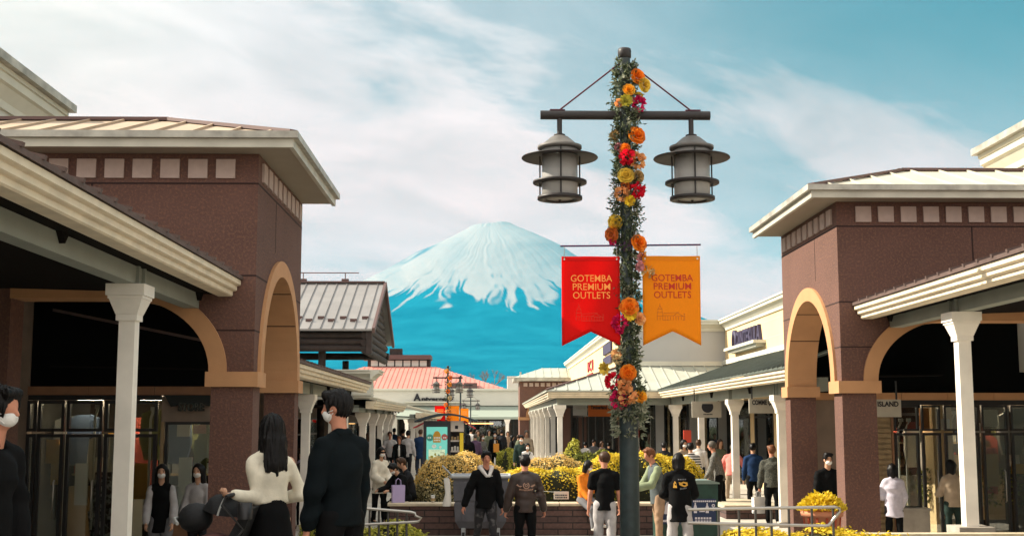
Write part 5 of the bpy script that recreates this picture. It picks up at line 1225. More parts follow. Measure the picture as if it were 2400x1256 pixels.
def towel():
    t = thing('white_towel', (-.86, 25, .5), 'white towel hanging from the handle of the grey cart', 'towel')
    m = MB(); n = 10; rows = [(.50, .035, .02), (.47, .055, .03), (.36, .06, .03), (.22, .05, .028), (.08, .07, .03), (-.02, .085, .03), (-.06, .07, .03)]; v = []
    for z, a, b in rows:
        for k in range(n):
            q = 6.283 * k / n; e = 1 + .25 * math.sin(3 * q + z * 9); v.append((-.865 + a * e * math.cos(q) + .012 * math.sin(z * 7), 24.95 + b * e * math.sin(q), z))
    m.add(v, [(j * n + k, j * n + (k + 1) % n, (j + 1) * n + (k + 1) % n, (j + 1) * n + k) for j in range(len(rows) - 1) for k in range(n)] + [tuple(range(n))], 0, True); obj('cloth', m, 'towel_white', t)
    obj('hanger', MB().tube([(-.865, 24.95, .49), (-.83, 24.95, .53), (-.77, 24.93, .50)], .008, 6), 'cart_rim', t)
mat('towel_white', (.62, .60, .56), .9)
towel()
def cup(x, y, z, label):
    t = thing('paper_cup', (x, y, z), label, 'cup'); obj('cup', MB().lathe([(.001, z), (.032, z), (.044, z + .13), (.04, z + .13)], (x, y, 0), 14), 'towel_white', t); obj('lid', MB().lathe([(.047, z + .131), (.047, z + .142), (.036, z + .152), (0, z + .152)], (x, y, 0), 14), 'window_white', t); obj('sleeve', MB().lathe([(.0365, z + .03), (.0425, z + .09)], (x, y, 0), 14), 'shop_tan', t)
cup(-1.21, 26.42, -.078, 'white lidded paper cup standing on the stone coping')
def notice():
    t = thing('notice_plate', (1.5, 26.5, -.08), 'small white notice plate with dark print on the planter coping', 'sign')
    a = P(1298, 1151, 26.5); b = P(1333, 1169, 26.5)
    obj('plate', MB().box(a.x, b.x, 26.48, 26.51, b.z, a.z), 'sign_white', t); m = MB(); r = random.Random(2)
    for row in range(2):
        x = a.x + .03
        while x < b.x - .05: w = r.uniform(.012, .03); m.box(x, x + w, 26.475, 26.479, a.z - .06 - .05 * row - .03, a.z - .06 - .05 * row); x += w + .01
    obj('lettering', m, 'ink', t); obj('cord', MB().tube([(a.x, 26.5, a.z - .01), (a.x - .4, 26.52, a.z + .015), (a.x - .95, 26.5, a.z + .05)], .005, 5), 'window_white', t)
mat('sign_white', (.55, .50, .45), .7)
notice()

mat('bin_green', (.008, .04, .028), .5, noise=.2, nscale=9); mat('bin_blue', (.012, .026, .075), .6); mat('bin_icon', (.58, .55, .60), .7)
def bin_(x0, x1, y, label, icons):
    t = thing('recycling_bin', ((x0 + x1) / 2, y, FLOOR), label, 'litter bin', 'green recycling bins'); w = (x1 - x0) / 2; cx = (x0 + x1) / 2
    obj('body', MB().frustum(cx, y, w * .94, w, FLOOR + .08, .40), 'bin_green', t); obj('foot', MB().box(x0 + .06, x1 - .06, y - w * .85, y + w * .85, FLOOR, FLOOR + .079), 'window_white', t)
    m = MB(); m.prism([(x0 - .03, .402), (x1 + .03, .402), (x1 + .03, .43), (cx + w * .5, .475), (cx - w * .5, .475), (x0 - .03, .43)], 'Y', y - w - .03, y + w + .03); obj('lid', m, 'bin_lid', t)
    yf = y - w - .012; lb = MB(); lb.box(x0 + .05, x1 - .05, yf, yf + .03, -.36, .12); obj('label_panel', lb, 'bin_blue', t)
    k = MB(); yy = yf - .004
    if icons:
        xx = x0 + .07
        while xx < x1 - .07: k.box(xx, xx + .028, yy, yf - .0005, .06, .09); xx += .038
        for bx, h, wd in ((x0 + .11, .20, .03), (x0 + .34, .19, .03)): k.prism([(bx - wd, -.15), (bx + wd, -.15), (bx + wd, -.15 + h * .6), (bx + .012, -.15 + h * .8), (bx + .012, -.15 + h), (bx - .012, -.15 + h), (bx - .012, -.15 + h * .8), (bx - wd, -.15 + h * .6)], 'Y', yy, yf - .0005)
        k.prism(arc(cx - .04, -.13, .055, 0, 180, 10) , 'Y', yy, yf - .0005); ring(k, 'Y', x1 - .10, -.01, .015, .032, 0, 359, yy, yf - .0005, 14); ring(k, 'Y', x1 - .10, -.08, .015, .032, 0, 359, yy, yf - .0005, 14)
        for r_ in range(2):
            for q in range(6): k.box(x0 + .10 + .055 * q, x0 + .14 + .055 * q, yy, yf - .0005, -.27 - .06 * r_, -.23 - .06 * r_)
    else:
        k.prism([(cx - .10, -.17), (cx + .14, -.17), (cx + .14, -.13), (cx - .04, -.13), (cx - .02, .02), (cx + .10, .06), (cx + .08, .10), (cx - .06, .05), (cx - .12, -.10)], 'Y', yy, yf - .0005); k.box(x0 + .08, x1 - .08, yy, yf - .0005, -.32, -.28)
    obj('icon_print', k, 'bin_icon', t)
mat('bin_lid', (.16, .21, .18), .5)
bin_(3.20, 3.74, 24.6, 'green recycling bin half hidden behind the black printed sweatshirt', False)
bin_(3.86, 4.42, 24.6, 'green recycling bin with white bottle pictures on blue', True)

mat('kiosk_black', (.022, .022, .028), .45); mat('screen_teal', (.13, .44, .38), .4, emit=(.13, .50, .42), estr=.25); mat('screen_pale', (.60, .72, .52), .5, emit=(.6, .75, .5), estr=.15); mat('screen_white', (.75, .82, .75), .5); mat('kiosk_roof', (.02, .035, .045), .5); mat('awning_red', (.62, .05, .06), .7)
def kiosk():
    y = 39.8; t = thing('information_kiosk', (-1.5, y + .5, FLOOR), 'black information kiosk with teal lit screen and curved dark roof', 'kiosk')
    obj('screen_housing', MB().box(-2.14, -1.29, y, y + .35, FLOOR, 1.63), 'kiosk_black', t)
    s = obj('screen', MB().box(-2.04, -1.38, y - .012, y - .001, .295, 1.44), 'screen_teal', t)
    q = MB(); cx = -1.71; a = lambda x, z, w, h, m, d=.016: obj('screen_graphic', MB().box(x - w / 2, x + w / 2, y - d, y - d + .003, z - h / 2, z + h / 2), m, s)
    def blob(x, z, r_, m, d, sx=1): 
        b = MB(); b.prism([(x + sx * r_ * math.cos(R(k)), z + r_ * math.sin(R(k))) for k in range(0, 360, 20)], 'Y', y - d, y - d + .003); obj('screen_graphic', b, m, s)
    blob(-1.93, 1.10, .11, 'petal_teal', .016); blob(-1.47, 1.12, .10, 'red_soft', .018); a(cx, 1.08, .24, .26, 'mustard', .02); blob(cx, 1.21, .10, 'mustard', .021)
    for r_ in range(2):
        for k in range(4): a(cx - .075 + .05 * k, 1.10 - .08 * r_, .035, .045, 'screen_white', .024)
    for x in (-1.95, -1.46):
        for k in range(2): a(x - .03 + .06 * k, 1.10, .04, .045, 'screen_white', .024)
    blob(-1.80, .83, .06, 'screen_white', .018, 1.2); blob(-1.60, .80, .04, 'screen_white', .018)
    a(cx, .58, .52, .30, 'screen_pale', .018)
    blob(-1.87, .50, .04, 'hedge_lime', .022, 1.2); b = MB(); b.prism([(-1.80, .55), (-1.72, .55), (-1.76, .64)], 'Y', y - .022, y - .019); obj('screen_graphic', b, 'hedge_lime', s); blob(-1.65, .53, .05, 'petal_teal', .022, .7); a(-1.54, .63, .12, .015, 'ink', .022)
    for k in range(7): a(-1.86 + .05 * k, .69, .03, .014, 'petal_teal', .022)
    r_ = MB(); pts = [(-2.42 + 2.0 * i / 14, 1.64 + .23 * math.sin(math.pi * i / 14)) for i in range(15)]; low = [(x, z - .06) for x, z in pts[::-1]]; r_.prism(pts + low, 'Y', y - .25, y + 2.2); obj('roof', r_, 'kiosk_roof', t)
    obj('side_panel', MB().box(-1.28, -.86, y + .1, y + .4, 1.29, 1.63), 'sign_white', t); obj('sign_plate', MB().box(-1.14, -1.04, y + .085, y + .099, 1.38, 1.48), 'ink', t)
    obj('corner_post', MB().box(-.98, -.86, y + .1, y + .35, FLOOR, 1.29), 'kiosk_black', t); obj('colour_panel', MB().box(-.985, -.87, y + .08, y + .099, .55, 1.25), 'mustard_bright', t)
    for i in range(5):
        z = -.35 + .33 * i; obj('shelf', MB().box(-1.28, -1.0, y + .2, y + .5, z, z + .05), 'sign_white', t)
        g = MB(); r2 = random.Random(i)
        for k in range(3): x = -1.26 + .09 * k; g.box(x, x + .06, y + .25, y + .4, z + .051, z + r2.uniform(.14, .24))
        obj('shelf_goods', g, CLOTH[i % 6], t)
    aw = MB(); aw.slab([(-.86, y, 1.62), (-.5, y, 1.40), (-.5, y + 1.8, 1.40), (-.86, y + 1.8, 1.62)], .03); obj('awning', aw, 'awning_red', t)
    obj('awning', MB().slab([(-2.14, y + .4, 1.60), (-2.5, y + .4, 1.42), (-2.5, y + 1.8, 1.42), (-2.14, y + 1.8, 1.60)], .03), 'awning_red', t)
    obj('back_wall', MB().box(-2.1, -.9, y + 1.9, y + 2.0, FLOOR, 1.6), 'kiosk_black', t)
mat('petal_teal', (.05, .30, .25), .6); mat('red_soft', (.42, .10, .09), .6); mat('mustard_bright', (.75, .55, .03), .6)
kiosk()
def bollard(x, y, label, h=.5):
    t = thing('bollard', (x, y, FLOOR), label, 'bollard'); obj('post', MB().tube([(x, y, FLOOR), (x, y, FLOOR + h)], .05, 10), 'dark_post', t); obj('cap', MB().lathe([(.055, FLOOR + h), (.055, FLOOR + h + .03), (0, FLOOR + h + .06)], (x, y, 0), 10), 'dark_post', t)
bollard(P(978, 1160, 33).x, 33, 'short dark bollard by the sitting boys', .95)
# ---------------------------------------------------------------- people: bodies and clothes grown as smooth surfaces
def net(prims, h, k=0.02, cuts=(), wrinkle=0.0, seed=0, after=(), strand=0.0, centre=None):
    """mesh the smooth union of tapered capsules and ellipsoids (surface nets)"""
    lo = np.array([1e9] * 3); hi = -lo
    for p in list(prims) + list(after):
        if p[0] == 'c':
            for q, r in ((p[1], p[3]), (p[2], p[4])): lo = np.minimum(lo, np.array(q) - r); hi = np.maximum(hi, np.array(q) + r)
        else: r = max(p[2]); lo = np.minimum(lo, np.array(p[1]) - r); hi = np.maximum(hi, np.array(p[1]) + r)
    pad = 3 * h + wrinkle * 2; lo -= pad; hi += pad
    n = np.maximum(4, np.ceil((hi - lo) / h).astype(int) + 1)
    ax = [lo[i] + h * np.arange(n[i]) for i in range(3)]
    D = np.full(n, 1.0, np.float32)
    def dist(p, G):
        if p[0] == 'c':
            a, b = np.array(p[1], float), np.array(p[2], float); q = [G[i] - a[i] for i in range(3)]; ba = b - a
            if len(p) > 5 and p[5] is not None:
                nn, s = np.array(p[5], float), p[6]; w = (q[0] * nn[0] + q[1] * nn[1] + q[2] * nn[2]) * (s - 1); q = [q[i] + w * nn[i] for i in range(3)]; ba = ba + nn * ((s - 1) * ba.dot(nn))
            t = np.clip((q[0] * ba[0] + q[1] * ba[1] + q[2] * ba[2]) / max(1e-9, ba.dot(ba)), 0, 1)
            return np.sqrt(sum((q[i] - t * ba[i]) ** 2 for i in range(3))) - (p[3] + t * (p[4] - p[3]))
        c, r = np.array(p[1], float), np.array(p[2], float); q = [G[i] - c[i] for i in range(3)]
        if len(p) > 3 and p[3] is not None:
            M = np.array(p[3]); q = [M[0][i] * q[0] + M[1][i] * q[1] + M[2][i] * q[2] for i in range(3)]
        return (np.sqrt(sum((q[i] / r[i]) ** 2 for i in range(3))) - 1) * r.min()
    def window(p, m):
        if p[0] == 'c': a = np.minimum(np.array(p[1]) - p[3], np.array(p[2]) - p[4]); b = np.maximum(np.array(p[1]) + p[3], np.array(p[2]) + p[4])
        else: r = max(p[2]); a = np.array(p[1]) - r; b = np.array(p[1]) + r
        i0 = np.clip(np.floor((a - m - lo) / h).astype(int), 0, n); i1 = np.clip(np.ceil((b + m - lo) / h).astype(int) + 1, 0, n)
        return tuple(slice(i0[i], i1[i]) for i in range(3))
    def unite(ps):
        for p in ps:
            w = window(p, 3 * k + 3 * h)
            G = np.meshgrid(*[ax[i][w[i]] for i in range(3)], indexing='ij', sparse=True); d = dist(p, G); o = D[w]
            e = np.clip(0.5 + 0.5 * (o - d) / k, 0, 1); D[w] = o * (1 - e) + d * e - k * e * (1 - e)
    unite(prims)
    for p in cuts:
        if p[0] == 'p': G = np.meshgrid(*ax, indexing='ij', sparse=True); D = np.maximum(D, sum((G[i] - p[1][i]) * p[2][i] for i in range(3)))
    unite(after)
    if strand:
        G = np.meshgrid(*ax, indexing='ij', sparse=True); th = np.arctan2(G[0] - centre[0], G[1] - centre[1]); D += strand * (np.sin(17 * th + 14 * G[2] + seed) * .5 + np.sin(31 * th - 22 * G[2] + 2 * seed) * .35 + np.sin(53 * th + 30 * G[2]) * .25)
    if wrinkle:
        G = np.meshgrid(*ax, indexing='ij', sparse=True); r = random.Random(seed)
        msk = .45 + .55 * np.sin(6 * G[0] + 5 * G[2] + seed) * np.sin(7 * G[1] - 4 * G[2] + 2 * seed)
        for f, a in ((14, .5), (23, .4), (41, .38)):
            u, v, w = r.uniform(.3, 1) * r.choice((-1, 1)), r.uniform(-.5, .5), r.uniform(.5, 1.1)
            D += wrinkle * a * msk * np.sin(f * (u * G[0] + v * G[1] + w * G[2]) + 1.7 * np.sin(9 * G[2] + 5 * G[0] + seed) + r.uniform(0, 6))
    for p in cuts:
        if p[0] == 'p':
            continue
        w = window(p, 3 * h); G = np.meshgrid(*[ax[i][w[i]] for i in range(3)], indexing='ij', sparse=True); D[w] = np.maximum(D[w], -dist(p, G))
    S = D < 0
    c = np.zeros(n - 1, int)
    for i in (0, 1):
        for j in (0, 1):
            for l in (0, 1): c += S[i:n[0] - 1 + i, j:n[1] - 1 + j, l:n[2] - 1 + l]
    act = (c > 0) & (c < 8); ids = np.argwhere(act); num = -np.ones(n - 1, int); num[act] = np.arange(len(ids))
    acc = np.zeros((len(ids), 3)); cnt = np.zeros(len(ids)); cor = [(i, j, l) for i in (0, 1) for j in (0, 1) for l in (0, 1)]
    for a in cor:
        for b in cor:
            if sum(abs(x - y) for x, y in zip(a, b)) == 1 and a < b:
                da = D[ids[:, 0] + a[0], ids[:, 1] + a[1], ids[:, 2] + a[2]]; db = D[ids[:, 0] + b[0], ids[:, 1] + b[1], ids[:, 2] + b[2]]
                x = (da < 0) != (db < 0); t = np.where(x, da / np.where(x, da - db, 1), 0)
                for q in range(3): acc[:, q] += np.where(x, a[q] + t * (b[q] - a[q]), 0)
                cnt += x
    V = lo + h * (ids + acc / np.maximum(cnt, 1)[:, None]); F = []
    for q in range(3):
        u, v = [(1, 2), (2, 0), (0, 1)][q]; sl0 = [slice(None)] * 3; sl1 = [slice(None)] * 3; sl0[q] = slice(0, n[q] - 1); sl1[q] = slice(1, n[q])
        A = S[tuple(sl0)]; B = S[tuple(sl1)]; e = np.argwhere(A != B); e = e[(e[:, u] > 0) & (e[:, v] > 0) & (e[:, u] < n[u] - 1) & (e[:, v] < n[v] - 1)]
        if not len(e): continue
        def cell(du, dv): g = e.copy(); g[:, u] -= du; g[:, v] -= dv; return num[g[:, 0], g[:, 1], g[:, 2]]
        Q = np.stack([cell(1, 1), cell(0, 1), cell(0, 0), cell(1, 0)], 1); fl_ = ~A[e[:, 0], e[:, 1], e[:, 2]]; Q[fl_] = Q[fl_][:, ::-1]; F.append(Q)
    return V, np.concatenate(F)

for nm, c in {'skin': (.50, .28, .18), 'skin_ruddy': (.50, .22, .14), 'hair_black': (.006, .005, .005), 'hair_brown': (.055, .028, .016), 'hair_auburn': (.14, .055, .025), 'hair_grey': (.10, .085, .07),
              'navy_black': (.004, .0065, .008), 'black_cloth': (.0055, .0055, .006), 'charcoal': (.018, .018, .021), 'cream_knit': (.72, .66, .53), 'puffer_cream': (.62, .57, .47), 'mask_white': (.72, .70, .67), 'grey_cloth': (.16, .16, .17), 'pale_grey': (.40, .38, .38),
              'lavender': (.40, .36, .48), 'white_cloth': (.60, .57, .54), 'denim': (.035, .045, .07), 'orange_cloth': (.70, .20, .02), 'olive': (.11, .12, .08), 'slate': (.085, .10, .105), 'sage': (.22, .26, .16), 'pink_cloth': (.62, .20, .17), 'beige': (.36, .28, .20), 'tan_cloth': (.30, .20, .13),
              'dark_green': (.02, .035, .03), 'blue_cloth': (.015, .035, .09), 'brown_leather': (.045, .03, .026), 'shoe_dark': (.02, .018, .018), 'shoe_white': (.5, .48, .45), 'plum': (.10, .06, .10)}.items():
    mat(nm, c, .38 if nm == 'brown_leather' else .45 if 'hair' in nm else .8, spec=.3 if ('skin' in nm or 'leather' in nm) else .16 if 'hair' in nm else .08, noise=.14, nscale=9, bump=.12 if 'skin' not in nm else 0, bscale=70)
mat('jeans_worn', (.018, .018, .022), .8, col2=(.14, .13, .13), nscale=9, thr=(.55, .75))
mat('tweed', (.05, .05, .045), .9, col2=(.20, .19, .17), nscale=60, thr=(.4, .6))
def stripes(name, a, b, freq):
    m = mat(name, a, .85); nt = m.node_tree; N = nt.nodes; L = nt.links; bs = N['Principled BSDF']; tc = N.new('ShaderNodeTexCoord'); wv = N.new('ShaderNodeTexWave'); wv.bands_direction = 'Z'; wv.inputs['Scale'].default_value = freq; wv.inputs['Distortion'].default_value = .6; wv.inputs['Detail'].default_value = 1
    r = N.new('ShaderNodeValToRGB'); r.color_ramp.interpolation = 'CONSTANT'; r.color_ramp.elements[0].color = (*a, 1); r.color_ramp.elements[1].position = .55; r.color_ramp.elements[1].color = (*b, 1)
    L.new(tc.outputs['Object'], wv.inputs['Vector']); L.new(wv.outputs[0], r.inputs[0]); L.new(r.outputs[0], bs.inputs['Base Color'])
stripes('striped_shirt', (.58, .56, .53), (.012, .012, .014), 4.6)
stripes('wide_stripes', (.012, .012, .013), (.42, .44, .40), 2.4)

PEOPLE = []
def person(px, py, Y, rot, label, top, bottom, hair=('short', 'hair_black'), shoes='shoe_dark', skin='skin', sex='m', pose=None, mask=False, sleeve='long', hem=.45, fit=.014, group=None, res=None, z0=None, skirt=False, hood=None, eyes=None, sit=False, H=None, sleeve_mat=None, inner=None, sunglasses=False):
    """px, py: where the top of the head is in the photograph; rot: 0 faces this way, 180 away, -90 to the left"""
    pose = dict(pose or {}); h = res or (.011 if Y < 10 else .017 if Y < 27 else .024 if Y < 38 else .034)
    foot = fl(Y) if z0 is None else z0; top_pt = P(px, py, Y)
    lean = R(pose.get('lean', 3 if not sit else 12)); hp = R(pose.get('nod', 4)); hy = R(pose.get('turn', 0))
    if H is None:
        H = (top_pt.z - foot) / (1.0 if not sit else .52) if not sit else 1.68
        H /= (.52 + .48 * math.cos(lean)) if not sit else 1
    PEOPLE.append((label[:34], round(H, 2), round(Y, 1)))
    w = 1.0 if sex == 'm' else .90; v3 = lambda *a: np.array(a, float)
    leg = pose.get('legs', ((4, 4), (-4, 4)))      # (thigh forward, knee bend) left, right
    hipz = .52 * H
    T = v3(0, -math.sin(lean), math.cos(lean)); FW = v3(0, -math.cos(lean), -math.sin(lean))
    pel = v3(0, 0, 0); chest = pel + .20 * H * T; sh = pel + .268 * H * T; nb = pel + .315 * H * T
    HT = v3(0, -math.sin(lean * .6 + hp), math.cos(lean * .6 + hp)); hc = nb + .107 * H * HT + .010 * H * v3(0, -1, 0); 
    hd = v3(math.sin(hy), -math.cos(hy) * math.cos(hp), -math.sin(hp)); hr = np.cross(hd, v3(0, 0, 1)); hr /= np.linalg.norm(hr); hu = np.cross(hr, hd); Mh = np.stack([hr, -hd, hu], 1).T   # rows: head axes
    hp3 = lambda x, y, z: hc + H * (x * hr + y * hd + z * hu)
    legs = []; low = 0
    for i, s in enumerate((1, -1)):
        a, b = R(leg[i][0]), R(leg[i][1]); sp = R(pose.get('spread', 2)); j0 = pel + v3(s * .052 * H, 0, -.015 * H)
        j1 = j0 + .235 * H * v3(s * math.sin(sp), -math.sin(a) * math.cos(sp), -math.cos(a)); c = a - b; j2 = j1 + .228 * H * v3(s * math.sin(sp) * .3, -math.sin(c), -math.cos(c)); legs.append((j0, j1, j2)); low = min(low, j2[2])
    dz = (-low + .042 * H) if not sit else None
    if sit: dz = sit - foot + .055 * H
    off = v3(0, 0, dz)
    arms = []
    def ik(s0, tgt, l1, l2, pole):
        d = tgt - s0; L = np.linalg.norm(d); L2 = min(L, (l1 + l2) * .995); d = d / L; x = (l1 * l1 - l2 * l2 + L2 * L2) / (2 * L2); y = math.sqrt(max(0, l1 * l1 - x * x)); p = pole - d * pole.dot(d); p /= np.linalg.norm(p); return s0 + d * x + p * y, s0 + d * L2
    ap = pose.get('arms', ((6, 8, 14, 0), (6, 8, 14, 0)))   # pitch, out, bend, in  or ('ik', target, pole)
    rz = R(rot); base = Vector((top_pt.x, Y, foot))
    for i, s in enumerate((1, -1)):
        s0 = sh + v3(s * (.106 if sex == 'm' else .098) * H * w, 0, -.004 * H); a = ap[i]
        if a[0] == 'ikl': j1, j2 = ik(s0, pel + H * v3(*a[1]), .172 * H, .148 * H, v3(*a[2]))
        elif a[0] == 'ik':
            q = Matrix.Rotation(-rz, 3, 'Z') @ (Vector(a[1]) - base - Matrix.Rotation(rz, 3, 'Z') @ Vector((0, 0, 0))); tg = v3(*q) - off; j1, j2 = ik(s0, tg, .172 * H, .148 * H, v3(*a[2]))
        else:
            p, o, b, inn = [R(t) for t in a]; j1 = s0 + .172 * H * v3(s * math.sin(o), -math.sin(p) * math.cos(o), -math.cos(p) * math.cos(o)); p2 = p + b; o2 = o * .4 - inn
            j2 = j1 + .148 * H * v3(s * math.sin(o2), -math.sin(p2) * math.cos(o2), -math.cos(p2) * math.cos(o2))
        arms.append((s0, j1, j2))
    C = lambda a, b, ra, rb, *f: ('c', tuple(a + off), tuple(b + off), ra, rb) + tuple(f)
    E = lambda c, r, M=None: ('e', tuple(c + off), r, M)
    fwd = tuple(FW)
    # --- the body, one surface
    B = [C(pel, chest, .062 * H * w, .066 * H * w, fwd, 1.5), C(sh + v3(-.088 * H * w, 0, -.006 * H), sh + v3(.088 * H * w, 0, -.006 * H), .024 * H, .024 * H), C(chest, sh, .066 * H * w, .042 * H, fwd, 1.5), C(nb - .02 * H * T, hc, .033 * H, .030 * H)]
    B += [E(hc + .008 * H * hu, (.043 * H, .055 * H, .062 * H), Mh), E(hp3(0, .012, -.030), (.033 * H, .036 * H, .040 * H), Mh), C(hp3(0, .050, .004), hp3(0, .060, -.016), .006 * H, .009 * H)]
    B += [E(hp3(s * .043, -.004, -.006), (.006 * H, .012 * H, .018 * H), Mh) for s in (1, -1)]
    for j0, j1, j2 in legs:
        B += [C(j0, j1, .050 * H * w, .034 * H), C(j1, j2, .034 * H, .022 * H), C(j2, j2 + .075 * H * v3(0, -1, 0) + v3(0, 0, -.020 * H), .022 * H, .017 * H), C(j2, j2 + v3(0, .015 * H, -.018 * H), .02 * H, .019 * H)]
    hands = []
    curl = pose.get('curl', 25)
    for i, (s0, j1, j2) in enumerate(arms):
        s = (1, -1)[i]; d = (j2 - j1); d /= np.linalg.norm(d); side = v3(-s * .25, -1, 0); side -= d * side.dot(d); side /= np.linalg.norm(side); inn = np.cross(d, side) ; inn = inn if inn[0] * s < 0 else -inn
        B += [C(s0, j1, .027 * H * w, .025 * H), C(j1, j2, .025 * H, .0165 * H)]
        pc = j2 + d * .030 * H; B += [C(j2, pc + d * .018 * H, .0155 * H, .019 * H, tuple(inn), 1.55)]
        r0 = max(.0055 * H, .46 * h)
        for f in range(4):
            k0 = pc + d * .026 * H + side * (.016 - .0105 * f) * H; L = (.040, .045, .042, .033)[f] * H; q = R(curl + 6 * f); d1 = d * math.cos(q) + inn * math.sin(q); q2 = R(curl * 2.3 + 8 * f); d2 = d * math.cos(q2) + inn * math.sin(q2)
            B += [C(k0, k0 + d1 * L * .5, r0, r0 * .95), C(k0 + d1 * L * .5, k0 + d1 * L * .5 + d2 * L * .5, r0 * .95, r0 * .8)]
        t0 = j2 + d * .018 * H + side * .016 * H; t1 = t0 + (d * .7 + side * .6 + inn * .3) * .026 * H; B += [C(t0, t1, r0 * 1.15, r0), C(t1, t1 + (d * .85 + inn * .5) * .022 * H, r0, r0 * .85)]
    k = .010 if h < .02 else .014
    body = obj('person', net(B, h, k), skin); body.name = 'person'
    ORG[body.name] = Vector((0, 0, 0)); nrot = Matrix.Rotation(rz, 3, 'Z')
    head_off = nrot @ Vector(tuple(hc)); body.location = base - Vector((head_off.x, head_off.y, 0)) ; body.rotation_euler = (0, 0, rz)
    tag(body, label, 'person', group)
    add = lambda n, prims, m, hh=h, kk=.016, **kw: obj(n, net(prims, hh, kk, **kw), m, body)
    # --- clothes
    g = fit; hemz = (hem - .52) * H; hv = T * hemz if hemz > 0 else v3(0, 0, hemz)
    S = [C(pel * .5 + chest * .5, chest, .080 * H * w + g, .088 * H * w + g, fwd, 1.42), C(sh + v3(-.080 * H * w, 0, -.004 * H), sh + v3(.080 * H * w, 0, -.004 * H), .034 * H + g * .5, .034 * H + g * .5), C(chest, sh, .088 * H * w + g, .052 * H, fwd, 1.36)]
    S += [C(nb + v3(s * .012 * H, .004 * H, -.006 * H), sh + v3(s * (.084 if sex == 'm' else .074) * H * w, 0, .010 * H), .032 * H, .026 * H + g * .4) for s in (1, -1)]
    flare = pose.get('flare', .004); low_ = pel + hv
    S += [C(chest * .5 + pel * .5, low_ - T * .04 * H, .080 * H * w + g, .086 * H * w + g + flare * H, fwd, 1.36)]
    cuts = [('e', tuple(hc + off + v3(0, 0, .0)), (.05 * H, .06 * H, .068 * H), None)]
    hemcut = [('p', tuple(low_ + off), tuple(-T))]
    A = []
    for s0, j1, j2 in arms:
        if sleeve == 'short': A += [C(s0, s0 * .42 + j1 * .58, .036 * H + g * .5, .036 * H + g * .8)]
        else: A += [C(s0, j1, (.034 if sex == 'm' else .029) * H + g * .5, (.030 if sex == 'm' else .026) * H + g * .8), C(j1, j2 - (j2 - j1) * .08, .030 * H + g * .8, .022 * H + g * .7)]
    wr = (.014 if fit < .03 else .022) if Y > 12 else .026
    if sleeve_mat: add('sleeves', A, sleeve_mat, wrinkle=wr, seed=len(PEOPLE)); A = []
    # arms that hang below the hem stay whole: the trunk is cut at the hem, the sleeves are joined afterwards
    Vt, Ft = net(S, h, .020, cuts=cuts + hemcut, wrinkle=wr, seed=len(PEOPLE) + 3, after=A)
    tp = obj('top', (Vt, Ft), top, body)
    if hood:
        add('hood', [C(nb + v3(-.045 * H, .025 * H, .005 * H), nb + v3(.045 * H, .025 * H, .005 * H), .036 * H, .036 * H), C(nb + v3(-.058 * H, -.005 * H, .014 * H), nb + v3(-.014 * H, -.088 * H, -.065 * H), .024 * H, .015 * H), C(nb + v3(.058 * H, -.005 * H, .014 * H), nb + v3(.014 * H, -.088 * H, -.065 * H), .024 * H, .015 * H)], hood, cuts=cuts)
    else:
        add('collar', [C(nb + v3(-.025 * H, .016 * H, .004 * H), nb + v3(.025 * H, .016 * H, .004 * H), .021 * H, .021 * H), C(nb + v3(.03 * H, .012 * H, .004 * H), nb + v3(.022 * H, -.03 * H, -.012 * H), .016 * H, .010 * H), C(nb + v3(-.03 * H, .012 * H, .004 * H), nb + v3(-.022 * H, -.03 * H, -.012 * H), .016 * H, .010 * H)], top, cuts=cuts) if sleeve == 'long' else None
    if inner: add('inner_shirt', [C(chest + FW * .062 * H, sh + FW * .038 * H, .030 * H, .026 * H), C(chest + FW * .062 * H, pel + .05 * H * T + FW * .058 * H, .030 * H, .03 * H)], inner)
    if skirt:
        add('skirt', [C(pel + .10 * H * T, pel - v3(0, 0, .02 * H), .078 * H * w, .094 * H * w, fwd, 1.3), C(pel, pel - v3(0, 0, .30 * H), .092 * H, .150 * H, fwd, 1.15)], bottom, wrinkle=.012, seed=4)
    else:
        Q = [C(pel + .05 * H * T, pel, .070 * H * w, .074 * H * w, fwd, 1.3)]
        wd = pose.get('wide', .0)
        for j0, j1, j2 in legs: Q += [C(j0, j1, .056 * H * w + .006, .041 * H + wd * H), C(j1, j2 + v3(0, 0, .004 * H), .041 * H + wd * H, .033 * H + wd * H)]
        add('trousers', Q, bottom, wrinkle=.011, seed=7, kk=.012)
    for i, (j0, j1, j2) in enumerate(legs):
        add('shoe', [C(j2 + v3(0, .012 * H, -.020 * H), j2 + v3(0, -.085 * H, -.024 * H), .025 * H, .021 * H, (0, 0, 1), 1.1), C(j2, j2 + v3(0, -.02 * H, -.015 * H), .025 * H, .026 * H)], shoes)
    style, hm = hair
    if style != 'none':
        up = .012 if style != 'crop' else .004
        Hr = [E(hp3(0, -.006, .012), (.050 * H + up * .35 * H, .060 * H + up * .2 * H, .060 * H + up * .25 * H), Mh)]
        ct = [E(hp3(0, .070, -.022), (.047 * H, .048 * H, .058 * H), Mh), E(hp3(0, .01, -.085), (.07 * H, .055 * H, .06 * H), Mh)]
        if style == 'short': Hr += [E(hp3(q * .02, .02 - .03 * q * q, .058 + .006 * q), (.020 * H, .026 * H, .016 * H), Mh) for q in (-1, 0, 1)]; ct += [E(hp3(s * .055, .012, -.022), (.022 * H, .024 * H, .034 * H), Mh) for s in (1, -1)]; Hr += [C(hp3(-.03, .036, .052), hp3(.03, .036, .050), .018 * H, .018 * H)]
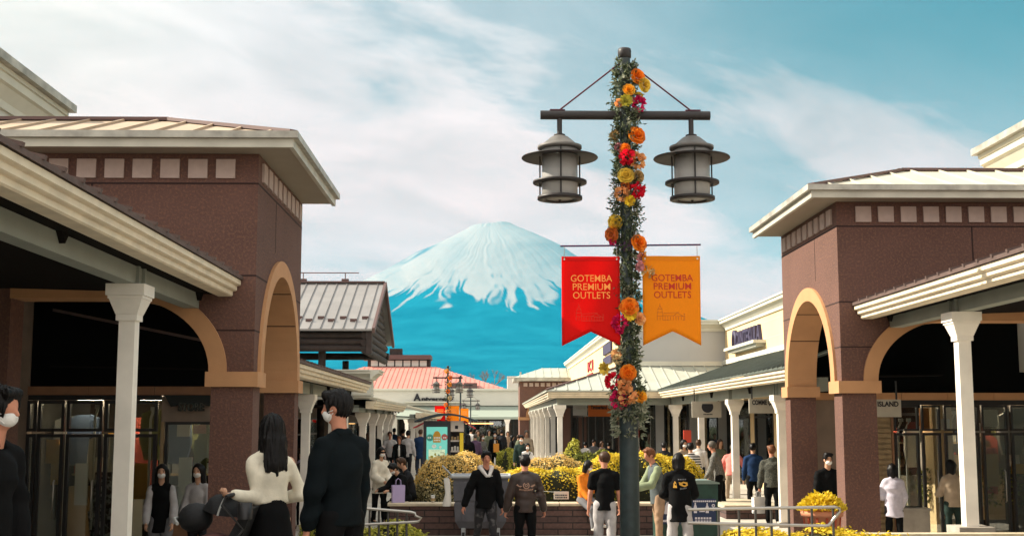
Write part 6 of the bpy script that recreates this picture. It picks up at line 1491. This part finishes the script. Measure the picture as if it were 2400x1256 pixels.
        if style == 'bob': Hr += [C(hp3(s * .030, -.020, 0), hp3(s * .034, -.014, -.07), .034 * H, .026 * H) for s in (1, -1)] + [C(hp3(0, -.035, 0), hp3(0, -.036, -.08), .04 * H, .032 * H)]; ct = ct[:1] + [E(hp3(0, .05, -.08), (.04 * H, .05 * H, .05 * H), Mh)]
        if style == 'long': Hr += [C(hp3(s * .030, -.014, .005), hp3(s * .050, -.018, -.155), .034 * H, .022 * H) for s in (1, -1)] + [C(hp3(0, -.030, .01), hp3(0, -.055, -.17), .054 * H, .050 * H, tuple(hd), 1.6), C(hp3(-.03, -.04, -.06), hp3(-.045, -.066, -.205), .032 * H, .010 * H), C(hp3(.03, -.04, -.06), hp3(.05, -.064, -.20), .032 * H, .010 * H), C(hp3(0, -.045, -.06), hp3(.008, -.072, -.225), .03 * H, .008 * H)]; ct = [E(hp3(0, .070, -.022), (.043 * H, .050 * H, .060 * H), Mh), E(hp3(0, .035, -.085), (.036 * H, .045 * H, .05 * H), Mh)]
        hs = .0075 if Y < 12 else min(h, .018)
        add('hair', Hr, hm, hh=hs, kk=.012, cuts=ct, wrinkle=.007 if style != 'crop' else .002, seed=len(PEOPLE), strand=(.009 if Y < 12 else .006 if style != 'crop' else .002) if Y < 35 else 0, centre=tuple(hc + off))
        if style == 'cap': add('cap', [E(hp3(0, 0, .035), (.054 * H, .064 * H, .050 * H), Mh), C(hp3(-.02, .06, .022), hp3(.02, .06, .022), .02 * H, .02 * H, tuple(hu), 3.0)], 'black_cloth', cuts=[E(hp3(0, 0, -.045), (.08 * H, .09 * H, .06 * H), Mh)])
    if mask:
        add('mask', [E(hp3(0, .026, -.030), (.0355 * H, .0345 * H, .030 * H), Mh), C(hp3(0, .046, -.012), hp3(0, .056, -.022), .010 * H, .010 * H)], 'mask_white', hh=min(h, .016), kk=.004)
        if Y < 12:
            for s in (1, -1):
                for z in (-.018, -.046): obj('mask_strap', MB().tube([tuple(hp3(s * .030, .038, z) + off), tuple(hp3(s * .047, .006, z * .4 - .004) + off)], .0035, 5), 'mask_white', body)
    if sunglasses: add('sunglasses', [C(hp3(-.03, .050, .006), hp3(.03, .050, .006), .011 * H, .011 * H)], 'black_cloth', hh=.01, kk=.004)
    elif (eyes if eyes is not None else (abs(((rot + math.degrees(hy) + 180) % 360) - 180) < 75 and Y < 32)):
        for s in (1, -1): obj('eye', MB().ball(tuple(hp3(s * .019, .046, .004) + off), .0062 * H, 8), 'hair_black', body); obj('eyebrow', MB().tube([tuple(hp3(s * .010, .050, .016) + off), tuple(hp3(s * .029, .044, .017) + off)], .0026 * H, 5), hm, body)
        if not mask: obj('mouth', MB().tube([tuple(hp3(-.012, .049, -.036) + off), tuple(hp3(.012, .049, -.036) + off)], .0024 * H, 5), 'lip', body)
    return dict(body=body, top=tp, wrist=[tuple(body.location + nrot @ Vector(tuple(j2 + off))) for _, _, j2 in arms], H=H, off=off, base=body.location.copy(), rz=rz, pel=pel, chest=chest, sh=sh, T=T, FW=FW, hand=[tuple(body.location + nrot @ Vector(tuple(j2 + off + (j2 - j1) / np.linalg.norm(j2 - j1) * .055 * H))) for _, j1, j2 in arms])
mat('lip', (.32, .10, .08), .6)
def back_print(pr, mb, m, name='print', front=False, zrel=.245):
    """lay a flat drawing (x right as seen, y up, metres) on the back or chest of a garment"""
    o = pr['top']; me = o.data; bv = BVHTree.FromPolygons([v.co[:] for v in me.vertices], [tuple(p.vertices) for p in me.polygons]); s = 1 if front else -1
    c = pr['off'] + pr['pel'] + pr['T'] * zrel * pr['H']; vs = []
    for x, y, z in mb.v:
        org = Vector((s * x, (-1 if front else 1) * .6 + 0, c[2] + y)); hit = bv.ray_cast(org, Vector((0, 1 if front else -1, 0)))
        yy = hit[0].y if hit[0] is not None else (c[1] - s * .15); vs.append((s * x, yy + (-1 if front else 1) * (.006 + z), c[2] + y))
    q = MB(); q.add(vs, mb.f); obj(name, q, m, o)
mat('emblem_tan', (.34, .20, .14), .7); mat('print_gold', (.62, .33, .05), .7)
BAGS = 'shopping bags in the crowd'
def bag(x, y, z, w, h, d, m, label, rot=0.0, cat='shopping bag'):
    t = local_thing('shopping_bag', (x, y, z), label, cat, None, R(rot))
    obj('bag', MB().add([(-w / 2, -d / 2, 0), (w / 2, -d / 2, 0), (w / 2, d / 2, 0), (-w / 2, d / 2, 0), (-w * .52, -d * .5, h), (w * .52, -d * .5, h), (w * .52, d * .5, h), (-w * .52, d * .5, h), (-w * .5, 0, h * .97), (w * .5, 0, h * .97)], [(3, 2, 1, 0), (0, 1, 5, 4), (2, 3, 7, 6), (1, 2, 9), (1, 9, 5), (2, 6, 9), (3, 0, 8), (0, 4, 8), (3, 8, 7)]), m, t)
    for yy in (-d * .45, d * .45): obj('handle', MB().tube([(-w * .22, yy, h - .02), (-w * .18, yy * .5, h + .10), (0, yy * .2, h + .14), (w * .18, yy * .5, h + .10), (w * .22, yy, h - .02)], .005, 5), m, t)
    return t
mat('bag_lilac', (.42, .34, .55), .6); mat('bag_white', (.66, .64, .62), .6); mat('bag_orange', (.72, .28, .03), .6)

# ---- close by, on the terrace
man = person(791, 921, 9.2, -128, 'man in dark navy coat and white face mask looking towards the shops', 'navy_black', 'black_cloth', ('short', 'hair_black'), mask=True, z0=0.0, hem=.47, fit=.022, pose=dict(turn=30, lean=2, arms=((2, 9, 8, 0), (4, 9, 8, 0)), flare=.008), skin='skin_ruddy')
HB = P(545, 1160, 9.75)
mum = person(637, 976, 10.0, -158, 'woman with long black hair in cream cardigan pushing the black stroller', 'cream_knit', 'black_cloth', ('long', 'hair_black'), sex='f', z0=0.0, hem=.585, fit=.010, skirt=True, pose=dict(turn=6, lean=2, curl=45, flare=.014, arms=(('ik', tuple(HB), (.25, .35, -1)), ('ikl', (-.05, -.13, .075), (-1, .7, -.3)))))
edge = person(4, 914, 7.2, 78, 'person in black with face mask cut off at the picture edge before the shop', 'black_cloth', 'black_cloth', ('short', 'hair_black'), mask=True, z0=0.0, hem=.44, fit=.028, skin='skin_ruddy', pose=dict(arms=((4, 6, 10, 4), (4, 6, 10, 4))))

# ---- by the dark shop
person(380, 1089, 19.4, 8, 'woman with mask in black vest and wide grey trousers before the dark shop', 'black_cloth', 'grey_cloth', ('long', 'hair_black'), sex='f', mask=True, sleeve='long', sleeve_mat='pale_grey', hem=.40, fit=.022, pose=dict(wide=.012, arms=((8, 10, 22, 5), (8, 10, 22, 5))))
person(465, 1088, 19.6, -10, 'woman with mask in pale blouse beside the brown pillar', 'pale_grey', 'charcoal', ('long', 'hair_black'), sex='f', mask=True, hem=.42, fit=.026, pose=dict(arms=((12, 10, 50, 20), (8, 10, 30, 10))))
person(724, 1046, 29.5, 175, 'person with dark hair in lavender shirt seen between the couple', 'lavender', 'charcoal', ('short', 'hair_black'), hem=.44, fit=.022)
person(709, 1052, 28.0, -120, 'person in dark brown jacket beside the lavender shirt', 'brown_leather', 'black_cloth', ('short', 'hair_brown'), hem=.44, fit=.022)

# ---- at the left end of the planter
puff = person(894, 1049, 29.3, 38, 'woman in thick cream puffer coat with sunglasses and face mask', 'puffer_cream', 'black_cloth', ('bob', 'hair_black'), sex='f', mask=True, sunglasses=True, hem=.40, fit=.048, pose=dict(arms=((10, 8, 55, 25), (10, 8, 55, 25))))
boy = person(922, 1079, 26.75, -48, 'boy in black bowed over a lilac bag on the planter edge', 'black_cloth', 'black_cloth', ('short', 'hair_black'), sit=-.078, mask=True, H=1.62, fit=.022, pose=dict(lean=22, nod=30, legs=((76, 70), (70, 66)), arms=((35, 8, 50, 10), (40, 8, 40, 10)), spread=6))
person(941, 1068, 27.7, -70, 'boy in black jacket sitting close behind the lilac bag', 'charcoal', 'black_cloth', ('short', 'hair_brown'), sit=-.078, H=1.70, fit=.024, pose=dict(lean=14, nod=18, legs=((78, 75), (74, 72)), arms=((30, 8, 55, 10), (30, 8, 55, 10))))
b0 = P(933, 1172, 26.42); bag(b0.x, 26.42, -.077, .26, .36, .14, 'bag_lilac', 'lilac paper bag standing on the planter coping', 14)
K = 'people standing before the far arcade'
person(914, 1012, 47, 5, 'man in pale grey tee with one hand at his chest', 'pale_grey', 'charcoal', ('short', 'hair_brown'), sleeve='short', fit=.02, pose=dict(arms=((10, 25, 95, 40), (5, 12, 20, 0))), skin='skin_ruddy')
person(936, 1023, 45.4, -4, 'man in open dark jacket over white shirt near the kiosk', 'black_cloth', 'charcoal', ('short', 'hair_auburn'), fit=.026, inner='white_cloth', skin='skin_ruddy')
person(957, 1010, 46.4, 160, 'man in black cap and grey sweatshirt with dark strap', 'pale_grey', 'charcoal', ('cap', 'hair_black'), fit=.024)
person(986, 1007, 49, 170, 'person in deep blue coat just beside the kiosk', 'blue_cloth', 'denim', ('short', 'hair_brown'), fit=.03, hem=.36)
person(891, 1026, 46, 30, 'young girl in pale pink top before the far arcade', 'pink_pale', 'grey_cloth', ('bob', 'hair_black'), sex='f', fit=.018) if 'pink_pale' in MATS else None
person(876, 1006, 44, 175, 'person all in black under the low arcade roof', 'black_cloth', 'black_cloth', ('bob', 'hair_black'), fit=.026, hem=.36)
person(945, 1006, 52, 150, 'far man in brown jacket behind the black cap', 'brown_leather', 'charcoal', ('short', 'hair_black'), fit=.022)

# ---- in front of the planter
hoodie = person(1140, 1057, 22.6, 14, 'young man in black jacket with white hood walking this way', 'black_cloth', 'jeans_worn', ('short', 'hair_black'), hood='white_cloth', hem=.455, fit=.030, skin='skin_ruddy', pose=dict(turn=-6, legs=((14, 6), (-14, 12)), arms=((2, 9, 10, -4), (-6, 20, 10, -12)), lean=2))
m = MB()
for k in range(4): m.box(.035 + .017 * k, .047 + .017 * k, .0, .018, 0, .002)
back_print(hoodie, m, 'white_cloth', 'chest_print', True, .245)
eag = person(1230, 1068, 21.6, 186, 'man in shiny dark bomber jacket with round emblem on its back', 'brown_leather', 'black_cloth', ('short', 'hair_black'), hem=.46, fit=.036, pose=dict(turn=14, lean=3, arms=((4, 16, 12, -4), (2, 17, 16, -6)), flare=-.004, curl=35), skin='skin_ruddy')
m = MB(); ring(m, 'Z', 0, 0, .040, .058, 120, 420, 0, .002, 18); ring(m, 'Z', 0, .005, .014, .026, 0, 359, 0, .002, 12)
for s in (-1, 1): m.prism([(s * .07, -.01), (s * .16, .03), (s * .15, .01), (s * .17, .005), (s * .14, -.01), (s * .10, -.03)], 'Z', 0, .002)
back_print(eag, m, 'emblem_tan', 'back_emblem', zrel=.20)
m = MB(); x = -.12
for k, ww in enumerate((.03, .012, .016, .03, .022, .03, .024, .02)): m.box(x, x + ww, -.012 + .014 * abs(k - 3.5) / 3.5, .014 + .014 * abs(k - 3.5) / 3.5, 0, .002); x += ww + .008
back_print(eag, m, 'emblem_tan', 'back_lettering', zrel=.155)
person(1416, 1060, 21.9, 176, 'man in black T-shirt and pale trousers with his back turned', 'black_cloth', 'pale_grey', ('crop', 'hair_brown'), sleeve='short', hem=.455, fit=.020, skin='skin_ruddy', pose=dict(turn=58, lean=2, arms=((2, 10, 10, -3), (6, 10, 16, 0)), wide=.006, legs=((6, 4), (-6, 6))))
person(1379, 1078, 26.25, 38, 'child in orange jacket and face mask sitting on the planter wall', 'orange_cloth', 'grey_cloth', ('bob', 'hair_black'), sit=-.078, H=1.62, mask=True, fit=.026, shoes='shoe_white', pose=dict(lean=8, nod=14, legs=((72, 66), (60, 50)), arms=((20, 6, 30, 5), (20, 6, 30, 5)), turn=25))
person(1522, 1051, 23.9, -78, 'auburn haired man in grey and green sweater behind the lamp post', 'slate', 'tan_cloth', ('short', 'hair_auburn'), sleeve_mat='sage', hem=.44, fit=.030, skin='skin_ruddy', pose=dict(turn=10, nod=14, lean=8, arms=((28, 8, 50, 10), (25, 10, 40, 5))))
pr = person(1590, 1063, 21.5, 176, 'person in long black sweatshirt with yellow print on the back', 'black_cloth', 'pale_grey', ('bob', 'hair_black'), hem=.37, fit=.036, pose=dict(turn=-6, wide=.010, arms=((14, 12, 55, 25), (14, 12, 55, 25)), nod=12, spread=5), skin='skin_ruddy')
m = MB(); m.prism([(-.115, -.06), (-.05, -.06), (-.065, .02), (-.085, .055), (-.105, .02)], 'Z', 0, .002); m.prism([(-.02, .04), (.02, .03), (.06, .045), (.13, .03), (.135, -.02), (.09, -.045), (.03, -.03), (-.01, -.01)], 'Z', 0, .002)
back_print(pr, m, 'print_gold', 'back_print', zrel=.20)
m = MB()
for q in range(5): m.box(.0 + .024 * q, .016 + .024 * q, -.09 + .004 * q, -.06 + .002 * q, 0, .002); m.box(-.03 + .03 * q, -.012 + .03 * q, .07, .09, 0, .002)
back_print(pr, m, 'grey_cloth', 'back_print', zrel=.20)

# ---- under the right-hand arcade
person(1618, 1039, 33.8, 178, 'person in black and white striped shirt seen from behind', 'striped_shirt', 'black_cloth', ('short', 'hair_black'), fit=.026, hem=.42)
person(1603, 1031, 36.5, 20, 'woman with mask in beige top beyond the striped shirt', 'beige', 'black_cloth', ('bob', 'hair_black'), sex='f', mask=True, fit=.02)
person(1637, 1031, 37.5, 170, 'person in white shirt half hidden by a white column', 'white_cloth', 'charcoal', ('short', 'hair_brown'), fit=.022)
person(1668, 1035, 32.2, -112, 'stooping man in grey tweed jacket between two white columns', 'tweed', 'black_cloth', ('crop', 'hair_grey'), fit=.030, pose=dict(lean=14, arms=((12, 8, 20, 0), (12, 8, 20, 0))), skin='skin_ruddy')
person(1718, 1042, 35.2, 158, 'man in salmon pink jacket leaning with spread elbows by the column', 'pink_cloth', 'beige', ('crop', 'hair_grey'), fit=.040, hem=.46, pose=dict(lean=20, spread=8, arms=((6, 30, 45, 14), (6, 30, 45, 14))), skin='skin_ruddy')
shop = person(1808, 1045, 29.2, 166, 'shopper in dark jacket and black trousers carrying a white bag', 'tweed_dark', 'black_cloth', ('short', 'hair_auburn'), fit=.036, hem=.46, skin='skin_ruddy', pose=dict(turn=25, arms=((4, 12, 8, -4), (4, 10, 8, 0)), curl=60)) if 'tweed_dark' in MATS else None
person(1940, 1063, 23.6, 6, 'person with mask in black coat standing between the brown pillars', 'black_cloth', 'wide_stripes', ('short', 'hair_black'), mask=True, fit=.030, hem=.36)
person(2090, 1088, 23.4, 172, 'woman with dark bob in loose white shirt looking at the shop window', 'lavender_white', 'black_cloth', ('bob', 'hair_black'), sex='f', fit=.050, hem=.38, pose=dict(arms=((20, 14, 60, 25), (10, 12, 30, 10)))) if 'lavender_white' in MATS else None
person(2226, 1079, 23.6, 186, 'woman in beige jumper and dark green trousers half behind the column', 'beige', 'dark_green', ('bob', 'hair_black'), sex='f', fit=.036, hem=.47, pose=dict(arms=((20, 12, 60, 20), (15, 12, 50, 15))))

# ---- far down the street
F = 'far walkers'
suit = person(1160, 1012, 50, 0, 'man in black suit and white shirt carrying an orange bag', 'black_cloth', 'black_cloth', ('short', 'hair_black'), mask=True, inner='white_cloth', fit=.022, hem=.42)
person(1131, 1018, 49, 30, 'woman in mottled grey top beside the black suit', 'tweed', 'grey_cloth', ('long', 'hair_brown'), sex='f', mask=True, fit=.024)
person(1097, 1018, 46.5, 176, 'person all in black standing by the kiosk shelves', 'black_cloth', 'black_cloth', ('long', 'hair_black'), fit=.034, hem=.34)
person(1114, 1017, 48, 170, 'man in grey and plum jacket next to the black silhouette', 'plum', 'black_cloth', ('crop', 'hair_grey'), fit=.024)
person(1120, 1008, 55, 10, 'far woman in olive coat before the dark shop hall', 'olive', 'black_cloth', ('bob', 'hair_brown'), sex='f', fit=.026)
strap = person(1236, 1039, 40, 8, 'woman in white sweater with black strap and face mask by the columns', 'white_cloth', 'charcoal', ('bob', 'hair_black'), sex='f', mask=True, fit=.028)
person(1222, 1021, 42.5, -10, 'man in dark green jacket behind the white sweater', 'dark_green', 'black_cloth', ('short', 'hair_black'), mask=True, fit=.026)
person(1234, 1009, 47.5, 0, 'pale dressed person at the start of the column row', 'beige', 'grey_cloth', ('crop', 'hair_grey'), fit=.022)
person(1201, 1020, 56, 90, 'distant dark person near the hall window', 'black_cloth', 'black_cloth', ('bob', 'hair_black'), fit=.03)
person(1216, 1019, 55, 100, 'distant person in khaki jacket near the hall window', 'olive', 'charcoal', ('crop', 'hair_brown'), fit=.04)
for px, py, Y, rot, lb, tp in ((1372, 1036, 46.2, 160, 'person in white top in the shade under the orange sign', 'white_cloth'), (1392, 1031, 46.6, 20, 'person in grey jacket in the shade under the orange sign', 'grey_cloth'), (1427, 1037, 46.0, 170, 'person in black in the shade beside the lamp post', 'black_cloth'), (1345, 1040, 46.8, 60, 'person in olive in the shade by the pavilion column', 'olive')):
    person(px, py, Y, rot, lb, tp, 'black_cloth', ('short', 'hair_black'), fit=.024)
for px, py, Y, rot, lb, tp, bt, hs, sx in (
    (862, 1016, 43, 170, 'person in grey coat walking away under the far arcade', 'grey_cloth', 'black_cloth', ('bob', 'hair_brown'), 'f'), (902, 1006, 55, 20, 'distant person in white shirt behind the grey tee', 'white_cloth', 'denim', ('short', 'hair_black'), 'm'),
    (924, 1004, 58, 175, 'distant person in dark blue behind the open jacket', 'blue_cloth', 'charcoal', ('short', 'hair_black'), 'm'), (970, 1009, 54, 10, 'distant woman in pale coat between black cap and blue coat', 'beige', 'charcoal', ('long', 'hair_brown'), 'f'),
    (1104, 1004, 62, 160, 'tiny far person in white top near the hall canopy', 'white_cloth', 'charcoal', ('short', 'hair_black'), 'm'), (1146, 1007, 60, 15, 'tiny far woman in olive dress near the hall doors', 'olive', 'olive', ('long', 'hair_black'), 'f'),
    (1176, 1008, 62, 170, 'tiny far person in dark coat right of the black suit', 'charcoal', 'black_cloth', ('short', 'hair_black'), 'm'), (1190, 1011, 66, 0, 'tiny far person in tan top by the distant brown tower', 'tan_cloth', 'charcoal', ('bob', 'hair_brown'), 'f'),
    (1556, 1037, 38, 172, 'person in grey hoodie walking inside the arcade left of the stripes', 'charcoal', 'denim', ('short', 'hair_black'), 'm'), (1688, 1030, 39, 10, 'woman in olive coat deep inside the arcade', 'olive', 'black_cloth', ('long', 'hair_brown'), 'f'),
    (1764, 1040, 33, 175, 'person in navy jumper walking off between two white columns', 'blue_cloth', 'black_cloth', ('short', 'hair_black'), 'm'), (1411, 1034, 47, 20, 'woman in pale pink in the shade under the orange sign', 'pink_pale', 'charcoal', ('bob', 'hair_brown'), 'f')):
    person(px, py, Y, rot, lb.replace('right of', 'next to').replace('left of', 'before'), tp, bt, hs, sex=sx, fit=.024)
o = P(1163, 1050, 49.8); bag(o.x, 49.75, o.z - .15, .22, .34, .1, 'bag_orange', 'orange bag held in front of the black suit')
if shop: hx, hy, hz = shop['hand'][0]; bag(hx - .03, hy, hz - .52, .28, .38, .12, 'bag_white', 'white paper bag hanging from the shopper in dark jacket', 20)
# strap across the white sweater
H_ = strap['H']; bb = strap['body']; z = strap['off'][2]; obj('bag_strap', MB().tube([(.09, -.10, z + .30 * H_), (.02, -.135, z + .2 * H_), (-.10, -.13, z + .05 * H_)], .014, 6), 'black_cloth', bb)

# ---- the stroller
def stroller():
    hx, hz = HB.x, HB.z; y = 9.75
    t = thing('stroller', (hx - .1, y, 0), 'black baby stroller with rounded hood held by the woman in cream', 'stroller')
    c_ = P(523, 1203, y); cx, cz = c_.x, c_.z
    h = MB(); n, mseg = 22, 10; v = []
    for j in range(mseg + 1):                     # hood: five ribs of cloth, open to the left
        a = R(-8 + 172 * j / mseg)
        for i in range(n + 1):
            b = math.pi * i / n; bul = 1 + .035 * math.cos(math.pi * 2 * (j % 2.5) / 2.5); v.append((cx + .155 * bul * math.sin(b) * math.cos(a) * 1.0, y - .20 * math.cos(b), cz + .155 * bul * math.sin(b) * math.sin(a)))
    h.add(v, [(j * (n + 1) + i, j * (n + 1) + i + 1, (j + 1) * (n + 1) + i + 1, (j + 1) * (n + 1) + i) for j in range(mseg) for i in range(n)], 0, True); ho = obj('hood', h, 'stroller_cloth', t)
    tr = MB(); tr.tube([(cx + .158 * math.sin(math.pi * i / 14) * math.cos(R(75)), y - .203 * math.cos(math.pi * i / 14), cz + .16 * math.sin(math.pi * i / 14) * math.sin(R(75))) for i in range(15)], .008, 6); obj('hood_trim', tr, 'trim_grey', ho)
    s = MB(); s.add([(cx - .30, y - .2, cz - .30), (cx + .12, y - .2, cz - .34), (cx + .26, y - .2, cz + .05), (cx + .20, y - .2, cz + .06), (cx + .04, y - .2, cz - .24), (cx - .30, y - .2, cz - .22)] + [(a, y + .2, b) for a, b in ((cx - .30, cz - .30), (cx + .12, cz - .34), (cx + .26, cz + .05), (cx + .20, cz + .06), (cx + .04, cz - .24), (cx - .30, cz - .22))], [(0, 1, 2, 3, 4, 5), (11, 10, 9, 8, 7, 6)] + [(i, i + 6, (i + 1) % 6 + 6, (i + 1) % 6) for i in range(6)]); obj('seat', s, 'stroller_cloth', t)
    f = MB()
    for yy in (y - .23, y + .23):
        f.tube([(hx, yy, hz), (hx - .03, yy, hz - .06), (cx + .20, yy, cz - .1), (cx - .35, yy, .14)], .012, 8); f.tube([(cx + .02, yy, cz - .28), (cx + .30, yy, .15)], .012, 8); f.tube([(cx - .34, yy, .15), (cx + .30, yy, .16)], .010, 8)
    obj('frame', f, 'black_metal', t); obj('handle', MB().tube([(hx, y - .23, hz), (hx + .02, y - .2, hz + .01), (hx + .02, y + .2, hz + .01), (hx, y + .23, hz)], .016, 10), 'rubber', t)
    for xx, rr in ((cx - .36, .10), (cx + .31, .13)):
        for yy in (y - .25, y + .25):
            w = obj('wheel', MB().tube([(xx, yy - .02, rr), (xx, yy + .02, rr)], rr, 20), 'rubber', t); obj('hub', MB().tube([(xx, yy - .024, rr), (xx, yy + .024, rr)], rr * .45, 12), 'trim_grey', w)
    obj('basket', MB().box(cx - .28, cx + .24, y - .19, y + .19, .17, .34), 'stroller_cloth', t)
    obj('footmuff', MB().ball((cx - .21, y, cz - .03), .135, 14, 0, (1.0, 1.1, .85)), 'stroller_cloth', t); obj('grab_bar', MB().tube([(cx - .30, y - .2, cz - .06), (cx - .35, y - .1, cz - .03), (cx - .35, y + .1, cz - .03), (cx - .30, y + .2, cz - .06)], .013, 8), 'trim_grey', t)
    c = MB(); c.lathe([(.05, -.06), (.05, .06), (.056, .06), (.056, -.06)], (hx + .15, y - .26, hz - .10), 16); obj('cup_holder', c, 'black_metal', t)
    obj('baby_blanket', MB().ball((cx - .06, y, cz - .20), .10, 12, 0, (1.2, 1.2, .6)), 'blanket', t)
mat('stroller_cloth', (.006, .006, .007), .75, noise=.2, nscale=14, bump=.2, bscale=50); mat('blanket', (.22, .10, .09), .9); mat('trim_grey', (.32, .32, .30), .45)
stroller()
